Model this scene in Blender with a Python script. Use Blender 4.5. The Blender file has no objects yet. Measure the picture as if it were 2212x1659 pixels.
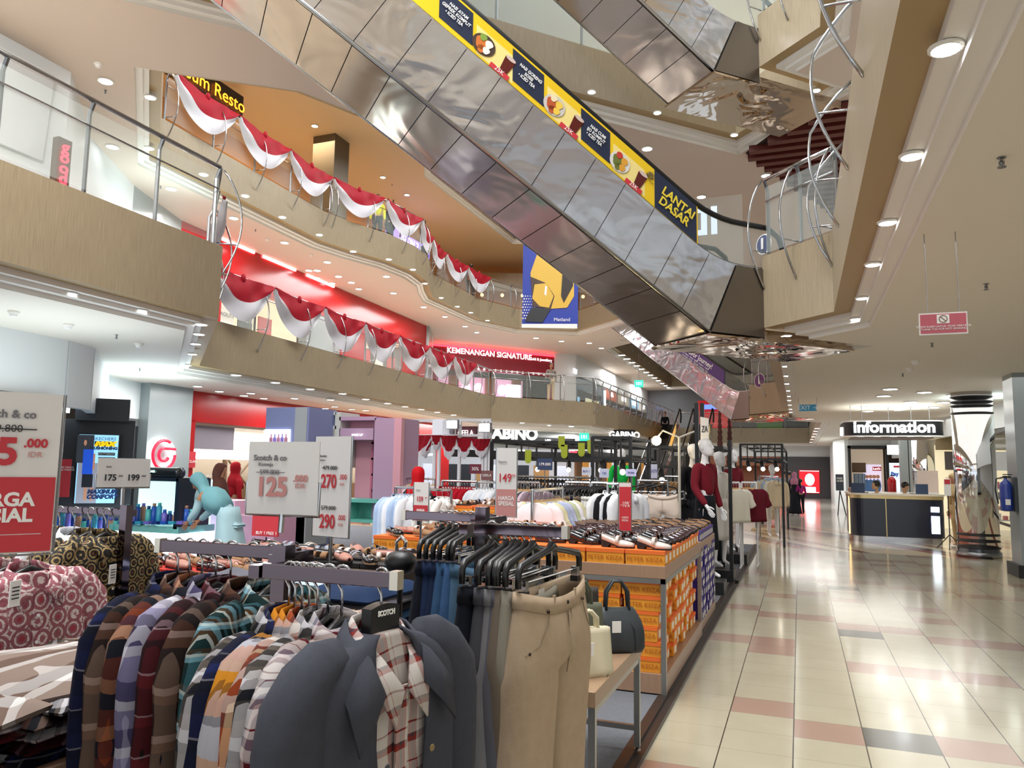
import bpy, bmesh, math, random
from mathutils import Vector, Matrix, geometry
random.seed(7)
S=bpy.context.scene; C=S.collection
# ---------------------------------------------------------------- camera, world, exposure
F=1640.0; CX,CY=1106.0,829.5; H=1.6
_fy=Vector(((1727-CX)/F,-(1021-CY)/F,-1)).normalized()
_up=Vector((1/F,-0.0152/F,0)).cross(_fy).normalized()
if _up.y<0:_up=-_up
_rx=_fy.cross(_up)
R=Matrix((_rx,_fy,_up)); O=Vector((0,0,H))
cam=bpy.data.cameras.new('camera'); cam.sensor_width=36; cam.lens=F/2212*36; cam.clip_end=300; cam.clip_start=.05
co=bpy.data.objects.new('camera',cam); C.objects.link(co); S.camera=co
co.matrix_world=Matrix.Translation(O)@R.to_4x4()
def ray(px,py): return R@Vector(((px-CX)/F,-(py-CY)/F,-1))
def AZ(px,py,z): d=ray(px,py); return O+d*((z-H)/d.z)
def AX(px,py,x): d=ray(px,py); return O+d*(x/d.x)
def AY(px,py,y): d=ray(px,py); return O+d*(y/d.y)
def AP(px,py,p0,n): d=ray(px,py); return O+d*((Vector(p0)-O).dot(n)/d.dot(n))
w=bpy.data.worlds.new('world'); S.world=w; w.use_nodes=True
w.node_tree.nodes['Background'].inputs[0].default_value=(.86,.93,1,1)
w.node_tree.nodes['Background'].inputs[1].default_value=1.0
S.view_settings.view_transform='Standard'; S.view_settings.look='None'; S.view_settings.gamma=1; S.view_settings.use_curve_mapping=False
S.view_settings.exposure=0.36
def area(name,loc,size,power,col=(1,.95,.88),rot=(0,0,0),sy=None):
    l=bpy.data.lights.new(name,'AREA'); l.energy=power; l.color=col; l.size=size
    if sy: l.shape='RECTANGLE'; l.size_y=sy
    o=bpy.data.objects.new(name,l); C.objects.link(o); o.location=loc; o.rotation_euler=rot; return o
# downlights of each storey, gathered into soft lamps just under the soffits
for (x,y,e) in ((2.3,1,40),(2.3,8,46),(2.6,15,52),(2.6,22,62),(2.4,30,90),(0,40,160),(-4,47,160)): area('aisle_downlights_and_fill',(x,y,3.19),3.0,e,(1,.985,.94),sy=6)  # last one is added below the open void to brighten the far end
for (x,y) in ((-8.4,4),(-11.3,12.5),(-11.9,17),(-12.1,22),(-12.3,26.5),(-9.5,32.5),(-8.2,40)): area('gallery_downlights',(x,y,3.19),1.2,95,(1,.985,.96),sy=3)
for (x,y) in ((-9,4),(-13,15),(-13.2,20.5),(-13.2,25.5),(-9.6,31.5),(-5,33),(-10,45),(-9.9,53),(2.5,20),(2.5,14)): area('storey_downlights',(x,y,7.48),1.6,115,(1,.98,.96),sy=3)
for (x,y) in ((-14,13),(-14,19),(-14,26)): area('upper_downlights',(x,y,11.6),1.6,120,(1,.78,.5))
for (x,y,e) in ((-2.6,-1.5,900),(-2,2.5,900),(-4.5,7,800),(-5,13,650),(-4,20,650),(-4,27,800),(-4,42,2600)): area('atrium_fill',(x,y,16.3),4.5,e,(.97,.98,1))  # added area lamps high in the atrium to brighten it; no fixtures modelled
wl=area('fascia_fill',(-4.6,2.6,7.3),1.4,230,(1,.97,.93)); wl.rotation_euler=(Vector((-6.8,5.5,3.9))-Vector((-4.6,2.6,7.3))).to_track_quat('-Z','Y').to_euler()  # added unseen lamp aimed to brighten the dark near left fascia
# ---------------------------------------------------------------- mesh helpers
class MB:
    def __init__(s): s.v=[]; s.f=[]; s.m=[]; s.sm=False
    def add(s,vs,fs,mi=0):
        n=len(s.v); s.v+= [Vector(p) for p in vs]; s.f+=[tuple(i+n for i in f) for f in fs]; s.m+=[mi]*len(fs); return s
    def box(s,c,d,rz=0,mi=0,M=None):
        hx,hy,hz=d[0]/2,d[1]/2,d[2]/2; vs=[Vector((x*hx,y*hy,z*hz)) for x in(-1,1) for y in(-1,1) for z in(-1,1)]
        M=M or Matrix.Rotation(rz,3,'Z'); vs=[M@v+Vector(c) for v in vs]
        return s.add(vs,[(0,1,3,2),(4,6,7,5),(0,4,5,1),(2,3,7,6),(0,2,6,4),(1,5,7,3)],mi)
    def tube(s,pts,r,n=8,mi=0,cap=True):
        pts=[Vector(p) for p in pts]; rs=r if isinstance(r,(list,tuple)) else [r]*len(pts); rings=[]; prev=None
        for i,p in enumerate(pts):
            t=(pts[min(i+1,len(pts)-1)]-pts[max(i-1,0)]).normalized()
            if prev is None: a=Vector((0,0,1)) if abs(t.z)<.9 else Vector((1,0,0)); u=t.cross(a).normalized()
            else: u=(prev-t*prev.dot(t)).normalized()
            prev=u; b=t.cross(u); rings.append([p+(u*math.cos(k*2*math.pi/n)+b*math.sin(k*2*math.pi/n))*rs[i] for k in range(n)])
        return s.loft(rings,True,cap,mi)
    def loft(s,rings,close=True,cap=False,mi=0):
        n=len(rings[0]); vs=[p for r in rings for p in r]; fs=[]
        for i in range(len(rings)-1):
            for k in range(n if close else n-1):
                a=i*n+k; b=i*n+(k+1)%n; fs.append((a,b,b+n,a+n))
        if cap: fs.append(tuple(range(n))[::-1]); fs.append(tuple((len(rings)-1)*n+k for k in range(n)))
        return s.add(vs,fs,mi)
    def lathe(s,prof,c=(0,0,0),n=20,mi=0,sx=1,sy=1):
        c=Vector(c); rings=[[c+Vector((r*sx*math.cos(k*2*math.pi/n),r*sy*math.sin(k*2*math.pi/n),z)) for k in range(n)] for r,z in prof]
        return s.loft(rings,True,True,mi)
    def prism(s,poly,z0,z1,mi=0):
        n=len(poly); vs=[Vector((p[0],p[1],z0)) for p in poly]+[Vector((p[0],p[1],z1)) for p in poly]
        return s.add(vs,[tuple(range(n))[::-1],tuple(range(n,2*n))]+[(k,(k+1)%n,(k+1)%n+n,k+n) for k in range(n)],mi)
    def plate(s,q,t,mi=0):   # quad (or polygon) with thickness t along its normal
        q=[Vector(p) for p in q]; nn=(q[1]-q[0]).cross(q[2]-q[0]).normalized()*t; n=len(q)
        return s.add(q+[p+nn for p in q],[tuple(range(n))[::-1],tuple(range(n,2*n))]+[(k,(k+1)%n,(k+1)%n+n,k+n) for k in range(n)],mi)
    def ball(s,c,r,n=12,mi=0,sc=(1,1,1)):
        m=max(4,n//2); rings=[]
        for i in range(m+1):
            a=-math.pi/2+math.pi*i/m; rr=max(math.cos(a),.001)
            rings.append([Vector((c[0]+r*sc[0]*rr*math.cos(k*2*math.pi/n),c[1]+r*sc[1]*rr*math.sin(k*2*math.pi/n),c[2]+r*sc[2]*math.sin(a))) for k in range(n)])
        return s.loft(rings,True,True,mi)
    def build(s,name,mat,parent=None,smooth=False,bevel=0,solid=0,sub=0,world=True,sharp=None):
        off=Vector((0,0,0))
        if parent is not None and world:
            mw=pw(parent); inv=mw.inverted(); vs=[inv@v for v in s.v]
        else: vs=s.v
        me=bpy.data.meshes.new(name); me.from_pydata([tuple(v) for v in vs],[],s.f)
        bm=bmesh.new(); bm.from_mesh(me); bmesh.ops.recalc_face_normals(bm,faces=bm.faces); bm.to_mesh(me); bm.free()
        for mm in (mat if isinstance(mat,(list,tuple)) else [mat]): me.materials.append(mm)
        me.polygons.foreach_set('material_index',s.m); 
        if smooth: me.shade_smooth()
        me.update()
        o=bpy.data.objects.new(name,me); C.objects.link(o)
        if parent is not None: o.parent=parent
        if solid: md=o.modifiers.new('s','SOLIDIFY'); md.thickness=solid; md.offset=0
        if bevel: md=o.modifiers.new('b','BEVEL'); md.width=bevel; md.segments=2; md.limit_method='ANGLE'
        if sub: md=o.modifiers.new('u','SUBSURF'); md.levels=sub; md.render_levels=sub
        return o
def pw(o):
    M=o.matrix_basis.copy()
    while o.parent: o=o.parent; M=o.matrix_basis@M
    return M
def tag(o,label,cat,group=None,kind=None):
    if label:o['label']=label
    if cat:o['category']=cat
    if group:o['group']=group
    if kind:o['kind']=kind
    return o
def thing(name,label,cat,loc=(0,0,0),rz=0,group=None):
    o=bpy.data.objects.new(name,None); o.empty_display_size=.1; C.objects.link(o); o.location=loc; o.rotation_euler=(0,0,rz); return tag(o,label,cat,group)
def st(o): o['kind']='structure'; return o
def kids(o): return [c for c in ALLK.get(o.name,[])]
def dup(root,loc,rz=None,label=None,group=None,mats=None,tilt=None,sc=None):
    r=root.copy(); C.objects.link(r); r.location=loc
    if rz is not None: r.rotation_euler=(0,0,rz) if tilt is None else (tilt[0],tilt[1],rz)
    if sc: r.scale=(sc,)*3
    if label:r['label']=label
    if group:r['group']=group
    for ch in root.children:
        c=ch.copy(); C.objects.link(c); c.parent=r
        if mats and ch.name.split('.')[0] in mats: c.material_slots[0].link='OBJECT'; c.material_slots[0].material=mats[ch.name.split('.')[0]]
        for g in ch.children:
            d=g.copy(); C.objects.link(d); d.parent=c
    return r
# ---------------------------------------------------------------- text
_TS=bpy.data.scenes.new('work')
def ev(o):
    _TS.collection.objects.link(o); vl=_TS.view_layers[0]; vl.update(); dg=vl.depsgraph; dg.update(); me=bpy.data.meshes.new_from_object(o.evaluated_get(dg)); bpy.data.objects.remove(o); return me
def text(s,size,M,mat,parent=None,name='lettering',ext=.002,bold=0,align='CENTER',sx=1,lh=1,shear=0):
    """M: 4x4 world matrix; text in its local XY"""
    k=(s,size,ext,bold,align,sx,lh,shear)
    cu=bpy.data.curves.new('t','FONT'); cu.body=s; cu.size=size; cu.extrude=ext; cu.offset=bold; cu.align_x=align; cu.align_y='CENTER'; cu.resolution_u=3; cu.space_line=lh; cu.shear=shear
    me=ev(bpy.data.objects.new('t',cu)); me.name=name; me.transform(Matrix.Diagonal((sx,1,1,1)))
    me.materials.clear(); me.materials.append(mat)
    if parent is not None: me.transform(pw(parent).inverted()@M)
    else: me.transform(M)
    o=bpy.data.objects.new(name,me); C.objects.link(o)
    if parent is not None:o.parent=parent
    return o
def FR(c,right,up):   # frame at c with x=right, y=up, z=facing out
    r=Vector(right).normalized(); u=Vector(up); u=(u-r*u.dot(r)).normalized(); n=r.cross(u)
    M=Matrix((r,u,n)).transposed().to_4x4(); M.translation=Vector(c); return M
# ---------------------------------------------------------------- materials
_m={}
def srgb(h):
    h=h.lstrip('#'); c=[int(h[i:i+2],16)/255 for i in (0,2,4)]
    return tuple((x/12.92 if x<=.04045 else ((x+.055)/1.055)**2.4) for x in c)+(1,)
def mat(name,col='#ffffff',rough=.5,metal=0,emit=0,trans=0,alpha=1,spec=None,coat=0,ecol=None):
    if name in _m: return _m[name]
    m=bpy.data.materials.new(name); m.use_nodes=True; b=m.node_tree.nodes['Principled BSDF']; c=srgb(col) if isinstance(col,str) else col
    b.inputs['Base Color'].default_value=c; b.inputs['Roughness'].default_value=rough; b.inputs['Metallic'].default_value=metal
    if emit: b.inputs['Emission Color'].default_value=srgb(ecol) if ecol else c; b.inputs['Emission Strength'].default_value=emit
    if trans: b.inputs['Transmission Weight'].default_value=trans
    if alpha<1: b.inputs['Alpha'].default_value=alpha
    if spec is not None: b.inputs['Specular IOR Level'].default_value=spec
    if coat: b.inputs['Coat Weight'].default_value=coat; b.inputs['Coat Roughness'].default_value=.08
    _m[name]=m; return m
class NT:
    def __init__(s,m): s.t=m.node_tree; s.b=s.t.nodes['Principled BSDF']
    def n(s,ty,**k):
        x=s.t.nodes.new(ty)
        for a,b in k.items():
            if a.startswith('_'): x.inputs[int(a[1:])].default_value=b
            else: setattr(x,a,b)
        return x
    def l(s,a,b): s.t.links.new(a,b)
    def math(s,op,a,b=None,c=None):
        x=s.n('ShaderNodeMath',operation=op)
        for i,v in enumerate((a,b,c)):
            if v is None: continue
            if isinstance(v,(int,float)): x.inputs[i].default_value=v
            else: s.l(v,x.inputs[i])
        return x.outputs[0]
    def mix(s,f,a,b,bt='MIX'):
        x=s.n('ShaderNodeMix',data_type='RGBA',blend_type=bt)
        for i,v in ((0,f),(6,a),(7,b)):
            if isinstance(v,(int,float)) : x.inputs[i].default_value=v
            elif isinstance(v,(tuple,list)): x.inputs[i].default_value=v
            else: s.l(v,x.inputs[i])
        return x.outputs[2]
    def xyz(s,kind='Object'):
        tc=s.n('ShaderNodeTexCoord'); sp=s.n('ShaderNodeSeparateXYZ'); s.l(tc.outputs[kind],sp.inputs[0]); return tc.outputs[kind],sp.outputs
    def ramp(s,f,stops,interp='CONSTANT'):
        r=s.n('ShaderNodeValToRGB'); r.color_ramp.interpolation=interp; e=r.color_ramp.elements
        while len(e)<len(stops): e.new(.5)
        for i,(p,c) in enumerate(stops): e[i].position=p; e[i].color=srgb(c) if isinstance(c,str) else c
        s.l(f,r.inputs[0]); return r.outputs[0]
    def bump(s,h,st=.2,d=.02):
        b=s.n('ShaderNodeBump'); b.inputs['Strength'].default_value=st; b.inputs['Distance'].default_value=d; s.l(h,b.inputs['Height']); s.l(b.outputs[0],s.b.inputs['Normal'])
    def noise(s,vec,scale,detail=3,dist=0):
        x=s.n('ShaderNodeTexNoise'); x.inputs['Scale'].default_value=scale; x.inputs['Detail'].default_value=detail; x.inputs['Distortion'].default_value=dist
        if vec is not None: s.l(vec,x.inputs[0])
        return x.outputs[0]
def scale_vec(t,vec,sc):
    x=t.n('ShaderNodeMapping'); x.inputs['Scale'].default_value=sc; t.l(vec,x.inputs[0]); return x.outputs[0]
def laminate(name,a,b):
    m=mat(name,a,.38); t=NT(m); v,_=t.xyz(); f=t.noise(scale_vec(t,v,(80,80,2.4)),1.5,3); g=t.noise(v,.6,2)
    f2=t.math('MULTIPLY',t.math('SUBTRACT',t.math('ADD',t.math('MULTIPLY',f,.75),t.math('MULTIPLY',g,.25)),.32),2.6); f2=t.math('MINIMUM',t.math('MAXIMUM',f2,0),1); t.l(t.mix(f2,srgb(a),srgb(b)),t.b.inputs[0]); return m
def cloth(name,col,col2=None,scale=9,rough=.85,bump=.35):
    if name in _m: return _m[name]
    m=mat(name,col,rough,spec=.2); t=NT(m); v,_=t.xyz(); f=t.noise(v,scale,3,.4)
    if col2: t.l(t.mix(f,srgb(col),srgb(col2)),t.b.inputs[0])
    t.bump(t.math('ADD',t.math('MULTIPLY',t.noise(scale_vec(t,v,(1,1,.45)),9,2,.5),1.0),t.math('MULTIPLY',t.noise(v,220,1),.04)),bump,.025); return m
def plaid(name,uc,vc,fu=7,fv=7,rough=.85):
    """woven check: two constant ramps over object X and Z mixed half and half; uc, vc = [(pos,colour)..]"""
    if name in _m: return _m[name]
    m=mat(name,'#888888',rough,spec=.15); t=NT(m); v,o=t.xyz(); nz=t.noise(v,5,2)
    wob=t.math('MULTIPLY',t.math('SUBTRACT',nz,.5),.06)
    fu_=t.math('FRACT',t.math('ADD',t.math('MULTIPLY',t.math('ADD',t.math('ADD',o[0],wob),t.math('MULTIPLY',o[1],.5)),fu),10.13)); fv_=t.math('FRACT',t.math('ADD',t.math('MULTIPLY',t.math('ADD',o[2],wob),fv),10.37))
    t.l(t.mix(.5,t.ramp(fu_,uc),t.ramp(fv_,vc)),t.b.inputs[0]); t.bump(nz,.4,.03); return m
WHITE=mat('white_paint','#ece9e2',.55); SOFF=mat('soffit_paint','#dcd5ca',.6); CEIL=mat('ceiling_paint','#ebe5d8',.6)
STEEL=mat('polished_steel','#b9babc',.16,1); DSTEEL=mat('brushed_steel','#8d8f92',.3,1); CHROME=mat('chrome','#d8d8da',.07,1)
GLASS=mat('clear_glass','#dfeeea',.02,0,trans=0,alpha=.10,spec=.35); BLACK=mat('black_satin','#101114',.4); RUB=mat('black_rubber','#0c0c0d',.45)
LAM=laminate('wood_laminate','#8d7f67','#a5967b'); LAMR=mat('return_laminate','#a98f63',.4); GREYP=mat('grey_panel','#9fa2a3',.35)
LAMP=mat('lamp_glow','#ffffff',.3,emit=14,ecol='#f4fbff'); SIGNW=mat('sign_glow','#ffffff',.3,emit=2.2); PLW=mat('white_plastic','#f1f0ee',.4)
RED=mat('red_gloss','#ac1218',.22); PRED=mat('price_red','#c8343f',.5); PWHITE=mat('price_card','#e9e6e4',.35,coat=.3); INK=mat('ink','#2b2b2e',.6)
WTX=mat('white_print','#f4f4f2',.5)
# ================================================================ STRUCTURE
def floor_mat():
    m=mat('floor_tiles','#d8cdb4',.12,coat=.2); t=NT(m); v,o=t.xyz()
    u=t.math('DIVIDE',t.math('ADD',o[0],.477+.403*40),.403); w_=t.math('DIVIDE',t.math('ADD',o[1],.362*40-.07),.362)
    iu=t.math('FLOOR',u); iv=t.math('FLOOR',w_); fu=t.math('FRACT',u); fv=t.math('FRACT',w_)
    # chevron rows of pink tiles with a dark one now and then
    k=t.math('MODULO',t.math('ADD',t.math('ADD',iu,t.math('MULTIPLY',iv,1)),0),7); 
    k2=t.math('MODULO',t.math('ADD',t.math('SUBTRACT',iv,iu),100),5)
    rnd=t.n('ShaderNodeTexWhiteNoise',noise_dimensions='2D'); cb=t.n('ShaderNodeCombineXYZ'); t.l(iu,cb.inputs[0]); t.l(iv,cb.inputs[1]); t.l(cb.outputs[0],rnd.inputs[0])
    pink=t.math('MULTIPLY',t.math('LESS_THAN',t.math('MODULO',t.math('ADD',iv,t.math('FLOOR',t.math('MULTIPLY',iu,.5))),5),.5),t.math('LESS_THAN',rnd.outputs[0],.80))
    pink2=t.math('LESS_THAN',rnd.outputs[0],.07); pk=t.math('MAXIMUM',pink,pink2)
    dark=t.math('MULTIPLY',t.math('LESS_THAN',t.math('ABSOLUTE',t.math('SUBTRACT',iu,42)),.5),t.math('LESS_THAN',t.math('MODULO',iv,9),.5))
    g=t.noise(v,3,4); base=t.mix(g,srgb('#a29b84'),srgb('#b0aa95'))
    c=t.mix(t.math('MULTIPLY',pk,.9),base,srgb('#9a7d70')); c=t.mix(dark,c,srgb('#55544f'))
    gu=t.math('LESS_THAN',t.math('MINIMUM',fu,t.math('SUBTRACT',1,fu)),.009); gv=t.math('MULTIPLY',t.math('LESS_THAN',t.math('MINIMUM',fv,t.math('SUBTRACT',1,fv)),.007),.35)
    c=t.mix(t.math('MAXIMUM',gu,gv),c,srgb('#3c342c'))
    # the red, black and cream bands of the crossing
    far=t.math('GREATER_THAN',t.math('ADD',o[1],t.math('MULTIPLY',o[0],.1)),17.4)
    dia=t.math('FRACT',t.math('MULTIPLY',t.math('ADD',o[0],t.math('MULTIPLY',o[1],.55)),.36)); band=t.ramp(dia,[(0,'#cdbb9c'),(.42,'#9a5a48'),(.56,'#3d3836'),(.66,'#cdbb9c'),(.82,'#7d4a3c'),(.9,'#cdbb9c')])
    near=t.math('LESS_THAN',o[1],24.5); c=t.mix(t.math('MULTIPLY',far,near),c,band)
    c=t.mix(t.math('GREATER_THAN',o[1],24.5),c,t.mix(gu,srgb('#b9b5ae'),srgb('#8f8b84')))
    t.l(c,t.b.inputs[0]); t.l(t.math('ADD',t.math('MULTIPLY',t.noise(v,1.1,2),.08),.12),t.b.inputs['Roughness']); return m
st(MB().box((-4,28,-.05),(44,76,.1)).build('floor',floor_mat()))
# carpeted display platform with its dark edge strip
carpet=cloth('grey_carpet','#5d6066','#6d7076',40,.95,.5)
st(MB().box((-7.9,9.1,.02),(13.9,16.8,.04)).build('trim_1',carpet))
st(MB().box((-.93,9.1,.022),(.06,16.9,.05)).box((-.875,9.1,.012),(.05,16.9,.03)).build('trim_2',mat('platform_edge','#2b211d',.4)))
st(MB().box((-1.08,8.6,.043),(.26,1.9,.006)).build('trim_3',mat('maroon_mat','#5b1a1e',.8)))
def inside(p,poly):
    c=False; n=len(poly)
    for i in range(n):
        a,b=poly[i],poly[(i+1)%n]
        if (a[1]>p[1])!=(b[1]>p[1]) and p[0]<(b[0]-a[0])*(p[1]-a[1])/(b[1]-a[1])+a[0]: c=not c
    return c
def tess(name,outer,holes,z,mt,t=.02,up=True):
    loops=[outer]+list(holes); vs=[];es=[]
    for l in loops:
        n=len(vs); vs+=[Vector((p[0],p[1])) for p in l]; es+=[(n+k,n+(k+1)%len(l)) for k in range(len(l))]
    r=geometry.delaunay_2d_cdt(vs,es,[],0,1e-5); V=r[0]; fs=[]
    for f in r[2]:
        c=sum((V[k] for k in f),Vector((0,0)))/len(f)
        if inside(c,outer) and not any(inside(c,h) for h in holes): fs.append(tuple(f))
    return [(p.x,p.y,z) for p in V],fs
def offs(path,d,closed=False):
    """offset a polyline to its left by d (mitred)"""
    P=[Vector((p[0],p[1])) for p in path]; n=len(P); out=[]
    for i in range(n):
        a=P[i-1] if (i>0 or closed) else None; b=P[(i+1)%n] if (i<n-1 or closed) else None
        ns=[]
        if a is not None: e=(P[i]-a).normalized(); ns.append(Vector((-e.y,e.x)))
        if b is not None: e=(b-P[i]).normalized(); ns.append(Vector((-e.y,e.x)))
        if len(ns)==1: out.append(P[i]+ns[0]*d)
        else: m=(ns[0]+ns[1]).normalized(); out.append(P[i]+m*(d/max(.35,m.dot(ns[0]))))
    return [(p.x,p.y) for p in out]
def smooth_path(path,k=3):
    return path
def edge(path,zt,zb,name='wall',closed=False,inw=1):
    """fascia, brown return and stepped white moulding along a void edge; slab lies to the left of the path when inw=1"""
    rows=[(0,zt),(0,zb),(.18,zb)]
    mo=[(.18,zb),(.18,zb-.06),(.27,zb-.06),(.27,zb-.11),(.38,zb-.11),(.38,zb-.166)]
    def sweep(pr,nm,mt):
        mb=MB(); cols=[[Vector((x,y,z)) for x,y in offs(path,d*inw,closed)] for d,z in pr]; n=len(path)
        rings=[[c[i] for c in cols] for i in range(n)]
        if closed: rings.append(rings[0])
        mb.loft(rings,False); return st(mb.build(nm,mt))
    sweep(rows[:2],name,LAM); sweep(rows[1:],'trim_4',LAMR); sweep(mo,'trim_5',WHITE)
    sweep([(0,zt),(.25,zt)],'trim_6',GREYP)
# ---- level one
Z1T,Z1B=4.35,3.42; Z2T,Z2B=8.6,7.75; Z3T,Z3B=12.85,12.0
V1=[(-6.8,-4),(-6.8,7.5),(-10.45,11.1),(-11.0,26.9),(-7.8,30.4),(-7.4,50),(.6,50),(.6,27.4),(-.64,26.12),(-1.45,25.3),(-.42,24.1),(-.42,11.7),(.42,10.84),(-.38,10.02),(.41,9.2),(.41,-4)]
OUT=[(-19.4,-7),(8,-7),(8,62),(-19.4,62)]
def slab(V,zt,zb,nm,outer=OUT,mt=None,extra=()):
    vs,fs=tess(nm,outer,V,zb-.16,mt); mb=MB(); mb.add(vs,fs); 
    st(mb.build('ceiling',mt or CEIL)); 
def rev(p): return p[::-1]
edge(V1,Z1T,Z1B,'wall_l1')
slab([offs(V1,.376)],Z1T,Z1B,'l1')
vs,fs=tess('',OUT,[offs(V1,.02)],Z1T-.01,None); st(MB().add(vs,fs).build('floor_2',mat('upper_floor','#cfc6b4',.2)))
# ---- level two: gallery hole on the left and the escalator void
V2a=[(-9.3,8.7),(-12.0,11.3),(-12.15,17.2),(-11.9,18.3),(-11.45,19.6),(-11.3,21.0),(-11.5,22.3),(-11.95,23.3),(-12.35,24.4),(-12.3,28.6),(-11.4,31.0),(-9.2,32.2),(-3.2,26.4),(-2.9,25.9),(-5.0,21.3),(-5.5,18.4),(-6.3,12.4),(-7.2,10.95),(-7.66,9.93)]
V2b=[(.42,-4),(-5.0,-4),(-5.0,2.2),(-8.6,5.8),(-.94,13.9),(.42,12.5),(-.43,11.6),(.42,10.75)]
V2c=[(-8.6,37.2),(-8.7,56),(.3,56),(.3,29.4),(-1.3,28.2),(-7.2,34.3),(-6.6,35.1),(-8.2,36.6)]
edge(rev(V2a) if False else V2a,Z2T,Z2B,'wall_l2',True); edge(V2c,Z2T,Z2B,'wall_l2c',True); edge(V2b[3:]+V2b[:1],Z2T,Z2B,'wall_l2b')
slab([offs(V2a,.376,True),offs(V2b,.376,True),offs(V2c,.376,True)],Z2T,Z2B,'l2',mt=mat('soffit_l2','#d6c6b8',.6))
vs,fs=tess('',OUT,[offs(V2a,.02,True),offs(V2b,.02,True),offs(V2c,.02,True)],Z2T-.01,None); st(MB().add(vs,fs).build('floor_3',_m['upper_floor']))
# ---- level three
V3=[(.42,-4),(-9.3,-4),(-9.3,8.7),(-10.9,10.4),(-10.9,17.6),(-11.0,19.5),(-11.1,21),(-11.3,22.2),(-11.8,23.2),(-11.7,31.4),(-9.2,32.2),(-.94,24.6),(.5,22),(.5,12.5)]
edge(V3[1:],Z3T,Z3B,'wall_l3'); slab([offs(V3,.376,True)],Z3T,Z3B,'l3',mt=mat('soffit_l3','#d9c09a',.6))

vs,fs=tess('',OUT,[],17.2,None); st(MB().add(vs,fs).build('ceiling',mat('atrium_roof','#aeb9bb',.6)))
# ================================================================ WALLS AND SHOP FRONTS
WL=mat('shop_wall_white','#dfe4e6',.5); DK=mat('dark_fascia','#2b2e33',.5); STONE=mat('grey_stone','#8f9799',.22); CREAM=mat('shop_cream','#e9dcc6',.5)
PINK=mat('pink_paint','#e0a3b1',.45); TEAL=mat('teal_paint','#6cc3b5',.45); PURP=mat('lavender_panel','#8088b4',.5); MAUVE=mat('mauve_panel','#b998b4',.5); WOODS=mat('shelf_wood','#7a5a3c',.5)
GLOWW=mat('lightbox_white','#ffffff',.3,emit=3.0); GLOWC=mat('lightbox_cool','#e8f6ff',.3,emit=3.0); GLOWA=mat('lightbox_aqua','#a8f0ee',.3,emit=1.6); GLOWR=mat('neon_red','#ff2a3a',.3,emit=5); GLOWY=mat('warm_glow','#ffc878',.4,emit=3); GLOWB=mat('screen_blue','#5a78ff',.4,emit=1.5); GLOWG=mat('exit_green','#28c79a',.4,emit=1.2)
def vwall(name,a,b,z0,z1,m,t=.12,parent=None):
    mb=MB(); mb.plate([(a[0],a[1],z0),(b[0],b[1],z0),(b[0],b[1],z1),(a[0],a[1],z1)],t); o=mb.build(name,m,parent); return st(o) if parent is None else o
class Fac:
    def __init__(s,a,b):
        s.a=Vector((a[0],a[1],0)); s.d=(Vector((b[0],b[1],0))-s.a).normalized(); s.n=Vector((s.d.y,-s.d.x,0))
        if s.n.dot(s.a)>0: s.n=-s.n   # faces the camera
    def uz(s,px,py):
        p=AP(px,py,s.a,s.n); return (p-s.a).dot(s.d),p.z
    def P(s,u,z,off=0): return s.a+s.d*u+s.n*off+Vector((0,0,z))
    def plate(s,mb,u0,u1,z0,z1,off=.02,th=.02,mi=0):
        return mb.plate([s.P(u0,z0,off),s.P(u1,z0,off),s.P(u1,z1,off),s.P(u0,z1,off)],-th,mi)
    def box(s,mb,u0,u1,z0,z1,o0,o1,mi=0):
        c=s.P((u0+u1)/2,(z0+z1)/2,(o0+o1)/2); return mb.box(c,(abs(u1-u0),abs(o1-o0),abs(z1-z0)),math.atan2(s.d.y,s.d.x),mi)
    def px(s,mb,x0,y0,x1,y1,off=.02,th=.02,mi=0):
        u0,za=s.uz(x0,(y0+y1)/2); u1,_=s.uz(x1,(y0+y1)/2); xm=(x0+x1)/2; _,z1=s.uz(xm,y0); _,z0=s.uz(xm,y1); s.plate(mb,u0,u1,z0,z1,off,th,mi); return u0,u1,z0,z1
    def text(s,t,px,py,hpx,m,parent=None,off=.04,**k):
        u,z=s.uz(px,py); _,z2=s.uz(px,py+hpx); size=(z-z2)*1.35; r=s.d if s.d.cross(Vector((0,0,1))).dot(s.n)>0 else -s.d
        return text(t,size,FR(s.P(u,z,off),r,(0,0,1)),m,parent,**k)
ZC=3.26; ZD=7.59
st(vwall('wall_back',(9,58),(-22,58),0,13,WL)); vwall('wall_left',(-19,60),(-19,-4),0,13,mat('shop_deep','#cfc6bb',.6)); vwall('wall_right',(6.9,60),(6.9,-4),0,13,WL)
# roof over the far part, open atrium above
# ---- ground, left: white cove wall, dark shop front, grey column
lw=[(-9.3,5.6),(-9.5,7.5),(-9.75,8.1),(-12.6,10.9),(-13.0,12.1)]
for a,b in zip(lw,lw[1:]): vwall('wall_left',a,b,2.35,ZC+.6,WL)
vwall('wall_left',(-9.1,5.2),(-9.3,7.3),0,2.45,DK); vwall('wall_left',(-12.5,10.6),(-13,12.1),0,2.5,DK)
area('cove_light',(-11.0,10.6,2.5),1.6,30,(.75,.95,1),rot=(math.pi,0,0)); area('cove_light',(-8.3,6.2,2.2),2.4,26,(.85,.96,1),rot=(math.pi,0,0))
fd=Fac((-12.45,10.35),(-12.75,13)) 
FS=Fac((-10.6,8.6),(-9.0,10.2))
o=thing('shoe_shop_front','dark shop front with a tall lit sportswear poster, left of the grey column','shop front',FS.P(0,0))
m=MB(); FS.px(m,60,905,283,1200,0,.1); FS.px(m,165,862,281,910,.12,.14); FS.px(m,0,780,90,850,.1,.1); m.build('dark_cladding',DK,o)
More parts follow.
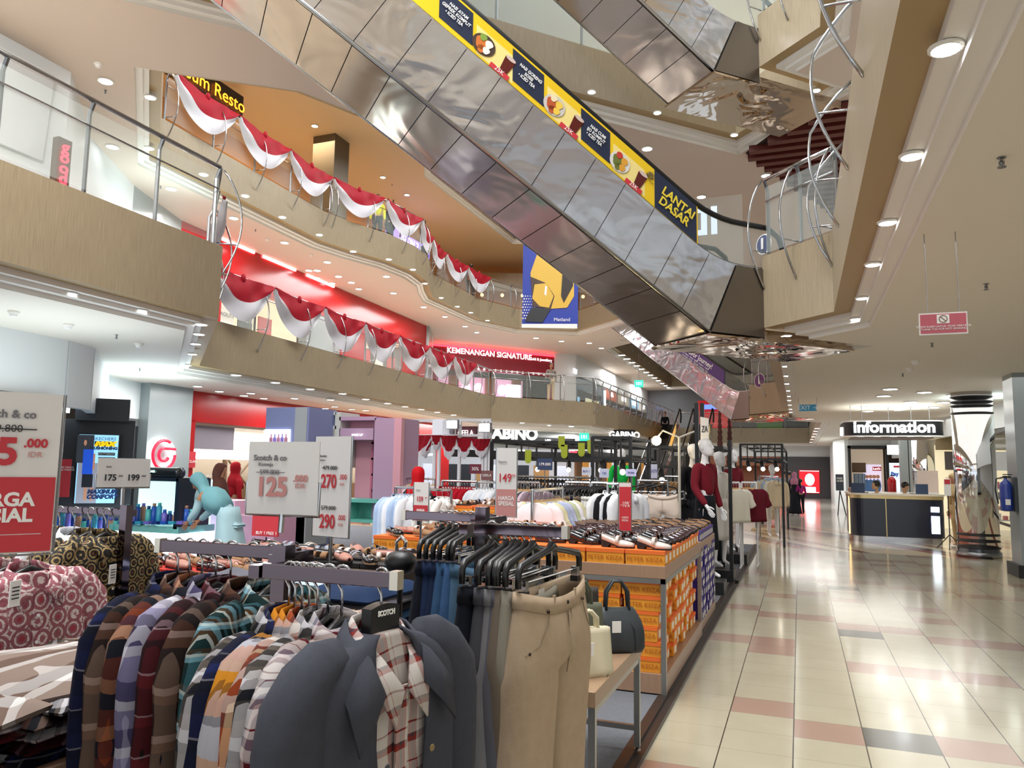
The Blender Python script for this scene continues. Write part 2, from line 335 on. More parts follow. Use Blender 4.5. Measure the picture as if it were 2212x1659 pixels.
m=MB(); FS.px(m,97,822,157,893,.35,.12); m.build('light_box',GLOWC,o)
m=MB(); FS.px(m,164,936,256,1088,.14,.05); m.build('poster_frame',BLACK,o)
pg=MB(); FS.px(pg,168,940,253,1086,.16,.02); pp=pg.build('lit_poster',mat('poster_blue','#8cc6ea',.4,emit=.9),o)
m=MB(); FS.px(m,168,940,204,1000,.165,.005); FS.px(m,168,1000,212,1086,.165,.005,1); m.build('printed_gym',[mat('gym_dark','#3a3f48',.5,emit=.2),mat('gym_floor','#8d93a0',.5,emit=.5)],pp)
m=MB(); u,z=FS.uz(187,957); r=abs(FS.uz(193,957)[0]-u); c=FS.P(u,z,.18); m.ball(c,r,10,0,(.8,.3,1.2)); FS.px(m,181,971,203,1024,.178,.008,1); FS.px(m,179,1024,202,1052,.178,.008,2); FS.px(m,183,1052,189,1080,.178,.006,0); FS.px(m,196,1052,202,1080,.178,.006,0); FS.px(m,203,980,207,1015,.178,.006,0); m.build('printed_man',[mat('print_skin','#c08a6c',.5,emit=.4),mat('print_blue','#1a50c8',.5,emit=.5),mat('print_shorts','#1e2430',.5,emit=.1)],pp)
FS.text('SKECHERS',228,949,7,mat('print_navy','#1b3f7a',.5),pp,.18); m=MB(); FS.px(m,206,954,249,965,.17,.004); m.build('name_bar',BLACK,pp); FS.text('MAX',228,960,9,mat('print_yellow','#ffd400',.5,emit=.5),pp,.19,bold=.01,sx=1.4,shear=.3); FS.text('CUSHIONING',227,969,6,_m['print_navy'],pp,.18,bold=.004)
for i,y in enumerate((981,991,1000)):
    m=MB(); FS.px(m,214,y-3,250,y+3,.17,.004); m.build('caption_bar',BLACK,pp); FS.text(['LIGHTWEIGHT','COMFORT','BREATHABLE'][i],231,y,3.6,WTX,pp,.18)
FS.text('MAXIMUM\nCOMFORT',222,1067,9,_m['print_navy'],pp,.18,bold=.006,shear=.25,lh=.9)
m=MB(); FS.px(m,135,992,157,1072,.3,.02); b=m.build('promo_banner',PRED,o); FS.text('MORE DEALS\nMORE POINTS',146,1012,4,WTX,b,.33)
o=tag(MB().box((-13.0,12.65,ZC/2),(.8,1.2,ZC)).build('grey_column',STONE),'broad grey stone column left of the lower red shop','column')
FCc=Fac((-12.6,12.05),(-12.6,13.25))
# red ring logo on the column
lg=thing('ring_logo','glowing red ring logo on the grey column above the skincare stand','logo sign',FCc.P(.6,1.9,.05))
u,z=FCc.uz(343,982); R0=.30
def arc3(F_,u,z,r,a0,a1,rr,off,n=18): return [F_.P(u+r*math.cos(a0+(a1-a0)*i/n),z+r*math.sin(a0+(a1-a0)*i/n),off) for i in range(n+1)]
m=MB(); m.tube(arc3(FCc,u,z,R0,math.radians(60),math.radians(360),0,.14),.035,8); m.tube(arc3(FCc,u,z,R0*.45,math.radians(90),math.radians(330),0,.14),.035,8); m.tube([FCc.P(u,z+R0*.45,.14),FCc.P(u+R0,z+R0*.4,.14)],.035,8); m.build('ring',mat('logo_red','#e0203c',.3,emit=.9),lg)
m=MB(); m.tube(arc3(FCc,u,z,R0*1.02,0,math.pi*2,0,.08,28),.05,8); m.build('halo',GLOWW,lg)
# ---- lower red shop
RS=Fac((-13.0,13.25),(-13.0,27.5)); GL=GLASS
o=thing('lower_red_shop','lower shop with a glossy red front, lit signs and glass, behind the kiosks','shop front',(-13.0,14,0))
m=MB(); RS.box(m,0,14.2,2.55,ZC,-.2,0); RS.box(m,0,.55,0,2.6,-.2,0); RS.box(m,13.4,14.2,0,2.6,-.2,0); m.build('red_fascia',RED,o)
m=MB(); RS.box(m,.55,13.4,0,2.55,-2.8,-2.7); RS.box(m,.55,13.4,2.5,2.56,-2.8,-.2); m.build('shop_interior',CREAM,o)
m=MB(); RS.box(m,1.8,13,2.2,2.42,-2.6,-2.4); RS.box(m,.8,13,1.72,1.96,-1.2,-1.1); m.build('light_band',GLOWW,o)
m=MB(); RS.box(m,.6,2.2,1.95,2.5,-.5,-.3); m.build('lintel_panel',mat('greyviolet','#8d8590',.5),o)
m=MB()
for k,u0 in enumerate((3.2,4.6,6.2,8)): RS.box(m,u0,u0+.08,0,1.75,-1.5,-1.4); m.tube([RS.P(u0,.9,-1.3),RS.P(u0+.9,1.7,-1.3)],.03,5); m.tube([RS.P(u0+.9,.9,-1.3),RS.P(u0,1.7,-1.3)],.03,5)
RS.box(m,2.6,13,.0,1.0,-2.4,-1.6); m.build('display_frame',WOODS,o)
m=MB(); RS.box(m,5.2,9,.95,1.7,-1.35,-1.3); m.build('dark_sign_board',BLACK,o); RS.text('TIM HORTONS',520,1034,12,WTX,o,-1.2)
m=MB(); RS.px(m,390,975,415,1010,.1,.03); b=m.build('instalment_poster',PRED,o); RS.text('CICILAN',402,997,6,WTX,b,.14)
# ---- middle red shop on level one
R1=Fac((-14.2,14.2),(-14.75,28.6)); L1=14.4
vwall('wall_l1_left',(-14.2,14.2),(-13.4,12.0),Z1T,ZD,STONE); vwall('wall_l1_left',(-13.4,12.0),(-12.2,9.9),Z1T,ZD,WL); vwall('wall_l1_left',(-12.2,9.9),(-10.4,8.0),Z1T,ZD,WL); vwall('wall_l1_left',(-10.4,8.0),(-10.4,2.5),Z1T,ZD+.5,WL)
area("cove_light",(-12.0,11.9,6.6),1.6,22,(.7,.97,1),rot=(math.pi,0,0))
o=thing('middle_red_shop','first storey shop with a glossy red front and wide cream window behind the bunting','shop front',R1.P(0,Z1T))
m=MB(); R1.box(m,0,L1,6.45,ZD,-.25,0); R1.box(m,0,1.6,Z1T,6.5,-.25,0); R1.box(m,7.6,9.2,Z1T,6.5,-.2,.02); R1.box(m,12.6,L1,Z1T,6.5,-.25,0); m.build('red_fascia',RED,o)
m=MB(); R1.box(m,5.6,7.6,Z1T,6.45,-.3,-.02); m.build('grey_pier',STONE,o)
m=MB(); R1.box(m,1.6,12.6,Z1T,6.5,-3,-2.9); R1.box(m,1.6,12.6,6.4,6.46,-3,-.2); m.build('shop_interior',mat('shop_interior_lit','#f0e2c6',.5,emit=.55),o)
m=MB(); [R1.box(m,u0,u0+1.6,7.52,7.60,0,.05) for u0 in (1.2,3.2,5.4)]; m.build('neon_strip',mat('strip_pink','#ff8a8a',.3,emit=6),o)
for i,(u0,c) in enumerate(((1.9,'#e8e4da'),(2.7,'#33363a'),(3.6,'#b8141c'),(9.6,'#c21a22'),(10.6,'#e9e5dc'),(11.6,'#b8141c'))):
    m=MB(); R1.box(m,u0,u0+.6,Z1T+.15,5.9,-.35,-.3); b=m.build('window_poster',mat('winposter%d'%i,c,.5),o); 
    if i in(0,1): text('AGILITY',.16,FR(R1.P(u0+.3,5.65,-.28),R1.d,(0,0,1)),INK if i==0 else WTX,b)
m=MB(); R1.box(m,1.6,12.6,Z1T,6.45,-.22,-.2); m.build('glass_front',GLASS,o)
vwall('wall_l1_pier',(-14.75,28.6),(-15.6,30.6),Z1T,ZD,STONE); vwall('wall_l1_pier',(-15.6,30.6),(-16.4,32.3),Z1T,ZD,WL)
# ---- jewellery shop
KS=Fac((-16.35,32.4),(-11.9,37.4)); LK=6.7
vwall('wall_l1_shop',(-16.35,32.4),(-11.9,37.4),7.4,ZD,WL)
o=thing('jewellery_shop','jewellery shop with a red neon edged sign on the far corner of the first storey','shop front',KS.P(0,Z1T))
m=MB(); KS.box(m,0,LK,6.35,7.4,-.2,.15); KS.box(m,0,.2,Z1T,6.4,-.2,.1); KS.box(m,LK-.2,LK,Z1T,6.4,-.2,.1); m.build('sign_fascia',mat('maroon_gloss','#8e1027',.3),o)
m=MB(); KS.box(m,0,LK,7.38,7.45,.1,.2); m.build('neon_edge',GLOWR,o)
m=MB(); [m.ball(KS.P(.2+i*.31,6.43,.17),.055,8) for i in range(21)]; m.build('bulbs',GLOWW,o)
KS.text('KEMENANGAN SIGNATURE',1056,766,12,SIGNW,o,.2,bold=.004); KS.text('Gold & Jewellery',1164,778,6,SIGNW,o,.2)
m=MB(); KS.box(m,.2,LK-.2,Z1T,6.4,-3,-2.9); KS.box(m,.2,LK-.2,Z1T,5.2,-2.9,-2.3); m.build('pink_interior',mat('pink_lit','#e7b6cf',.5,emit=.5),o)
m=MB(); [KS.box(m,u0,u0+.5,Z1T,6.35,-2.5,-2.3) for u0 in (1.9,4.0,5.6)]; m.build('wood_pier',mat('warm_wood','#8a5a3c',.4,emit=.1),o)
m=MB()
for u0 in (2.6,3.3,4.7): m.lathe([(.28,0),(.28,.02)],(0,0,0),16) if False else m.ball(KS.P(u0+.2,5.75,-2.25),.28,12,0,(1,.3,1.1))
m.build('arch_niche',mat('niche_pink','#f3c8dc',.4,emit=1),o)
m=MB(); KS.box(m,.5,4.2,Z1T,5.1,-1.4,-.8); KS.box(m,4.9,5.7,Z1T,6.0,-1.8,-1.6); m.build('lit_showcase',mat('showcase','#eaf6ff',.3,emit=1.6),o)
m=MB(); [m.ball(KS.P(1.6+i*.22,5.3,-1.1),.09,8) for i in range(8)]; m.build('necklace_stands',WTX,o)
vwall('wall_l1_shop',(-11.9,37.4),(-10.9,38.2),Z1T,ZD,WL)
# ---- row of first storey shops running away
LR=Fac((-10.9,38.2),(-10.7,57)); vwall('wall_l1_shops',(-10.9,38.2),(-10.7,57),6.5,ZD,WL)
o=thing('eyewear_shop','first storey shop with a blue lit window beside the jewellery shop','shop front',LR.P(0,Z1T))
m=MB(); LR.box(m,0,6,5.9,6.5,-.2,.05); LR.box(m,0,.25,Z1T,6,-.2,.05); LR.box(m,5.7,6,Z1T,6,-.2,.05); m.build('grey_frame',mat('slate','#4d5a66',.4),o); m=MB(); LR.box(m,.3,5.7,Z1T,5.9,-1.5,-1.4); m.build('window_glow',mat('blue_window','#7fb4d8',.3,emit=.7),o); LR.text('NEWZONE',1246,806,12,SIGNW,o,.1)
m=MB(); LR.box(m,5.9,6.05,Z1T,6.3,.05,.12); m.build('light_strip',GLOWC,o)
for i,(u0,c1,c2,tx) in enumerate(((6.2,'#d9d7b0','#b5522c','Alfa'),(9.5,'#70412f','#e3d8c8','KINGS'),(12.8,'#5a6270','#9ec9e8','CHARLES'),(16,'#8e2b22','#e8e2d8','JOY'))):
    o=thing('gallery_shop',['first storey shop with yellow lit window','first storey shop with brown shelves','first storey shop with grey front','last first storey shop before the far escalators'][i],'shop front',LR.P(u0,Z1T)); m=MB(); LR.box(m,u0,u0+3.1,5.9,6.5,-.2,.05); m.build('sign_band',mat('band%d'%i,c2,.4),o)
    m=MB(); LR.box(m,u0,u0+3.1,Z1T,5.9,-1.2,-1.1); m.build('window_glow',mat('glowwin%d'%i,c1,.4,emit=.5),o); text(tx,.42,FR(LR.P(u0+1.5,6.2,.1),LR.d,(0,0,1)),SIGNW,o)
# ---- ground shops under the gallery: long black front with white letters
GB=Fac((-13.3,29.4),(-9.0,34.3)); G2=Fac((-9.0,34.3),(-9.3,56))
o=thing('black_shop_front','long black shop front with large white lit letters on the ground storey','shop front',GB.P(3,0))
m=MB(); GB.px(m,1052,925,1158,958,.1,.15); GB.px(m,1150,946,1240,962,.1,.15); GB.box(m,-1,6.5,2.05,2.35,-.2,.05); m.build('black_fascia',BLACK,o)
GB.text('GABINO',1098,938,24,SIGNW,o,.15,bold=.03,sx=1.12); GB.text('L.5000',1180,951,4,SIGNW,o,.15)
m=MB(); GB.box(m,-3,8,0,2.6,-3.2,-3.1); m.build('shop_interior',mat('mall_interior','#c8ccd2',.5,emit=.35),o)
m=MB()
for k in range(9): GB.box(m,-1+k*.9,-.6+k*.9,2.1,2.18,-1.6,-1.3)
m.build('tube_lights',GLOWC,o)
m=MB(); [GB.box(m,u0,u0+w_,.4,1.75,-2.0,-1.9,i%3) for i,(u0,w_) in enumerate(((-1,.8),(.2,1.1),(1.6,.5),(2.4,1),(3.7,.6),(4.6,.8),(5.8,.7)))]; m.build('display_panels',[mat('disp_a','#cfd6e6',.4,emit=.6),mat('disp_b','#3a3f4a',.4),mat('disp_c','#b58b5a',.5,emit=.3)],o)
GB.text('HUSH PUPPIES',1128,975,8,SIGNW,o,-1.0,bold=.01); m=MB(); GB.px(m,1245,975,1267,988,-.5,.05); m.build('red_sign',GLOWR,o)
vwall('wall_ground',(-14.2,29.0),(-9.3,34.7),2.45,ZC,WL) ; vwall('wall_ground',(-9.3,34.7),(-9.6,57),2.45,ZC,WL)
o=thing('corner_black_sign','black blade sign with white lit letters under the end of the gallery','sign',(-8.5,33.6,3.0))
SG=Fac((-8.9,33.4),(-7.2,34.6)); m=MB(); SG.px(m,1326,928,1372,951,.0,.15); m.build('sign_board',BLACK,o); SG.text('GABINO',1348,940,14,SIGNW,o,.05,bold=.012)
o=thing('long_ground_shops','far ground storey shop windows with warm lit shelves behind the clothes racks','shop front',G2.P(0,0))
m=MB()
rn=random.Random(3)
for k in range(16): G2.box(m,k*1.3,k*1.3+1.1,.3,2.2,-.8,-.7,k%4)
m.build('window_display',[mat('wd0','#6d4a2a',.5,emit=.2),mat('wd1','#c9893f',.5,emit=.5),mat('wd2','#d6dbe0',.5,emit=.6),mat('wd3','#47423e',.5)],o); m=MB(); G2.box(m,0,21,2.2,2.45,-.8,.1); m.build('fascia',BLACK,o)
# ---- far end: dark wall with red logo panel, brown shop, wall above
KF=Fac((-2.6,51.5),(3.2,51.5))
o=thing('dark_restaurant_wall','dark grey wall with a red lit square sign at the end of the aisle','shop front',KF.P(3.5,0)); m=MB(); KF.box(m,1.7,5.2,0,2.58,-.2,0); m.build('dark_cladding',mat('slate_wall','#4a4a4e',.5),o)
sg=MB(); KF.px(sg,1727,1016,1770,1065,.1,.12); s_=sg.build('lit_sign',mat('kfc_red','#d01020',.3,emit=1.2),o); m=MB(); KF.px(m,1728,1017,1769,1018,.12,.02); KF.px(m,1728,1063,1769,1064,.12,.02); KF.px(m,1737,1052,1762,1062,.12,.02); m.build('white_print',SIGNW,s_)
m=MB(); u,z=KF.uz(1749,1036); m.ball(KF.P(u,z,.12),.33,14,0,(.85,.08,1.15)); m.build('pale_oval',SIGNW,s_)
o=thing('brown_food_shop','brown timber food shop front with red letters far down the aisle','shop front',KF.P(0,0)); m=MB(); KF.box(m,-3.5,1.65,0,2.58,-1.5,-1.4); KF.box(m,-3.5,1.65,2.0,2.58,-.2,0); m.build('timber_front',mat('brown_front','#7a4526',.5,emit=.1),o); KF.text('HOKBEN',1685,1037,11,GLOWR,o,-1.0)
vwall('wall_far',(4.5,51.6),(-14,51.6),2.6,ZC+.1,WL)
FE=Fac((-9,55),(2,55)); o=thing('far_red_shop','red shop front behind the far railing with green sofas beside it','shop front',FE.P(5,Z1T))
m=MB(); FE.px(m,1508,865,1580,937,0,.2); m.build('red_front',mat('red_lit','#c2141c',.4,emit=.3),o); m=MB(); FE.px(m,1520,874,1560,884,.1,.05); m.build('blue_screen',GLOWB,o)
o=thing('green_sofa','bright green sofa behind the far railing','sofa',FE.P(7,Z1T)); m=MB(); FE.px(m,1635,908,1690,936,0,.9); m.build('seat',mat('sofa_green','#5fa03a',.7),o); m=MB(); FE.px(m,1635,900,1690,912,-.5,.3); m.build('backrest',_m['sofa_green'],o)
vwall('wall_far',(4,57),(-12,57),Z1T,ZD,mat('far_dark','#6a6d74',.5))
# ---- right side
RW=[(2.0,47),(1.75,41)]
vwall('wall_right_shops',(1.9,50.9),(1.75,41.2),0,ZC,WL); vwall('wall_right_shops',(1.75,41.2),(2.1,38.4),0,ZC,WL)
LV=Fac((2.1,38.2),(4.1,38.2))
o=thing('jeans_shop_front','black framed shop window with folded jeans and a lit denim poster behind the information desk','shop front',LV.P(1,0)); m=MB(); LV.box(m,0,.12,0,2.85,-.1,.1); LV.box(m,1.55,1.67,0,2.85,-.1,.1); LV.box(m,0,1.67,2.75,2.87,-.1,.1); m.build('black_frame',BLACK,o)
m=MB(); LV.box(m,0,1.6,0,2.75,-1.6,-1.5); m.build('back_wall',mat('warm_wall','#cbb8a0',.5,emit=.35),o)
m=MB(); LV.px(m,1868,1003,1908,1062,-.8,.05); b=m.build('lit_poster',mat('levis_poster','#d9cfe6',.4,emit=.7),o); m=MB(); LV.px(m,1888,1008,1907,1017,-.7,.03); bb=m.build('red_tab_logo',PRED,b); LV.text("Levi's",1897,1012.5,5,SIGNW,b,-.65)
m=MB()
for k in range(4): u,z=LV.uz(1876+k*8,1050); m.ball(LV.P(u,z+.42,-.72),.09,8); m.ball(LV.P(u,z,-.72),.2,8,1,(.7,.3,1.6))
m.build('printed_people',[mat('pskin','#b98468',.5,emit=.3),mat('pdenim','#4d6f9a',.5,emit=.3)],b)
for k in range(6):
    m=MB(); LV.box(m,.25+k*.085,.31+k*.085,1.0,1.6,-.75,-.5); m.build('hanging_jeans',mat('denimfar%d'%(k%2),['#6f8fb0','#93a9bd'][k%2],.8),o)
m=MB(); LV.box(m,.2,.78,1.65,1.68,-.9,-.5); LV.box(m,.2,.78,1.68,2.1,-.9,-.6); m.build('shelf',WOODS,o)
vwall('wall_right_shops',(2.1,38.4),(5.9,38.4),2.87,ZC,WL); vwall('wall_right_shops',(4.0,38.0),(4.9,34.0),2.3,ZC,WL)
PY=Fac((3.95,34.0),(5.2,34.0))
o=thing('payment_poster','tall white and blue payment poster between the jeans shop and the grey piers','poster',PY.P(0,0)); m=MB(); PY.px(m,1922,1000,1948,1068,0,.03); b=m.build('poster_board',mat('pay_board','#cfe4f7',.4,emit=.7),o); PY.text('Pay 1',1937,1024,8,mat('print_blue2','#2a56c6',.5),b,.04,bold=.01); m=MB(); PY.px(m,1930,1006,1944,1010,.03,.01); m.build('red_bar',PRED,b)
o=thing('lit_shop_sign','bright white lit shop sign beside the payment poster','sign',PY.P(0,2.4)); m=MB(); PY.px(m,1916,962,1944,982,.2,.15); m.build('sign_box',GLOWC,o)
for i,(x,w_) in enumerate(((1953,14),(1966,9))):
    u,z=Fac((3.95,31),(6,31)).uz(x,1000); m=MB().box((3.95+u,31,ZC/2),(w_/52,.5,ZC)); tag(m.build('grey_pier',STONE),['wide grey pier left of the mirrored column behind the desk','narrow dark pier touching the mirrored column behind the desk'][i],'column')
# glass shop front along the right
GS=Fac((4.35,26.2),(4.9,12.5)); g0=Vector((4.45,26,0))
o=thing('cosmetics_shop','cream lit glass fronted shop on the right behind the mirrored columns','shop front',(5.2,21,0))
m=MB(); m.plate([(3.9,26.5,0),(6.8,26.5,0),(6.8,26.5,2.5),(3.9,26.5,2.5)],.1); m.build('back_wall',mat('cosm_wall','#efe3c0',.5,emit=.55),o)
m=MB(); m.plate([(3.9,26.3,2.35),(6.8,26.3,2.35),(6.8,26.3,2.85),(3.9,26.3,2.85)],.1); m.build('leaf_frieze',mat('frieze','#b3a27c',.5),o)
BW_=Fac((3.9,26.1),(6.8,26.1))
for k,(u0,u1,c) in enumerate(((.2,.7,'#5a5350'),(.8,1.2,'#a9c08e'),(1.3,2.0,'#dfe0e2'),(2.1,2.6,'#3f3a38'))):
    m=MB(); BW_.box(m,u0,u1,1.75,2.3,0,.05); m.build('picture_panel',mat('pic%d'%k,c,.4,emit=.15),o)
for k in range(5):
    m=MB(); BW_.box(m,.2,2.7,.3+k*.3,.33+k*.3,0,.35); m.build('shelf',WHITE,o)
m=MB()
for k in range(4):
    for j in range(14): BW_.box(m,.25+j*.17,.34+j*.17,.33+k*.3,.33+k*.3+rn.uniform(.08,.2),.05,.3,(j*3+k)%4)
m.build('stock',[mat('st0','#d94b52',.5),mat('st1','#f2efe8',.4),mat('st2','#e08f38',.5),mat('st3','#7d8a76',.5)],o)
m=MB()
for (a,b) in (((4.2,24.5),(4.6,17.5)),): m.plate([(a[0],a[1],.1),(b[0],b[1],.1),(b[0],b[1],2.6),(a[0],a[1],2.6)],.02)
m.build('glass_front',GLASS,o); m=MB(); m.box((4.6,17.4,1.3),(.08,.08,2.6)); m.box((4.2,24.5,1.3),(.08,.08,2.6)); m.box((4.4,21,2.62),(.1,7.2,.08),math.atan2(-.4,7)); m.box((4.4,21,.5),(.06,7.2,.05),math.atan2(-.4,7)); m.build('black_frame',BLACK,o)
tag(MB().box((3.62,14.6,ZC/2),(.72,.62,ZC)).build('grey_column',STONE),'square grey column at the right edge carrying the blue extinguisher','column')
MB().box((3.62,14.6,.1),(.86,.74,.2)).build('plinth',BLACK,None); bpy.data.objects['plinth'].parent=bpy.data.objects['grey_column.001']
vwall('wall_right_shops',(3.4,14.9),(4.6,17.4),2.0,ZC,WL); vwall('wall_right_shops',(4.6,17.4),(3.9,26.4),2.7,ZC,WL); vwall('wall_right_shops',(3.3,14.3),(2.9,11.0),2.5,ZC+.02,WL) if False else None
area('cove_light',(3.6,18.5,3.0),1.0,16,(.8,1,1),rot=(math.pi,0,0))
# hanging blue poster with yellow shapes
HP=AZ(1132,527,Z2T+2.0); D_=(AZ(1245,720,7.9)); HF=Fac((-9.6,26.0),(-7.0,26.7))
o=thing('hanging_poster','large hanging blue poster with bold yellow shapes left of the escalator','poster',HF.P(.5,8))
m=MB(); HF.px(m,1129,527,1249,707,0,.02); pp=m.build('blue_sheet',mat('poster_deep_blue','#12309a',.45,emit=.12),o)
PYW=mat('poster_yellow','#d2a92c',.4,emit=.1)
def hpoly(nm,pts,m_,off): mb=MB(); mb.plate([HF.P(*HF.uz(x,y),off) for x,y in pts],.004); return mb.build(nm,m_,pp)
hpoly('yellow_shape',[(1160,550),(1178,540),(1215,545),(1240,600),(1240,640),(1225,665),(1180,668),(1148,620),(1146,590)],PYW,.03)
hpoly('brown_shape',[(1146,598),(1180,612),(1198,640),(1190,668),(1150,662),(1150,640)],mat('poster_brown','#4a3526',.5),.035); hpoly('yellow_shape',[(1155,615),(1180,612),(1196,640),(1186,665),(1166,662),(1150,645)],PYW,.04)
hpoly('dark_shape',[(1150,664),(1190,668),(1172,697),(1134,695),(1140,680)],BLACK,.045); hpoly('pale_shape',[(1215,590),(1238,606),(1238,618),(1218,655),(1212,640)],mat('poster_dark2','#2b2118',.5),.045); hpoly('pale_shape',[(1178,617),(1182,620),(1180,640),(1176,636)],WTX,.05)
hpoly('white_strip',[(1127,700),(1247,700),(1247,710),(1127,708)],WTX,.03); HF.text('Metland',1214,691,8,WTX,pp,.05)
m=MB()
for i in range(6):
    for j in range(9): 
        u,z=HF.uz(1130+i*5+(j%2)*2.5,640+j*6); m.ball(HF.P(u,z,.03),.03*(1-i*.12),6,0,(1,.2,1))
m.build('white_dots',WTX,pp)
m=MB(); m.tube([HF.P(*HF.uz(1133,529),.0),HF.P(*HF.uz(1247,545),.0)],.03,6); m.build('hanging_bar',DSTEEL,o)
# upper gallery shops
UG=Fac((-16.5,8),(-16.5,32)); vwall('wall_l2_back',(-16.6,3),(-16.6,34),Z2T,Z3B,mat('orange_wall','#d79a52',.5)); vwall('wall_l2_back',(-16.6,34),(-6,40),Z2T,Z3B,mat('orange_wall2','#c98a4a',.5))
o=thing('upper_restaurant_sign','dark signboard with orange glowing letters behind the top left bunting','sign',UG.P(4,11)); SF=Fac((-14,13.0),(-14,16.2)); m=MB(); SF.plate(m,0,2.9,10.95,11.6,0,.12); m.build('sign_board',BLACK,o)
text('Dimsum Resto',.5,FR(SF.P(1.4,11.25,.06),SF.d,(0,0,1)),mat('orange_glow','#ff8a1e',.4,emit=4),o)
o=thing('upper_menu_counter','dark counter of the upper restaurant behind the railing','counter',(-14.5,13,Z2T)); MB().box((-14.6,13.2,Z2T+.55),(1.2,3.2,1.1)).build('counter_body',mat('counter_dark','#3c3a3a',.5),o); MB().box((-14.6,13.2,Z2T+1.12),(1.3,3.3,.05)).build('counter_top',WOODS,o)
tag(MB().box((-13.6,19.5,Z2T+1.6),(.8,.8,3.3)).build('bronze_column',mat('bronze','#5c4e38',.5)),'square bronze column on the upper gallery','column')
o=thing('marble_parapet','band of brown marble above the warm lamps behind the hanging poster','shop front',(-12,36,10)); Mb=Fac((-15,33.6),(-6.2,37)); m=MB(); Mb.plate(m,0,9.5,10.3,11.2,0,.3); m.build('marble_band',laminate('brown_marble','#7b6038','#a98a58'),o); m=MB(); [m.ball(Mb.P(.6+i*1.0,10.1,-.1),.09,8) for i in range(9)]; m.build('warm_lamps',GLOWY,o)
o=thing('blue_lit_sign','white and blue lit shop sign on the upper gallery','sign',(-14.4,26,10)); U2=Fac((-14.4,24.5),(-14.3,30)); m=MB(); U2.plate(m,0,3.4,10.3,10.75,0,.1); m.build('sign_box',mat('violet_sign','#6a5ad0',.4,emit=1.6),o); text('SALON 21',.4,FR(U2.P(1.7,10.52,.02),U2.d,(0,0,1)),SIGNW,o)
# slatted timber ceiling panel right of the void
o=thing('timber_slat_ceiling','dark red timber slat panel set in the ceiling beside the right balcony','ceiling panel',(1,16,7.6)); SLM=mat('slat_timber','#5a1e16',.45)
P4=[AZ(x,y,7.6) for x,y in ((1600,305),(1770,200),(1852,190),(1846,600),(1775,350))]
for k in range(30):
    y=12.9+k*.32; x0=max(-.9,-.85+(14.3-y)*1.05) if y<14.3 else (-.85+(y-14.3)*.42)
    m=MB(); m.box(((x0+3.2)/2,y,7.53),(3.2-x0,.16,.12)); m.build('slat',SLM,o)
m=MB(); m.prism([(.3,12.8),(3.2,12.8),(3.2,22.4),(2.4,22.4),(-.8,14.4)],7.575,7.585); m.build('backing',mat('slat_back','#260d0a',.7),o)
# beyond the landing on level one
vwall('wall_l1_right',(6.8,23.5),(-.2,23.5),Z1T,ZD,mat('l1_back','#b9b4a8',.4)); vwall('wall_l1_right',(2.6,5),(2.6,23.5),Z1T,ZD,WL)
WB=Fac((-.2,22.6),(5,22.6)); o=thing('window_letters','white letters on the shop glass beyond the escalator handrail','sign',WB.P(0,6)); WB.text('ID',1502,493,34,mat('pale_blue_letter','#cfe0f4',.4,emit=.6),o,.05) if False else text('ID',.75,FR(AY(1510,482,14.5),(-1,0,0),(0,0,1)),mat('pale_blue_letter','#cfe0f4',.4,emit=.6),o,bold=.02)

VS=Fac((-10.3,4.2),(-10.3,8)); o=thing('vertical_red_sign','small vertical sign of red lit letters on the upper left wall behind the near railing','sign',VS.P(1.6,6)); c0=AX(134,322,-10.1)
m=MB(); m.box(c0-Vector((0,0,.38)),(.12,.22,1.05)); m.build('sign_case',mat('case_brown','#5a463a',.5),o)
for i,ch in enumerate('goodie'): text(ch,.24,FR(c0+Vector((.10,-.02,-.16*i)),(.25,1,0),(0,0,1)),mat('letter_red_glow','#ff3344',.4,emit=2.5),o,bold=.006)
# recess panels in the upper left wall
for (y0,y1,z0,z1,d) in ((3.0,5.4,6.3,7.5,.5),(5.8,7.6,6.0,7.5,.35)):
    m=MB(); m.plate([(-10.36,y0,z0),(-10.36,y1,z0),(-10.36+d*.3,y1,z1-.2),(-10.36+d*.3,y0,z1-.2)],.05); st(m.build('trim_7',mat('recess_panel','#c9cdd0',.6)))

o=bpy.data.objects['window_letters']; c=AY(1510,482,14.5); m=MB(); m.box((c.x,14.56,(Z1T+c.z+.5)/2),(1.6,.015,c.z+.5-Z1T)); m.build('glass_screen',GLASS,o)
o=bpy.data.objects['payment_poster']; u,z=PY.uz(1935,1068); m=MB(); PY.box(m,u-.2,u+.2,0,z+.02,-.06,-.02); m.build('stand',DSTEEL,o)
o=bpy.data.objects['lit_shop_sign']; u,z=PY.uz(1930,962); m=MB(); PY.box(m,u-.02,u+.02,z-.02,ZC,.08,.12); m.build('hanger_rod',DSTEEL,o)
o=bpy.data.objects['blue_lit_sign']; m=MB(); [U2.box(m,u-.02,u+.02,10.7,11.85,-.06,-.02) for u in (.4,3.0)]; m.build('hanger_rod',DSTEEL,o)
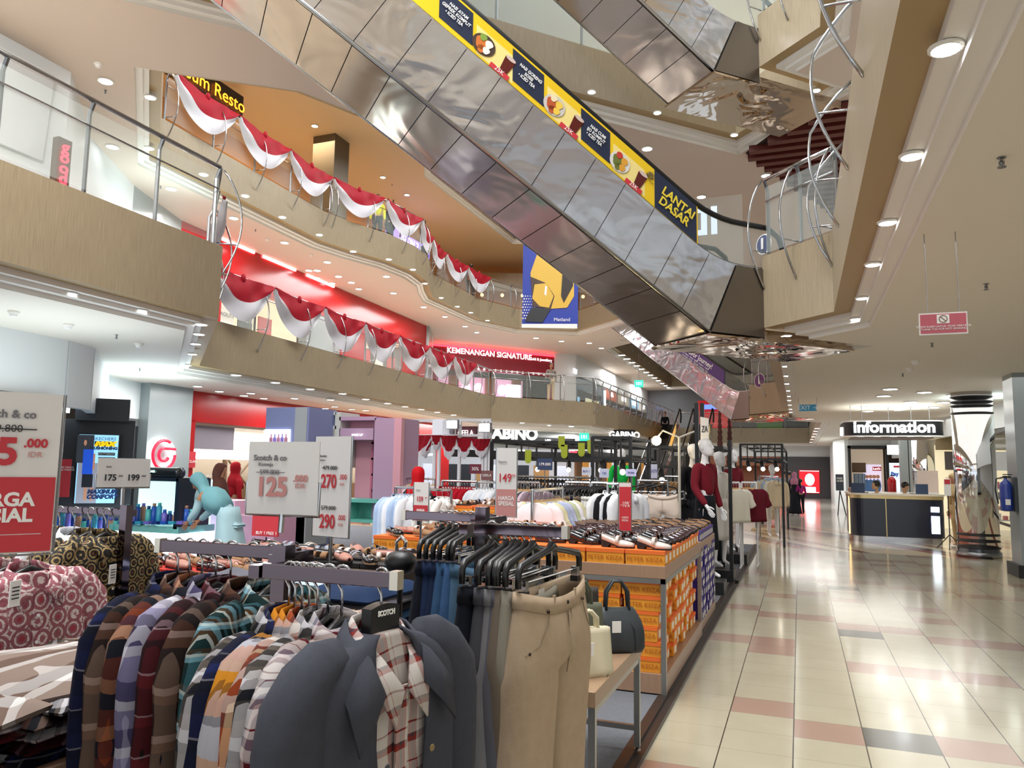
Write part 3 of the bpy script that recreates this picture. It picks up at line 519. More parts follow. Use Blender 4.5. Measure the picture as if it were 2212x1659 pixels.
# ================================================================ ESCALATORS
def wavy(name,col,rough,sc=1.1,st_=.55,d=.06):
    m=mat(name,col,rough,.92 if rough>.1 else 1); t=NT(m); v,_=t.xyz(); f=t.noise(scale_vec(t,v,(1,1,1.6)),sc,2,.6); g=t.noise(scale_vec(t,v,(30,30,30)),2,3)
    t.bump(f,st_,d); return m
ST1=wavy('cladding_steel','#d6dbe8',.2,1.3,.8,.09); ST2=wavy('underside_steel','#d6c6b6',.18,.9,.6); ST3=wavy('mirror_steel','#c9b8a6',.04,1.6,.6); DARKG=mat('seam_dark','#2c2a29',.5)
A3=Vector((-.7071,-.7071,0)); B3=Vector((-.7071,.7071,0)); T30=.58
NAVY=mat('advert_navy','#1f2a44',.4); YEL=mat('advert_yellow','#e6c11e',.4); YELL=mat('advert_cream','#ecd98c',.4)
def escalator(P0,dz,label,adv=None,length=9.2,group=None,A3=A3,B3=B3):
    AN=math.atan2(A3.y,A3.x)
    P0=Vector((P0[0],P0[1],dz)); q=lambda s,t,z: P0+A3*s+B3*t+Vector((0,0,z))
    E=thing('escalator',label,'escalator',P0,0,group)
    ct,sn=1/math.hypot(1,T30),T30/math.hypot(1,T30)
    bot=lambda s: 3.29 if s<.86 else 3.29+(s-.86)*T30
    def top(s):
        if s<.3: return 4.18
        if s<1.1: return 4.18+ (s-.3)**2*.36
        return 4.41+(s-1.1)*T30
    W_=1.15
    # truss core
    core=MB(); ss=[-.02,.3,.5,.7,.86,1.1,1.5,length]
    core.loft([[q(s,.012,bot(s)+.012),q(s,.012,top(s)-.01),q(s,W_-.012,top(s)-.01),q(s,W_-.012,bot(s)+.012)] for s in ss],True,True); core.build('truss',DARKG,E)
    # near side panels, seams square to the slope
    def sidepanels(t,th):
        mb=MB(); y0=3.29; pw_=.47; x=.86; k=0
        mb.plate([q(0.0,t,3.3),q(.0,t,4.18),q(.30,t,4.18),q(.42,t,4.19),q(.84,t,3.3)],th,1)
        L=[.86]; 
        while L[-1]<length+.4: L.append(L[-1]+pw_*ct)
        for i in range(len(L)-1):
            def up(s):  # foot on lower edge -> head on top edge perpendicular to the slope (eased near the landing)
                h=(4.41-1.1*T30)-(3.29-.86*T30); d=h*ct; return (max(s-d*sn,.43 if s<.9 else .43+(s-.86)*.62) , None)
            a,b=L[i]+.004,L[i+1]-.004; ua,ub=up(a)[0],up(b)[0]; N=5
            pts_t=[ua+(ub-ua)*j/N for j in range(N+1)]
            poly=[q(a,t,bot(a)+.02)]+[q(s,t,top(s)) for s in pts_t]+[q(b,t,bot(b)+.02)]
            mb.plate(poly[::-1] if th>0 else poly,th)
        return mb
    sidepanels(0,.012).build('side_cladding',[ST1,mat('matte_steel','#85807c',.34,1)],E)
    sidepanels(W_,.012).build('side_cladding',[ST1,_m['matte_steel']],E)
    mb=MB(); L=.86
    while L<length:
        a,b=L+.005,L+.465*ct; b=min(b,length)
        mb.plate([q(a,.04,bot(a)),q(b,.04,bot(b)),q(b,W_-.04,bot(b)),q(a,W_-.04,bot(a))],.01); L+=.47*ct
    mb.build('underside_cladding',ST2,E)
    e=MB(); e.tube([q(.84,.01,3.29),q(length,.01,bot(length))],.022,8); e.tube([q(.84,W_-.01,3.29),q(length,W_-.01,bot(length))],.022,8); e.build('corner_trim',STEEL,E,True)
    pl=MB(); pl.plate([q(.88,-.03,3.27),q(-1.55,-.03,3.27),q(-1.55,W_+.05,3.27),q(.88,W_+.05,3.27)],-.03); pl.box(q(-.85,.0,3.33),(1.7,.02,.13),AN); pl.build('soffit_plate',ST3,E)
    for t in (.05,W_-.05):
        hr=lambda s: (4.74 if s<.35 else (4.74+(s-.35)**2*.34 if s<1.2 else 4.986+(s-1.2)*T30))
        ss=[-.15+i*.15 for i in range(12)]+[length]
        g=MB(); g.loft([[q(s,t-.006,top(s)-.02),q(s,t-.006,hr(s)),q(s,t+.006,hr(s)),q(s,t+.006,top(s)-.02)] for s in ss],True,True); g.build('glass_balustrade',GLASS,E)
        h=MB(); c=[q(s,t,hr(s)+.02) for s in ss]; c=[q(-.15,t,4.20),q(-.33,t,4.30),q(-.40,t,4.47),q(-.33,t,4.66)]+c
        h.tube(c,.036,10); h.build('handrail',RUB,E,True)
        sk=MB(); sk.tube([q(s,t,top(s)+.01) for s in ss],.03,6); sk.build('skirt_trim',STEEL,E,True)
    stp=MB()
    for i in range(int((length-1)/.4)):
        s=.9+i*.4; stp.box(q(s+.2,W_/2,top(s)-.02),(.4,W_-.2,.2),AN)
    stp.build('steps',mat('step_metal','#5b5d60',.5,.7),E)
    if adv: adv(E,q,top,ct,sn)
    return E
ux=(-A3*(1/math.hypot(1,T30))-Vector((0,0,T30/math.hypot(1,T30)))) # down-slope unit = rightwards in the picture
uu=Vector((0,0,1)); uu=(uu-ux*uu.dot(ux)).normalized()
def adv1(E,q,top,ct,sn):
    t=-.01; mb=MB(); s0,s1=1.0,8.2
    P=lambda s,v: q(s,t+.036,top(s))+Vector((0,0,v))
    ban=MB(); n=16; ss=[s0+(s1-s0)*i/n for i in range(n+1)]
    ban.loft([[P(s,.03)-B3*.005,P(s,.50)-B3*.005,P(s,.50)+B3*.002,P(s,.03)+B3*.002] for s in ss],True,True); B=ban.build('advert_banner',YEL,E)
    def at(s,v,off=.012): return P(s,v)-B3*off
    def card(s,w,v0,v1,m,off=.008,nm='advert_panel',rnd=0):
        c=MB(); c.plate([at(s,v0,off),at(s,v1,off),at(s-w,v1,off),at(s-w,v0,off)],.002); return c.build(nm,m,B)
    def lab(txt,s,v,size,m,off=.02,**k):
        return text(txt,size,FR(at(s,v,off),ux,uu),m,B,'lettering',.001,**k)
    card(1.64,.62,.03,.50,NAVY); lab('LANTAI\nDASAR',1.33,.25,.155,mat('gold_print','#e8cf3f',.5),bold=.004,lh=.85)
    # halal mark
    hm=MB()
    for k in range(5):
        x=(k-2)*.018; hh=.05-.008*abs(k-2); c=at(1.70,.38)+ux*x; hm.tube([c-uu*.03,c+uu*hh*.6,c+uu*hh+ux*.004],.004,4)
    c=at(1.70,.38); hm.tube([c+ux*.055*math.cos(a)+uu*(.045*math.sin(a)) for a in [math.pi+i*math.pi/8 for i in range(9)]],.004,4); hm.build('halal_mark',mat('black_print','#23221f',.6),B); lab('HALAL',1.70,.29,.03,_m['black_print'])
    DR=mat('drink_brown','#5a1b17',.3); IC=mat('ice_print','#cbb6ad',.4); plate_c=['#3c2f2a','#5a4034','#d9d6d2']; food=[('#c96f2c','#f0ece0'),('#b8542a','#e9c64a'),('#66712f','#d69a32')]
    for i,(s,txt) in enumerate(((2.53,'NASI CUMI\nIJO KOMPLIT\n• ICED TEA'),(3.41,'NASI GORENG\nSOSIS\n• ICED TEA'),(4.29,'NASI AYAM\nGEPREK KOMPLIT\n• ICED TEA'))):
        k=.94
        card(s+.13,.42*k,.09,.47,NAVY); lab(txt,s-.07*k,.28,.058*k,WTX,bold=.0012,lh=1.0,sx=.88)
        card(s-.31,.44,.05,.38,YELL,.007)
        f0=srgb(food[2-i][0])
        pm=MB(); c=at(s-.42*k,.21,.013); ring=[c+ux*.155*k*math.cos(a)+uu*.13*k*math.sin(a) for a in [j*math.pi/10 for j in range(20)]]; pm.plate(ring,.002); pm.build('plate_print',mat('plate_print_%d'%i,['#d8d5d0','#c9c4be','#4a3a33'][i],.4),B)
        fm=MB(); 
        for (dx,dy,r_,mi) in ((-.03,.0,.085,0),(.05,.04,.05,1),(-.05,.07,.045,2),(.06,-.05,.045,1),(.0,-.07,.05,0)):
            cc=c-B3*.004+ux*dx*k+uu*dy*k; fm.plate([cc+ux*r_*k*math.cos(a)*(1+.15*math.sin(3*a))+uu*r_*k*math.sin(a) for a in [j*math.pi/8 for j in range(16)]],.002*(1+mi),mi)
        fm.build('food_print',[mat('food_a%d'%i,food[2-i][0],.6),mat('food_b%d'%i,food[2-i][1],.6),mat('food_g%d'%i,['#c0392b','#e6d8b0','#7d9a3c'][i],.6)],B)
        gl=MB(); c=at(s-.72*k,.20,.014); a_,b_=.075*k,.10*k
        gl.plate([c-ux*a_*.7-uu*b_,c-ux*a_+uu*b_,c+ux*a_+uu*b_,c+ux*a_*.7-uu*b_],.003); gl.plate([c-B3*.004+ux*a_*.95*math.cos(x)+uu*(b_+.025*math.sin(x)) for x in [j*math.pi/8 for j in range(16)]],.002,1); gl.build('drink_print',[DR,IC],B)
        rb=MB(); c=at(s-.62*k,.055,.016); rb.plate([c-ux*.13-uu*.03,c-ux*.13+uu*.03,c+ux*.13+uu*.03,c+ux*.13-uu*.03],.002); rb.build('price_ribbon',PRED,B); lab('25K',s-.62*k,.06,.075,WTX,.02)
    lab('BUI!',4.98,.22,.27,PRED,.018,bold=.012); lab('PA',4.72,.42,.07,_m['black_print'],.018)
esc1=escalator((-.38,10.02),0,'large steel clad escalator crossing the picture, yellow food advert on its side','x' and adv1)
esc3=escalator((-.43,11.6),4.2,'steel clad escalator at the top right, one storey above the yellow advert one',None,8)
def adv2(E,q,top,ct,sn):
    B3=Vector((.7071,.7071,0)); ux=Vector((.7071,-.7071,-T30)).normalized(); uu=Vector((0,0,1)); uu=(uu-ux*uu.dot(ux)).normalized()
    P=lambda s,v: q(s,.026,top(s))+Vector((0,0,v)); PU=mat('advert_purple','#4b2a78',.4); n=6; ss=[1.2+i*5/n for i in range(n+1)]
    b=MB(); b.loft([[P(s,-.02),P(s,.52),P(s,.52)+B3*.01,P(s,-.02)+B3*.01] for s in ss],True,True); B=b.build('advert_banner',PU,E)
    text('Start Your Flavor Journey!',.26,FR(P(3.0,.33)-B3*.012,ux,uu),WTX,B,'lettering',.001,bold=.003); text('Sushi - Ramen - Bread - Bakmi - Donburi - Coffee',.085,FR(P(2.75,.15)-B3*.012,ux,uu),WTX,B,'lettering',.001); text('Ice Cream - Mochi - Takoyaki - Catering - Asia',.085,FR(P(2.75,.05)-B3*.012,ux,uu),WTX,B,'lettering',.001)
esc2=escalator((-1.45,25.3),0,'far escalator with a purple flavour journey advert on its side',adv2,8.4,A3=Vector((-.7071,.7071,0)),B3=Vector((.7071,.7071,0)))
# ================================================================ RAILINGS
def along(path,d):
    for i in range(len(path)-1):
        a,b=Vector(path[i]),Vector(path[i+1]); L=(b-a).length
        if d<=L: return a+(b-a)*(d/L),(b-a).normalized()
        d-=L
    return Vector(path[-1]),(Vector(path[-1])-Vector(path[-2])).normalized()
def plen(path): return sum((Vector(path[i+1])-Vector(path[i])).length for i in range(len(path)-1))
def railing(path,zt,label,side=1,sp=1.35,rods=True,h=1.02,r=.027,start=.1,inset=.04):
    """side: +1 when the void lies to the right of the path"""
    base=Vector((path[0][0],path[0][1],zt)); Rl=thing('balcony_railing',label,'railing',base)
    side=1; rail=offs(path,inset); Lr=plen(rail); n=max(1,round(Lr/sp))
    mb=MB(); mb.tube([Vector((x,y,zt+h)) for x,y in rail],r,8); mb.build('handrail',STEEL,Rl,True)
    mb=MB(); mb.tube([Vector((x,y,zt+h*.72)) for x,y in rail],.011,6); mb.build('mid_rail',STEEL,Rl,True)
    g=MB()
    for i in range(len(rail)-1):
        (x0,y0),(x1,y1)=rail[i],rail[i+1]; nx=Vector((y1-y0,x0-x1,0)).normalized()*.004
        g.plate([Vector((x0,y0,zt+.05))-nx*4,Vector((x1,y1,zt+.05))-nx*4,Vector((x1,y1,zt+h*.9))-nx*4,Vector((x0,y0,zt+h*.9))-nx*4],.008)
    g.build('glass_pane',GLASS,Rl)
    for i in range(n+1):
        p,t=along(rail,min(Lr*i/n,Lr-.001)); nv=Vector((t.y,-t.x))*side; P=Vector((p.x,p.y,zt)); N3=Vector((nv.x,nv.y,0))
        m=MB(); m.tube([P-N3*.05,P-N3*.05+Vector((0,0,h*.86)),P+Vector((0,0,h-.02))],.024,6); m.build('post',DSTEEL,Rl)
        if rods and i%1==0:
            m=MB(); pts=[]
            for k in range(13):
                a=k/12; z=zt+h-.01-a*(h+.42); o=.02+.27*math.sin(math.pi*min(1,a*1.02))**.8*(1-.15*a); pts.append(Vector((P.x,P.y,z))+N3*(o+.02+(inset-.04)*min(1,a*3)))
            m.tube(pts,.014,6); m.tube([pts[8],P+Vector((0,0,pts[8].z-zt))],.010,5); m.build('curved_brace',STEEL,Rl,True)
    return Rl
RL=[railing([(-6.8,-1),(-6.8,7.42)],Z1T,'steel and glass railing of the near balcony, upper left, bare of bunting',-1,.93,False),
 railing([(-6.85,7.5),(-10.4,11.05)],Z1T,'short railing turning back from the near balcony corner',-1,1.7),
 railing([(-10.45,11.2),(-10.75,18),(-11,26.8)],Z1T,'middle gallery railing in front of the red shop, hung with bunting',-1,1.5),
 railing([(-11,27),(-7.85,30.3)],Z1T,'bare railing in front of the jewellery shop',-1,1.5),
 railing([(-7.8,30.5),(-7.4,49)],Z1T,'long far railing leading to the far ground escalators',-1,1.3),
 railing([(-11.95,11.4),(-12.15,17.2)],Z2T,'upper gallery railing under the orange ceiling, with bunting',1,1.5),
 railing([(-12.1,17.5),(-11.9,18.3),(-11.45,19.6),(-11.3,21.0),(-11.5,22.3),(-11.95,23.3),(-12.3,24.4)],Z2T,'upper gallery railing following the curved bulge',1,1.5),
 railing([(-12.35,24.8),(-12.3,28.6),(-11.4,31.0),(-9.3,32.1)],Z2T,'upper gallery railing behind the hanging blue poster',1,1.5),
 railing([(-9.0,32.0),(-3.3,26.5)],Z2T,'upper railing running right of the hanging blue poster',1,1.5),
 railing([(-.36,10.0),(.42,9.22)],Z1T,'short landing railing at the foot of the large escalator',-1,.55),
 railing([(.41,9.1),(.41,3.2)],Z1T,'railing of the right balcony seen from below with bowed steel rods',1,1.45,inset=.2),
 railing([(.42,10.7),(.42,4.6)],Z2T,'railing of the upper right balcony seen from below',1,1.45,inset=.2),
 railing([(-8.6,5.9),(-1.0,13.8)],Z2T,'glass railing above the plain bridge edge behind the yellow advert',1,1.5,False),
 railing([(-.40,11.55),(.42,10.77)],Z2T,'short landing railing at the foot of the top right escalator',-1,.55),
 railing([(-1.4,25.2),(-.45,24.15)],Z1T,'short landing railing at the foot of the purple advert escalator',1,.7),
 railing([(-7.3,50),(.55,50)],Z1T,'far railing across the end of the atrium',-1,1.3)]
# ================================================================ BUNTING
BR=cloth('bunting_red','#930f20','#a51528',6,.6,.2); BW=cloth('bunting_white','#cfcdd4','#dad9de',6,.7,.2)
def swag(p0,p1,nrm,i,group,label,drop=.62):
    o=thing('bunting_swag',label,'bunting',p0,0,group); nu,nv=26,9; rows=[]; nrm=Vector(nrm)
    for a in range(nu+1):
        u=a/nu; base=Vector(p0).lerp(Vector(p1),u); sg=.06*math.sin(math.pi*u); d=.10+drop*math.sin(math.pi*u)**.75*(1-.06*math.cos(2*math.pi*u))
        col=[]
        for b in range(nv+1):
            v=b/nv; f=.035*math.sin(u*26+v*5*(.5-u)*4)*(.25+v)+.02*math.sin(9*v+u*11); col.append(base-Vector((0,0,sg+v*d))+nrm*(.10+f+.05*math.sin(math.pi*v)))
        rows.append(col)
    for nm,b0,b1,m in (('red_band',0,5,BR),('white_band',5,9,BW)):
        mb=MB(); mb.loft([r[b0:b1+1] for r in rows],False); mb.build(nm,m,o,True)
    k=MB(); c=Vector(p0).lerp(Vector(p1),.5)-Vector((0,0,.08))+nrm*.1; k.ball(c,.07,8,0,(.8,.8,1.4)); k.build('knot',BR,o,True)
def swags(path,zt,side,seg,group,desc,start=0,n=99,drop=.62,h=1.03):
    side=1; rail=offs(path,.03); L=plen(rail); k=0; d=start
    while d+seg<=L+.01 and k<n:
        a,_=along(rail,d); b,t=along(rail,d+seg-.06); nv=Vector((t.y,-t.x,0))*side
        swag((a.x,a.y,zt+h),(b.x,b.y,zt+h),nv,k,group,desc,drop); d+=seg; k+=1
swags([(-7.6,8.2),(-10.35,11.0),(-10.75,18),(-11,26.8)],Z1T,-1,2.0,'swags along the middle gallery railing','red and white cloth swag tied to the middle gallery railing',drop=.75)
swags([(-11.9,11.4),(-12.1,17.2),(-11.85,18.3),(-11.4,19.6),(-11.3,21.0),(-11.5,22.3),(-12,23.4),(-12.3,24.6),(-12.25,28.6),(-11.4,30.8)],Z2T,1,2.0,'swags along the upper gallery railing','red and white cloth swag tied to the upper railing under the orange ceiling',drop=.7)
# ================================================================ DOWNLIGHTS
def mk_light(loc,label,group,r=.075):
    o=thing('downlight',label,'ceiling light',loc,0,group)
    a=MB(); a.lathe([(r*1.25,0),(r*1.25,-.008),(r*1.02,-.014),(r*1.0,.0)],n=16); a.build('trim_ring',WHITE,o,world=False)
    b=MB(); b.lathe([(r,-.006),(r*.9,-.012),(.001,-.014)],n=16); b.build('lens',LAMP,o,world=False); return o
def lights(pts,z,label,group,r=.075):
    first=None
    for p in pts:
        q=AZ(p[0],p[1],z)
        if first is None: first=mk_light(q,label,group,r)
        else: dup(first,q)
lights([(2043,102),(1970,335),(1917,479),(1885,570),(1862,643),(1848,688)],3.355,'recessed downlight in the moulding under the right balcony','right balcony moulding lights',.055)
lights([(1700,724),(1687,748)],3.355,'recessed downlight in the moulding beside the large escalator foot','escalator foot moulding lights',.055)
lights([(1702,790),(1704,811),(1705,828),(1708,843),(1709,855),(1709,864),(1710,874),(1711,883),(1711,890)],3.355,'downlight in the row beside the purple advert escalator landing','middle moulding lights',.09)
lights([(1765,925),(1762,931),(1760,937),(1757,943),(1754,949),(1752,955),(1749,960),(1746,966)],3.355,'downlight in the far right row above the last landing','far moulding lights',.09)
lights([(150,633),(303,670),(435,700)],3.355,'downlight in the moulding under the near left balcony','near left moulding lights',.07)
lights([(430,721),(423,742),(416,764),(404,788)],3.355,'downlight in the short return of the near left balcony','left return moulding lights',.07)
lights([(510,810),(595,826),(670,840),(740,850),(790,862),(837,871),(875,878),(910,884),(945,890),(980,896),(1055,907),(1128,913)],3.355,'downlight in the moulding under the middle gallery','middle gallery moulding lights',.09)
lights([(1185,918),(1235,920),(1262,922),(1280,925),(1298,929),(1315,932)],3.355,'downlight under the gallery before the shop with black signs','gallery end moulding lights',.09)
lights([(440,377),(530,423),(610,469),(690,507),(763,543),(840,560),(892,582),(918,612),(953,643),(988,662),(1017,675),(1053,692),(1087,710)],7.685,'downlight in the moulding under the upper gallery','upper gallery moulding lights',.08)
lights([(1178,719),(1228,723),(1300,709),(1337,697)],7.685,'downlight in the moulding right of the hanging poster','upper right moulding lights',.09)
lights([(325,210),(322,320)],7.685,'downlight in the moulding at the left corner of the upper gallery','upper corner lights',.08)
lights([(924,383),(960,413),(995,442),(1027,469),(1057,494),(1090,518),(1133,526)],11.93,'downlight in the top storey moulding','top storey moulding lights',.11)
lights([(744,323),(827,383),(879,421),(680,272)],11.83,'small downlight in the orange ceiling','orange ceiling lights',.09)
lights([(1278,198),(1420,243),(1586,291),(1682,240),(1763,195)],7.685,'downlight in the moulding round the top right escalator foot','top right moulding lights',.06)
lights([(228,175),(243,317),(370,408),(505,471),(615,524),(707,566),(478,533),(573,575),(341,458)],7.585,'downlight in the big ceiling at the upper left','upper left ceiling lights',.1)
lights([(45,273),(65,329),(86,387),(685,584),(731,597),(667,584),(684,600),(717,612),(835,597),(759,610),(775,624),(850,633),(807,668),(915,663),(961,684),(1005,705),(1030,718),(905,710),(858,690),(795,704)],7.585,'downlight in the ceiling before the red shop','red shop ceiling lights',.1)  # first three stand for lamp reflections in the railing glass, built as downlights
lights([(1158,730),(1213,737),(1273,741),(1346,721),(1299,752)],7.585,'downlight in the ceiling beyond the hanging poster','far ceiling lights',.12)
lights([(1398,321),(1655,379),(1515,425)],7.585,'downlight in the ceiling right of the large escalator','right ceiling lights',.09)
lights([(1997,847),(1968,868),(1943,885),(1909,855),(1884,879),(1875,888),(2038,869),(2017,880),(2063,853),(1923,840)],3.255,'round downlight in the ceiling above the information desk','desk ceiling lights',.13)
lights([(427,834),(474,845),(527,854),(542,849),(570,860),(636,860),(714,863),(648,878),(703,882),(723,878),(760,884),(790,886)],3.255,'downlight in the ceiling before the lower red shop','lower red shop ceiling lights',.09)
# sprinkler heads, speakers and detectors
def sprinkler(loc,label):
    o=thing('sprinkler_head',label,'sprinkler',loc,0,'sprinkler heads'); m=MB(); m.lathe([(.022,0),(.022,-.006),(.008,-.008),(.008,-.02),(.012,-.03),(.003,-.05)],n=8); m.build('body',DSTEEL,o,world=False); m=MB(); m.lathe([(.001,-.05),(.022,-.052),(.022,-.055),(.001,-.056)],n=8); m.box((.012,0,-.035),(.003,.004,.035)); m.box((-.012,0,-.035),(.003,.004,.035)); m.build('deflector',DSTEEL,o,world=False); return o
sp=None
for (x,y,z) in ((2163,340,3.26),(2130,613,3.26),(2013,741,3.26),(1950,807,3.26),(252,723,3.26),(302,795,3.26),(228,195,7.59),(347,402,7.59),(552,496,7.59),(727,307,11.84),(847,398,11.84)):
    q=AZ(x,y,z); sp=sprinkler(q,'small sprinkler head hanging from the ceiling') if sp is None else (dup(sp,q) and sp)
def detector(loc,label):
    o=thing('smoke_detector',label,'detector',loc,0,'smoke detectors'); m=MB(); m.lathe([(.06,0),(.06,-.02),(.05,-.03)],n=14); m.build('base',WHITE,o,world=False); m=MB(); m.lathe([(.045,-.03),(.035,-.06),(.001,-.065)],n=14); m.build('dome',PLW,o,world=False); return o
dt=None
for (x,y,z) in ((30,672,3.26),(148,700,3.26),(300,742,3.26),(308,808,3.26),(1977,779,3.26),(1965,795,3.26),(212,137,7.59),(577,516,7.59),(672,550,7.59)):
    q=AZ(x,y,z); dt=detector(q,'white cone detector fixed to the ceiling') if dt is None else (dup(dt,q) and dt)
# round floor number sign and notices on the escalator landing glass
def disc_sign(c,r,txt,col,label,d=Vector((.7071,-.7071,0))):
    o=thing('floor_number_sign',label,'sign',c); n=Vector((-d.y,d.x,0)); n=n if n.dot(Vector(c))<0 else -n
    m=MB(); m.plate([Vector(c)+d*r*math.cos(a)+Vector((0,0,r*math.sin(a))) for a in [i*math.pi/14 for i in range(28)]],.01); m.build('disc',mat('disc'+col,col,.4),o)
    m=MB(); m.tube([Vector(c)+d*r*math.cos(a)+Vector((0,0,r*math.sin(a))) for a in [i*math.pi/14 for i in range(29)]],.012,6); m.build('ring',WTX,o); text(txt,r*1.5,FR(Vector(c)+n*.03,d if d.cross(Vector((0,0,1))).dot(n)>0 else -d,(0,0,1)),WTX,o,bold=.01); return o
disc_sign(AZ(1650,528,4.66)+Vector((0,0,0)),.13,'1','#1c2a6b','round dark blue floor number 1 sign at the foot of the large escalator')
disc_sign(AY(1641,822,24.9),.22,'1','#5a1f6a','round purple floor number 1 sign beside the far landing')
lights([(1344,767),(1355,775),(1366,783),(1376,790),(1386,797),(1396,804),(1405,810),(1414,816),(1422,822),(1430,828),(1437,833),(1443,837),(1448,840)],7.685,'downlight in the straight row on the far left of the deep ceiling void','deep void moulding lights',.16)
railing([(-8.65,38.6),(-8.7,55)],Z2T,'far upper railing with bowed rods left of the purple advert escalator',1,1.6)
# ================================================================ GARMENT BUILDERS (local frame: width along X, front towards -Y, hook top at z=0)
HB=mat('hanger_black','#17171a',.35); HK=STEEL; HWOOD=mat('hanger_wood','#caa877',.45); HCLR=mat('hanger_white','#e6e8ea',.3)
def hook(mb,z=-.075,r=.022,th=.0033):
    pts=[(0,0,z)]+[(0,0,z+.012)]+[(0,-r+r*math.cos(a),-r-.002+ r*math.sin(a)) for a in [-.5+i*.42 for i in range(9)]]
    pts=[(0,.0,z-.035),(0,.0,z+.02),(0,.006,-.045)]+[(0,r*math.cos(a),-r+r*math.sin(a)+.004) for a in [-.35+i*.4 for i in range(9)]]
    mb.tube(pts,th,6)
def hanger_parts(par,w=.40,m=HB,drop=.06,th=.011,board=False):
    a=MB(); hook(a); a.build('hook',HK,par,True,world=False)
    b=MB(); n=10
    w*=.86; pts=[(x*w/2,0,-.082-.088*abs(x)**1.15) for x in [-1+2*i/n for i in range(n+1)]]
    if board: 
        b.loft([[Vector((p[0],-.012,p[2]-.012)),Vector((p[0],-.012,p[2]+.014)),Vector((p[0],.012,p[2]+.014)),Vector((p[0],.012,p[2]-.012))] for p in pts],True,True)
    else: b.tube(pts,th,6)
    b.build('shoulders',m,par,not board,world=False)
def clip_hanger(par,w=.38,m=HB):
    a=MB(); hook(a); a.build('hook',HK,par,True,world=False)
    b=MB(); b.tube([(-w/2,0,-.165),(-w/2,0,-.125),(-w/2+.015,0,-.105),(-w/4,0,-.088),(-.03,0,-.075),(0,0,-.062),(.03,0,-.075),(w/4,0,-.088),(w/2-.015,0,-.105),(w/2,0,-.125),(w/2,0,-.165)],[.010,.011,.012,.011,.011,.016,.011,.011,.012,.011,.010],6); b.build('hanger_body',m,par,True,world=False)
    c=MB(); c.tube([(-w/2,0,-.155),(w/2,0,-.155)],.0035,6); c.build('cross_bar',STEEL,par,world=False)
    for s in (-1,1):
        d=MB(); d.box((s*(w/2-.035),0,-.165),(.022,.022,.035)); d.box((s*(w/2-.035),0,-.186),(.026,.026,.018),0,1); d.build('clip',[STEEL,HB],par,world=False)
def sgn(x): return 1 if x>=0 else -1
def ring(hw,ht,z,n=36,e=.7,fold=0,ph=0,kx=7,x0=0,y0=0,a0=0,a1=2*math.pi,closed=True):
    out=[]; N=n if closed else n-1
    for k in range(n):
        a=a0+(a1-a0)*k/N; c,s=math.cos(a),math.sin(a); x=hw*sgn(c)*abs(c)**e; y=ht*sgn(s)*abs(s)**e
        f=fold*math.sin(kx*a+ph)+.5*fold*math.sin(2.3*kx*a+ph*1.7); out.append(Vector((x0+x*(1+f*.3/max(hw,.01)*.2),y0+y*(1+f/max(ht,.01)*.5)+0*f,z)))
    return out
PROF=[(.055,.032,-.095),(.075,.034,-.105),(.12,.035,-.118),(.165,.038,-.135),(.205,.042,-.155),(.228,.048,-.18),(.232,.055,-.22)]
def torso_rings(L,w=1,t=1,fold=.012,ph=0,hemw=1.04,n=36,**k):
    rs=[ring(a*w,b*t,z,n,.75,fold*min(1,abs(z+.09)*6)*.5,ph,**k) for a,b,z in PROF]; m=8
    for i in range(1,m+1):
        u=i/m; rs.append(ring((.232+(.232*hemw-.232)*u-.012*math.sin(math.pi*u))*w,(.055+.02*u)*t,-.22-(L-.13)*u,n,.75,fold*(.5+.8*u),ph+u*1.2,**k))
    return rs
def sleeve_rings(s,w,L,r0,r1,t,ph,N=14,out=0):
    P_=[(.13,-.128),(.17,-.142),(.205,-.168),(.232,-.215),(.245,-.28)]; zt=-.165-L
    P_+=[(.245+(.02+(.035 if L<.4 else 0))*k/6,-.28+(zt+.28)*k/6) for k in range(1,7)] if L>.2 else []
    P_=[Vector((s*(x*w+out*min(1,max(0,(x-.13)*9))),0,z)) for x,z in P_]; rs=[]
    for i,p in enumerate(P_):
        tg=(P_[min(i+1,len(P_)-1)]-P_[max(i-1,0)]).normalized(); y=Vector((0,1,0)); n=tg.cross(y); u=i/(len(P_)-1); r=(r0*(.55,.75,.92,1,1)[i] if i<5 else r0+(r1-r0)*(i-4)/(len(P_)-5)); 
        rs.append([p+n*r*math.cos(a)*(1+.06*math.sin(4*u*6+ph))+y*(r*.66*t*math.sin(a)*(1+.10*math.sin(3*a+9*u+ph)))-Vector((0,.012*u,0)) for a in [k*2*math.pi/N for k in range(N)]])
    return rs
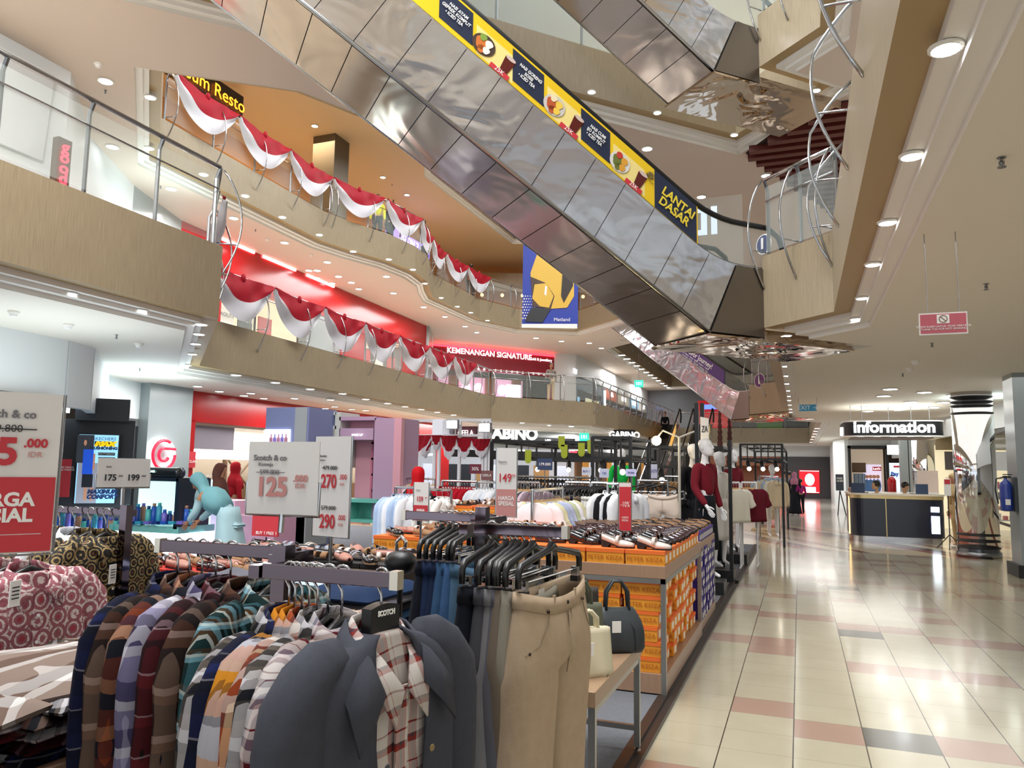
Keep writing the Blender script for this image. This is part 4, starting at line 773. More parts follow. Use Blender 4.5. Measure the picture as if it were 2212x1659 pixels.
def garment(name,label,cat,m,loc,rz,L=.72,sleeve=.56,collar=True,group=None,w=1,t=1,ph=0,fold=.014,hm=HB,parts=True,collar_m=None,placket=False,stitch=None,flare=1.04,board=False):
    o=thing(name,label,cat,loc,rz,group)
    hanger_parts(o,.40*w,hm,board=board)
    b=MB(); b.loft(torso_rings(L,w,t,fold,ph,flare),True,True); b.build('body',m,o,True,world=False)
    if sleeve:
        for s in (-1,1):
            sl=MB(); sw=.066 if sleeve<.4 else .047; rs=sleeve_rings(s,w,sleeve,.066,sw,t,ph)
            sl.loft(rs,True,True); sl.build('sleeve',m,o,True,world=False)
            if sleeve>.4: cf=MB(); cf.loft([ring(.045,.03,-.165-sleeve+.05,14,1,x0=s*(.24*w+.02)),ring(.048,.032,-.165-sleeve-.012,14,1,x0=s*(.24*w+.022))],True,True); cf.build('cuff',m,o,True,world=False)
    if collar:
        c=MB(); cm=collar_m or m
        for s in (-1,1):   # stand behind the neck and two falling points
            inner=[Vector((s*.0,.045,-.060)),Vector((s*.045,.040,-.062)),Vector((s*.072,.005,-.078)),Vector((s*.05,-.045,-.118)),Vector((s*.012,-.068,-.150))]
            outer=[Vector((s*.0,.058,-.105)),Vector((s*.062,.052,-.108)),Vector((s*.098,.005,-.128)),Vector((s*.088,-.060,-.165)),Vector((s*.075,-.082,-.215))]
            c.loft([inner,outer],False)
        c.build('collar',cm,o,True,solid=.004,world=False)
    if placket:
        p=MB(); zz=[-.15-i*.09 for i in range(int((L-.1)/.09)+1)]
        p.loft([[Vector((-.016,-.058*t-.018*i/8,z)),Vector((.016,-.058*t-.018*i/8,z))] for i,z in enumerate(zz)],False); p.build('placket',m,o,solid=.004,world=False)
        for i,z in enumerate(zz[1:]): q=MB(); q.lathe([(.006,0),(.006,.003),(.001,.003)],(0,0,0),8); q.v=[Vector((v.x,-v.z-.066*t-.018*i/8,v.y+z)) for v in q.v]; q.build('button',PLW,o,world=False)
    for ch in o.children:
        if ch.name.split('.')[0]!='hook': ch.location.z-=.032
    return o
def trousers(label,m,loc,rz,group=None,L=1.0,flare=.125,detail=False,ph=0,cat='trousers',w=.19,spread=1,tag_=None,name='trousers',hm=HB,t=1):
    o=thing(name,label,cat,loc,rz,group); clip_hanger(o,w*2+.0,hm); z0=-.178
    sag=.022; zc=z0-.235
    for s in (-1,1):
        lg=MB(); rs=[]; n=20; N=31
        lev=[z0,z0-.04,z0-.09,z0-.14,z0-.19,z0-.225,z0-.245,z0-.265,z0-.30]+[z0-.30-(L-.30)*k/13 for k in range(1,14)]
        for z in lev:
            d=z0-z; kk=min(1,max(0,(d-.205)/.07)); kk=kk*kk*(3-2*kk); hw=w*(.98+.14*min(1,d/.2)); ht=(.032+.026*min(1,d/.2))*t; u=max(0,(d-.24)/(L-.24))
            hl=w*.55+(w*.48-w*.55)*min(1,u*2) if u<.5 else w*.48+(flare-w*.48)*(u-.5)*2; x0=s*(w*.57*spread+.014*u); row=[]
            for q in range(N):
                v=-1+2*q/(N-1); a=v*math.pi/2; b_=v*math.pi; fo=.010*math.sin(5*b_+ph+3*u+s)*(.3+u)
                A=Vector((s*hw*abs(math.cos(a))**.8,ht*sgn(math.sin(a))*abs(math.sin(a))**.8,0)); Bv=Vector((x0+s*hl*sgn(math.cos(b_))*abs(math.cos(b_))**.85,(ht*.98-.008*u)*sgn(math.sin(b_))*abs(math.sin(b_))**.85*(1+fo*9)+.02*math.sin(3*u+ph)*t,0))
                p=A.lerp(Bv,kk); zz=z
                if d<.05: zz=z-sag*(1-(p.x/hw)**2)*(1.6 if p.y<0 else .6)
                row.append(Vector((p.x+.006*math.sin(7*u+ph),p.y,zz)))
            rs.append(row)
        lg.loft(rs,False); lg.build('leg',m,o,True,world=False,solid=.003)
    wb=MB(); r1=[p*1.0+Vector((0,-.002 if p.y<0 else .002,0)) for p in ring(w*1.0,.036*t,z0+.002,36,.8)]; r2=[Vector((p.x,p.y,p.z)) for p in ring(w*1.025,.041*t,z0-.045,36,.8)]
    f=lambda r,hw:[Vector((p.x,p.y,p.z-sag*(1-(p.x/hw)**2)*(1.6 if p.y<0 else .6))) for p in r]
    wb.loft([f(r1,w),f(r2,w)],True); wb.build('waistband',m,o,True,solid=.004,world=False)
    if detail:
        SD=mat('seam_shadow','#7c6c58',.9)
        for s in (-1,1):
            p=MB(); p.tube([Vector((s*(w*.55),-.052,z0-.055)),Vector((s*(w*.62),-.056,z0-.10)),Vector((s*(w*.82),-.052,z0-.15)),Vector((s*(w*1.05),-.030,z0-.17))],.0016,5); p.build('pocket_seam',SD,o,world=False)
            for (x,z) in ((w*.58,z0-.062),(w*.98,z0-.165)): q=MB(); q.ball((s*x,-.052 if x<w*.8 else -.036,z),.0055,8); q.build('rivet',mat('rivet','#33261f',.4,.6),o,True,world=False)
            q=MB(); q.box((s*w*.35,-.046,z0-.052),(.012,.006,.06)); q.build('belt_loop',m,o,world=False)
            p=MB(); p.tube([Vector((s*(w*1.1),-.01,z0-.12-.8*i/6)) for i in range(7)],.0015,4) if False else None
        p=MB(); p.tube([Vector((0,-.058,z0-.075)),Vector((.002,-.064,z0-.2)),Vector((-.004,-.056,z0-.26))],.002,5); p.tube([Vector((.03,-.055,z0-.075)),Vector((.028,-.064,z0-.17)),Vector((.002,-.062,z0-.215))],.0014,5); p.build('fly_seam',SD,o,world=False)
        q=MB(); q.ball((.012,-.05,z0-.055),.007,8); q.build('button',_m['rivet'],o,True,world=False)
        q=MB(); q.plate([(-.03,.028,z0-.02),(.012,.028,z0-.02),(.012,.028,z0-.05),(-.03,.028,z0-.05)],.002); q.build('brand_label',PWHITE,o,world=False)
    if tag_:
        q=MB(); q.plate([(w*.9,-.075,z0-.12),(w*.9+.025,-.07,z0-.12),(w*.9+.02,-.07,z0-.23),(w*.9-.005,-.075,z0-.23)],.002); q.build('paper_tag',tag_,o,world=False)
    return o
_plaid=plaid
def plaid(name,uc,vc,fu=7,fv=7):
    dk=lambda h: tuple(.66*x**1.35 for x in srgb(h)[:3])+(1,)
    return _plaid(name,[(p,dk(c)) for p,c in uc],[(p,dk(c)) for p,c in vc],fu*1.75,fv*1.75)
# check patterns
def P5(*c): n=len(c); return [(i/n,x) for i,x in enumerate(c)]
PL={}
PL['redwhite']=plaid('check_redwhite',[(0,'#e6ddd8'),(.30,'#7b2233'),(.46,'#d9c6c4'),(.56,'#9a96a2'),(.70,'#e9e4e2'),(.90,'#8a3a44'),(.93,'#e6ddd8')],[(0,'#e9e4e4'),(.25,'#6e1c2c'),(.42,'#c9c3cc'),(.46,'#e9e4e4'),(.62,'#8d8b99'),(.78,'#e9e4e4'),(.9,'#7b2233'),(.93,'#e9e4e4')],7,6)
PL['orange']=plaid('check_orange',[(0,'#a85a34'),(.35,'#e3ddd8'),(.55,'#4a4a58'),(.72,'#c46f3e'),(.9,'#e8c9a8')],[(0,'#b0623a'),(.3,'#3f3f4c'),(.5,'#d8cfc8'),(.75,'#a85a34')],6,5)
PL['mustard']=plaid('check_mustard',[(0,'#d9952a'),(.4,'#c7c6cc'),(.65,'#33343f'),(.75,'#e0a640')],[(0,'#dca03a'),(.35,'#c9c9d2'),(.7,'#3a3b44'),(.8,'#d9952a')],5,4)
PL['grey']=plaid('check_grey',[(0,'#5f5a56'),(.3,'#d6d4d8'),(.5,'#2c2e38'),(.7,'#8a8078'),(.85,'#f0eef0')],[(0,'#6a645e'),(.35,'#2c2e38'),(.55,'#cfcdd2'),(.75,'#8a8078')],7,6)
PL['navy']=plaid('check_navy',[(0,'#1f2440'),(.35,'#2e3f7a'),(.5,'#15182a'),(.75,'#8f8a8c'),(.8,'#232a4e')],[(0,'#20264a'),(.4,'#14172a'),(.6,'#a7a3ab'),(.64,'#2b3562')],6,6)
PL['brown']=plaid('check_brown',[(0,'#4c382e'),(.35,'#6f4a38'),(.55,'#22242e'),(.8,'#9b8578')],[(0,'#3f3029'),(.4,'#20222c'),(.65,'#7c5d4c'),(.85,'#b59f96')],6,5)
PL['green']=plaid('check_green',[(0,'#1f4a4a'),(.25,'#e8ece6'),(.35,'#7a5a34'),(.5,'#9cc3cf'),(.7,'#17302f'),(.85,'#5f8f99')],[(0,'#17393a'),(.3,'#9fc6d2'),(.45,'#e8ece6'),(.55,'#6d5230'),(.7,'#1c4547')],8,8)
PL['maroon']=plaid('check_maroon',[(0,'#4a1e2a'),(.4,'#a98f98'),(.55,'#2a1a22'),(.8,'#7a2f38')],[(0,'#3c1a24'),(.45,'#74323a'),(.7,'#b9a8ae'),(.75,'#3c1a24')],6,6)
PL['rust']=plaid('check_rust',[(0,'#9a5433'),(.4,'#2a2c3c'),(.6,'#c9a893'),(.8,'#3a3e5c')],[(0,'#86492e'),(.35,'#2a2c3c'),(.7,'#b98a6c')],5,5)
PL['lilac']=plaid('check_lilac',[(0,'#b9b4cc'),(.4,'#6f6a8c'),(.6,'#e2dfe8'),(.8,'#4a3b40')],[(0,'#a8a3c0'),(.4,'#e2dfe8'),(.6,'#5c5578')],5,5)
PL['shirtred']=plaid('check_coral',[(0,'#efe9e4'),(.34,'#b2564e'),(.50,'#6b5f68'),(.60,'#b2564e'),(.72,'#efe9e4'),(.86,'#c77a70'),(.89,'#efe9e4')],[(0,'#efe9e4'),(.3,'#b2564e'),(.42,'#70646c'),(.5,'#efe9e4'),(.75,'#a34b45'),(.8,'#efe9e4')],8,7)
def batik(name,bg,c1,c2,c3,sc=9):
    m=mat(name,bg,.8); t=NT(m); v,o=t.xyz(); a=t.n('ShaderNodeTexVoronoi',feature='F1'); a.inputs['Scale'].default_value=sc; a.inputs['Randomness'].default_value=.35; t.l(v,a.inputs[0])
    w_=t.math('SINE',t.math('MULTIPLY',a.outputs['Distance'],24)); nz=t.noise(v,sc*3.2,4,1.6); f=t.math('GREATER_THAN',t.math('ADD',t.math('MULTIPLY',w_,.8),t.math('MULTIPLY',nz,3.0)),1.75); g=t.math('GREATER_THAN',nz,.58)
    c=t.mix(f,srgb(bg),srgb(c1)); c=t.mix(t.math('MULTIPLY',g,.75),c,srgb(c2)); h=t.math('LESS_THAN',a.outputs['Distance'],.16); c=t.mix(h,c,srgb(c3)); t.l(c,t.b.inputs[0]); t.bump(t.noise(v,6,2),.35,.03); return m
BAT1=batik('batik_dark','#12100d','#a8905f','#46301f','#6a3523',17); BAT2=batik('batik_pink','#9a5a64','#d9c8c6','#7f3c48','#a03844',15)
# ---- mesh figure grown from a joint skeleton
def skin(name,par,m,J,E,root,sub=1,extra=None):
    names=list(J); bm=bmesh.new(); ly=bm.verts.layers.skin.verify(); vv={}
    for k in names:
        p,r=J[k]; v=bm.verts.new(p); v[ly].radius=(r,r) if not isinstance(r,tuple) else r; v[ly].use_root=(k==root); vv[k]=v
    for a,b in E: bm.edges.new((vv[a],vv[b]))
    me=bpy.data.meshes.new('t'); bm.to_mesh(me); bm.free(); o=bpy.data.objects.new('t',me)
    o.modifiers.new('k','SKIN').use_smooth_shade=True; sb=o.modifiers.new('s','SUBSURF'); sb.levels=sub; sb.render_levels=sub
    me2=ev(o)
    if extra:
        mb=extra; bm=bmesh.new(); bm.from_mesh(me2); n=len(bm.verts); vs=[bm.verts.new(v) for v in mb.v]; 
        for f in mb.f: 
            try: bm.faces.new([vs[i] for i in f]).smooth=True
            except ValueError: pass
        bm.to_mesh(me2); bm.free()
    me2.name=name; me2.materials.clear(); me2.materials.append(m); me2.shade_smooth(); r=bpy.data.objects.new(name,me2); C.objects.link(r); r.parent=par; return r
def head_mb(c,s=1,yaw=0,pitch=0,neck=True):
    """head facing -Y: skull, jaw, nose, ears, lips, eye sockets"""
    mb=MB(); prof=[(-.112,.030,-.035),(-.105,.046,-.03),(-.085,.058,-.02),(-.055,.066,-.008),(-.02,.073,.0),(.02,.077,.006),(.055,.076,.012),(.085,.064,.014),(.105,.042,.012),(.116,.012,.01)]
    n=20; rings=[]
    for z,r,y0 in prof:
        rr=[]
        for k in range(n):
            a=2*math.pi*k/n; x=r*math.cos(a); y=r*1.2*math.sin(a)+y0
            if math.sin(a)<-.8: 
                y+= -.010 if -.06<z<-.03 else (.008 if .0<z<.03 and abs(x)>.01 else 0)
            rr.append(Vector((x,y,z)))
        rings.append(rr)
    mb.loft(rings,True,True)
    mb.tube([(0,-.080,.022),(0,-.096,-.002),(0,-.108,-.022),(0,-.088,-.032)],[.007,.009,.013,.006],8)
    mb.ball((0,-.092,-.052),.018,8,0,(1.1,.45,.4))
    for s_ in (-1,1): mb.ball((s_*.077,.012,-.008),.022,8,0,(.35,.8,1.3)); mb.ball((s_*.028,-.078,.016),.012,8,0,(1.1,.5,.6))
    M=Matrix.Rotation(yaw,3,'Z')@Matrix.Rotation(pitch,3,'X'); mb.v=[Vector(c)+M@(v*s) for v in mb.v]; return mb
def hand_pts(J,E,wr,d,side,pre,s=1,palm=None,curl=.25):
    """palm and five bent fingers; d=direction of the hand, palm=palm normal"""
    d=Vector(d).normalized(); pn=Vector(palm or (0,-1,0)); pn=(pn-d*pn.dot(d)).normalized(); sd=d.cross(pn)*side; wr=Vector(wr)
    J[pre+'pa']=(wr+d*.035*s,(.020*s,.013*s)); E.append((pre+'wr',pre+'pa'))
    for i,(off,L) in enumerate(((-.030,.070),(-.010,.082),(.010,.078),(.028,.062))):
        b=wr+d*.085*s+sd*off*s; J[pre+'k%d'%i]=(b,.0095*s); J[pre+'m%d'%i]=(b+d*L*.5*s+pn*curl*.012*s,.0082*s); J[pre+'t%d'%i]=(b+d*L*s+pn*curl*.05*s,.0065*s)
        E+= [(pre+'pa',pre+'k%d'%i),(pre+'k%d'%i,pre+'m%d'%i),(pre+'m%d'%i,pre+'t%d'%i)]
    b=wr+d*.03*s-sd*.030*s; J[pre+'th0']=(b,.011*s); J[pre+'th1']=(b+d*.035*s-sd*.022*s+pn*.01*s,.009*s); J[pre+'th2']=(b+d*.062*s-sd*.028*s+pn*.02*s,.0075*s); E+=[(pre+'wr',pre+'th0') if False else (pre+'pa',pre+'th0'),(pre+'th0',pre+'th1'),(pre+'th1',pre+'th2')]
def figure(name,label,loc,rz,skin_m,H_=1.68,pose=None,top=None,bottom=None,hijab=None,hair=None,shoes=None,group=None,cat='person',hands=True,headyaw=0,headpitch=0,topL=.0,skirt=None,sleeve_to=1.0,apron=None,lean=0,tight=1):
    """standing figure, faces local -Y. pose: dict of joint overrides (metres at 1.7 m)"""
    k=H_/1.7; o=thing(name,label,cat,loc,rz,group)
    P={'pel':(0,0,.93),'sp':(0,.01,1.10),'ch':(0,.005,1.28),'nk':(0,.012,1.45),'hd':(0,-.002,1.56),
       'shl':(.17,.01,1.39),'ell':(.215,.02,1.12),'wrl':(.225,-.03,.87),'shr':(-.17,.01,1.39),'elr':(-.215,.02,1.12),'wrr':(-.225,-.03,.87),
       'hpl':(.09,0,.90),'knl':(.095,-.01,.50),'anl':(.10,.02,.09),'tol':(.10,-.13,.03),'hpr':(-.09,0,.90),'knr':(-.095,-.01,.50),'anr':(-.10,.02,.09),'tor':(-.10,-.13,.03)}
    if pose: P.update(pose)
    P={a:Vector(b)*k for a,b in P.items()}
    Rr=dict(pel=.11,sp=.095,ch=.115,nk=.048,hd=.05,shl=.05,ell=.036,wrl=.024,shr=.05,elr=.036,wrr=.024,hpl=.085,knl=.052,anl=.034,tol=.024,hpr=.085,knr=.052,anr=.034,tor=.024)
    E0=[('pel','sp'),('sp','ch'),('ch','nk'),('nk','hd'),('ch','shl'),('shl','ell'),('ell','wrl'),('ch','shr'),('shr','elr'),('elr','wrr'),('pel','hpl'),('hpl','knl'),('knl','anl'),('anl','tol'),('pel','hpr'),('hpr','knr'),('knr','anr'),('anr','tor')]
    J={a:(P[a],Rr[a]*k*.92) for a in P}; E=list(E0)
    if hands:
        for s,c in ((1,'l'),(-1,'r')):
            d=P['wr'+c]-P['el'+c]; hand_pts(J,E,P['wr'+c],d+Vector((0,-.02,-.05)),s,'wr'[:0]+c+'h_' if False else c+'_',k,palm=(-s,-.2,0)); 
            E=[((('wr'+c) if a==c+'_wr' else a),b) for a,b in E]
    hc=P['hd']+Vector((0,-.012,.062))*k
    skin('body',o,skin_m,J,E,'pel',1,head_mb(hc,k*1.0,headyaw,headpitch))
    def sub(nm,keys,ed,m,add,mul=1.0): 
        JJ={a:(P[a],(Rr[a]*mul+add)*k) for a in keys}; return skin(nm,o,m,JJ,[e for e in E0 if e[0] in keys and e[1] in keys],keys[0],1)
    if top:
        ks=['pel','sp','ch','shl','ell','shr','elr']+(['wrl','wrr'] if sleeve_to>.9 else [])
        JJ={a:(P[a],(Rr[a]+(.024 if lean else .018))*k*tight) for a in ks}
        if topL==0: JJ['pel']=(P['sp'].lerp(P['pel'],.7),(.105)*k)
        else: JJ['hemx']=(P['pel']-Vector((0,0,topL))*k,(.14)*k)
        if sleeve_to<=.9: 
            for c in 'lr': JJ['el'+c]=(P['sh'+c].lerp(P['el'+c],sleeve_to),.055*k)
        JJ['nb']=(P['ch'].lerp(P['nk'],.75),.06*k)
        ed=[e for e in E0 if e[0] in JJ and e[1] in JJ]+[('ch','nb')]+([('pel','hemx')] if topL else []); skin('top',o,top,JJ,ed,'pel',1)
    if bottom: sub('trousers',['pel','hpl','knl','anl','hpr','knr','anr'],None,bottom,.014)
    if skirt:
        z0=P['sp'].z*.55+P['pel'].z*.45; z1=skirt[1]; mb=MB(); c0=P['sp'].lerp(P['pel'],.5); n=8; z0+=.07 if lean else 0; HW0=.175 if lean else .135
        mid=(P['anl']+P['anr'])/2; rs=[]
        for i in range(n+1):
            u=i/n; c=Vector((c0.x,c0.y,0)).lerp(Vector((mid.x,mid.y,0)),u); hw=(HW0+(skirt[2]-HW0)*u)*k; rs.append(ring(hw,hw*.8,z0+(z1-z0)*u,32,1,.012*u*3,1,6,x0=c.x,y0=c.y))
        mb.loft(rs,True,True); mb.build('skirt',skirt[0],o,True,world=False)
    if hair:
        mb=MB(); c=hc+Vector((0,.012,.02))*k; mb.ball(c,.093*k,16,0,(.98,1.08,1.08)); mb.v=[v if (v.y>hc.y-.055*k or v.z>hc.z+.055*k) else Vector((v.x,hc.y-.05*k,v.z)) for v in mb.v]
        M=Matrix.Rotation(headyaw,3,'Z')@Matrix.Rotation(headpitch,3,'X'); mb.v=[hc+M@(v-hc) for v in mb.v]; mb.build('hair',hair,o,True,world=False)
    if hijab:
        mb=MB(); rs=[]; M=Matrix.Rotation(headyaw,3,'Z')@Matrix.Rotation(headpitch,3,'X')
        for (z,r,y0,ry) in ((.128,.02,.012,1),(.112,.062,.014,1.15),(.075,.088,.014,1.15),(.02,.096,.018,1.1),(-.04,.094,.02,1.05),(-.09,.088,.02,1.0),(-.14,.10,.02,1.0),(-.20,.16,.02,.75),(-.28,.205,.01,.65),(-.36,.19,-.01,.75),(-.42,.16,-.02,.8)):
            rr=[]
            for q in range(24):
                a=2*math.pi*q/24; x=r*math.cos(a); y=r*ry*math.sin(a)+y0
                if -.06<z<.09 and math.sin(a)<-.55: y=max(y,-.055)
                v=Vector((x,y*(1+.04*math.sin(7*a)),z))*k
                if z>-.12: v=M@v
                rr.append(hc+v)
            rs.append(rr)
        if lean:
            ax_=(P['nk']-P['sp']).normalized(); xx=Vector((1,0,0)); yy=ax_.cross(xx)
            for i,(f,r_) in enumerate(((0.0,.10),(.25,.19),(.55,.235),(.85,.21),(1.1,.17))):
                cc=P['nk'].lerp(P['sp'],f); rs[6+i]=[cc+xx*r_*math.cos(2*math.pi*q/24)+yy*r_*.72*math.sin(2*math.pi*q/24)*(1+.05*math.sin(q*2)) for q in range(24)]
        mb.loft(rs,True,True); mb.build('headscarf',hijab,o,True,world=False)
    if shoes:
        for c in 'lr': mb=MB(); a=P['an'+c]; mb.ball((a.x,a.y-.06*k,.035*k),.11*k,12,0,(.42,1.15,.34)); mb.build('shoe',shoes,o,True,world=False)
    return o
SK=mat('skin_tan','#b27d5c',.5); SK2=mat('skin_light','#c99a78',.5); MANN=mat('mannequin_white','#e9e8ea',.35,coat=.2); HAIR=mat('hair_black','#15120f',.4)
# ================================================================ INFORMATION DESK AND AISLE
def stadium(x0,x1,y0,y1,r,n=8):
    out=[]
    for cx,cy,a0 in ((x1-r,y1-r,0),(x0+r,y1-r,90),(x0+r,y0+r,180),(x1-r,y0+r,270)): out+=[(cx+r*math.cos(math.radians(a0+90*i/n)),cy+r*math.sin(math.radians(a0+90*i/n))) for i in range(n+1)]
    return out
dk=thing('information_desk','navy round cornered information desk with a brass top edge under the lit canopy','desk',(2.1,20.9,0))
X0,X1,Y0,Y1=1.12,3.12,20.0,22.0
MB().prism(stadium(X0,X1,Y0,Y1,.28),.14,1.02).build('navy_front',mat('navy_gloss','#14192b',.25,coat=.3),dk)
MB().prism(stadium(X0+.05,X1-.05,Y0+.05,Y1-.05,.25),0,.14).build('steel_plinth',STEEL,dk)
MB().prism(stadium(X0-.01,X1+.01,Y0-.01,Y1+.01,.29),1.02,1.10).build('brass_edge',mat('brass_glow','#d9c08a',.25,.6,),dk)
MB().prism(stadium(X0-.03,X1+.03,Y0-.03,Y1+.03,.3),1.10,1.14).build('counter_top',mat('counter_white','#e7dfd0',.25),dk)
MB().box((1.88,19.99,.57),(.02,.03,.9)).build('brass_strip',_m['brass_glow'],dk)
m=MB(); m.box((X1-.22,19.985,.45),(.17,.03,.40)); m.box((X1-.22,19.985,.80),(.17,.03,.12)); m.build('lit_panel',GLOWC,dk)
MB().box((X0-.005,20.5,.6),(.02,.12,.9)).build('lit_strip',GLOWY,dk)
MB().box((X0+.1,20.9,.62),(.12,1.1,1.25),0).build('wood_end',mat('desk_wood','#a8703c',.4),dk)
cp=thing('information_canopy','black rounded overhead canopy with white lit lettering hung above the desk','canopy',(2.1,20.9,2.5))
MB().prism(stadium(1.02,3.18,19.9,21.9,.35),2.50,2.83).build('black_band',BLACK,cp)
for z in (2.475,2.83): MB().prism(stadium(1.0,3.2,19.88,21.92,.36),z,z+.03).build('pale_trim',PLW,cp)
MB().prism(stadium(1.2,3.0,20.1,21.7,.3),2.462,2.476).build('underside',mat('canopy_under','#6e5238',.4),cp)
text('information',.37,FR((2.10,19.86,2.69),(1,0,0),(0,0,1)),SIGNW,cp,bold=.012); MB().box((1.0,20.4,2.62),(.06,.35,.2)).build('lit_end_letter',SIGNW,cp)
for x in (1.2,1.45,2.1,2.6,3.0): m=MB(); m.tube([(x,20.3+(x>2)*.6,2.85),(x,20.3+(x>2)*.6,ZC)],.008,5); m.build('suspension_wire',DSTEEL,cp)
m=MB()
for i in range(5): m.box((1.4+i*.35,19.97,2.49),(.14,.03,.03))
m.build('under_lights',GLOWC,cp)
# things on the desk
def laptop(x,y,rz,label):
    o=thing('laptop',label,'laptop',(x,y,1.14),rz); m=MB(); m.box((0,0,.01),(.32,.22,.02)); m.build('base',DSTEEL,o,world=False); m=MB(); m.box((0,.11,.12),(.32,.015,.23)); m.build('lid',mat('lid_blue','#3a4a68',.4),o,world=False)
laptop(1.35,20.25,2.7,'open laptop at the left end of the information desk'); laptop(2.62,20.3,-2.6,'blue lidded open laptop at the right of the information desk')
o=thing('acrylic_notice','pale notice board standing on the right of the information desk','notice',(2.85,20.5,1.14)); MB().box((2.85,20.55,1.42),(.45,.02,.55)).build('board',mat('pale_pink','#e6cfc4',.5),o); MB().box((2.85,20.5,1.16),(.4,.1,.03)).build('foot',PLW,o)
def column(x,y,r,label):
    o=thing('mirror_column',label,'column',(x,y,0)); m=MB(); m.lathe([(r,.0),(r,ZC-.0)],(x,y,0),48); m.build('mirror_shell',mat('mirror_chrome','#dcdcde',.05,1),o,True)
    for zz in (.17,.30,.42,2.83,2.98,3.06,3.16): m=MB(); m.lathe([(r+.004,zz),(r+.010,zz+.005),(r+.010,zz+.02),(r+.004,zz+.025)],(x,y,0),48); m.build('dark_band',BLACK,o,True)
    m=MB(); m.lathe([(r+.02,0),(r+.02,.10)],(x,y,0),48); m.build('base_ring',DSTEEL,o,True)
column(3.29,17.6,.37,'large mirror polished round column in front of the glass shop at the right')
column(3.72,27.2,.36,'mirror polished round column standing behind the information desk')
# blue extinguisher
def extinguisher(c,col,label,wall=(.0,1)):
    o=thing('fire_extinguisher',label,'fire extinguisher',c); x,y,z=c; m=MB(); m.lathe([(.03,0),(.085,.01),(.09,.04),(.09,.40),(.075,.46),(.03,.50),(.025,.53)],(x,y,z),20); m.build('cylinder',mat('ext_'+col,col,.3,coat=.4),o,True)
    m=MB(); m.box((x+.02,y,z+.55),(.12,.03,.03)); m.box((x+.03,y,z+.59),(.13,.02,.015)); m.lathe([(.022,.52),(.022,.57)],(x,y,z),10); m.build('valve_handle',BLACK,o)
    m=MB(); m.tube([(x-.02,y,z+.55),(x-.13,y,z+.52),(x-.15,y,z+.35),(x-.12,y-.02,z+.12)],.011,6); m.build('hose',RUB,o,True); m=MB(); m.box((x,y-.088,z+.15),(.07,.01,.09)); m.build('white_label',PLW,o)
    m=MB(); m.box((x+.115,y,z+.27),(.04,.2,.55)); m.build('bracket_board',mat('bracket_dark','#3b4248',.5),o)
extinguisher((3.12,14.42,1.03),'#1d3a94','blue fire extinguisher with a black hose hung on the square grey column')
o=thing('fire_extinguisher','red fire extinguisher standing behind the information desk','fire extinguisher',(1.97,24,0)); m=MB(); m.lathe([(.03,.9),(.10,.92),(.11,.96),(.11,1.42),(.07,1.5),(.03,1.53)],(2.35,23.2,0),16); m.lathe([(.12,0),(.12,.03),(.02,.05),(.02,.9)],(2.35,23.2,0),12); m.build('cylinder',RED,o,True); m=MB(); m.box((2.37,23.2,1.56),(.1,.03,.04)); m.build('valve_handle',BLACK,o)
# black music stand style tripod and red leaflet
o=thing('tripod_stand','black tripod leaflet stand at the right corner of the information desk','stand',(3.0,18.9,0))
m=MB(); m.tube([(3.0,18.9,.15),(3.0,18.9,1.15)],.012,6); m.build('pole',BLACK,o)
for a in (.3,2.4,4.5): m=MB(); m.tube([(3.0,18.9,.32),(3.0+.3*math.cos(a),18.9+.3*math.sin(a),.01)],.010,6); m.build('leg',BLACK,o)
m=MB(); m.box((3.0,18.9,1.33),(.13,.015,.36)); m.build('leaflet_board',PLW,o); m=MB(); m.box((3.0,18.888,1.45),(.11,.005,.1)); m.build('red_print',PRED,o)
# free shirt board
o=thing('standing_notice','dark upright FREE notice board on thin legs beside the white wall','notice',(1.55,32,0)); c=AY(1814,1048,32); m=MB(); m.box((c.x,32,1.25),(.28,.03,.62)); m.build('board',mat('notice_dark','#2c3440',.5),o); m=MB(); m.tube([(c.x,32.05,.95),(c.x-.1,32.0,0)],.02,5); m.tube([(c.x,32.05,.95),(c.x+.2,32.2,0)],.02,5); m.build('leg',BLACK,o); text('FREE\nT-SHIRT',.1,FR((c.x,31.97,1.35),(1,0,0),(0,0,1)),WTX,o)
# hanging no smoking sign, exit sign, green signs
o=thing('no_smoking_sign','small pink and white no smoking sign hung from the aisle ceiling','sign',(.95,5.8,2.7)); c=AY(2037,699,5.8); s0=AY(1984,678,5.8); s1=AY(2091,720,5.8); W_=s1.x-s0.x; Hh=abs(s0.z-s1.z)
FRs=FR(c,(1,0,0),(0,0,1))
m=MB(); m.box(c,(W_,.012,Hh)); m.build('acrylic_frame',PLW,o); m=MB(); m.box(c+Vector((0,-.008,0)),(W_*.95,.004,Hh*.88)); m.build('pink_panel',mat('sign_pink','#c2606e',.5),o)
m=MB(); m.box(c+Vector((0,-.011,Hh*.2)),(.075,.003,.06)); m.build('white_square',WTX,o); m=MB(); m.tube([c+Vector((.024*math.cos(a),-.014,Hh*.2+.024*math.sin(a))) for a in [i*math.pi/8 for i in range(17)]],.003,4); m.tube([c+Vector((-.017,-.014,Hh*.2+.017)),c+Vector((.017,-.014,Hh*.2-.017))],.003,4); m.build('no_smoking_mark',mat('mark_brown','#8f6a58',.5),o)
text('TERIMA KASIH UNTUK TIDAK MEROKOK',.018,FR(c+Vector((0,-.012,-Hh*.14)),(1,0,0),(0,0,1)),WTX,o); text('THANK YOU FOR NOT SMOKING',.018,FR(c+Vector((0,-.012,-Hh*.26)),(1,0,0),(0,0,1)),WTX,o)
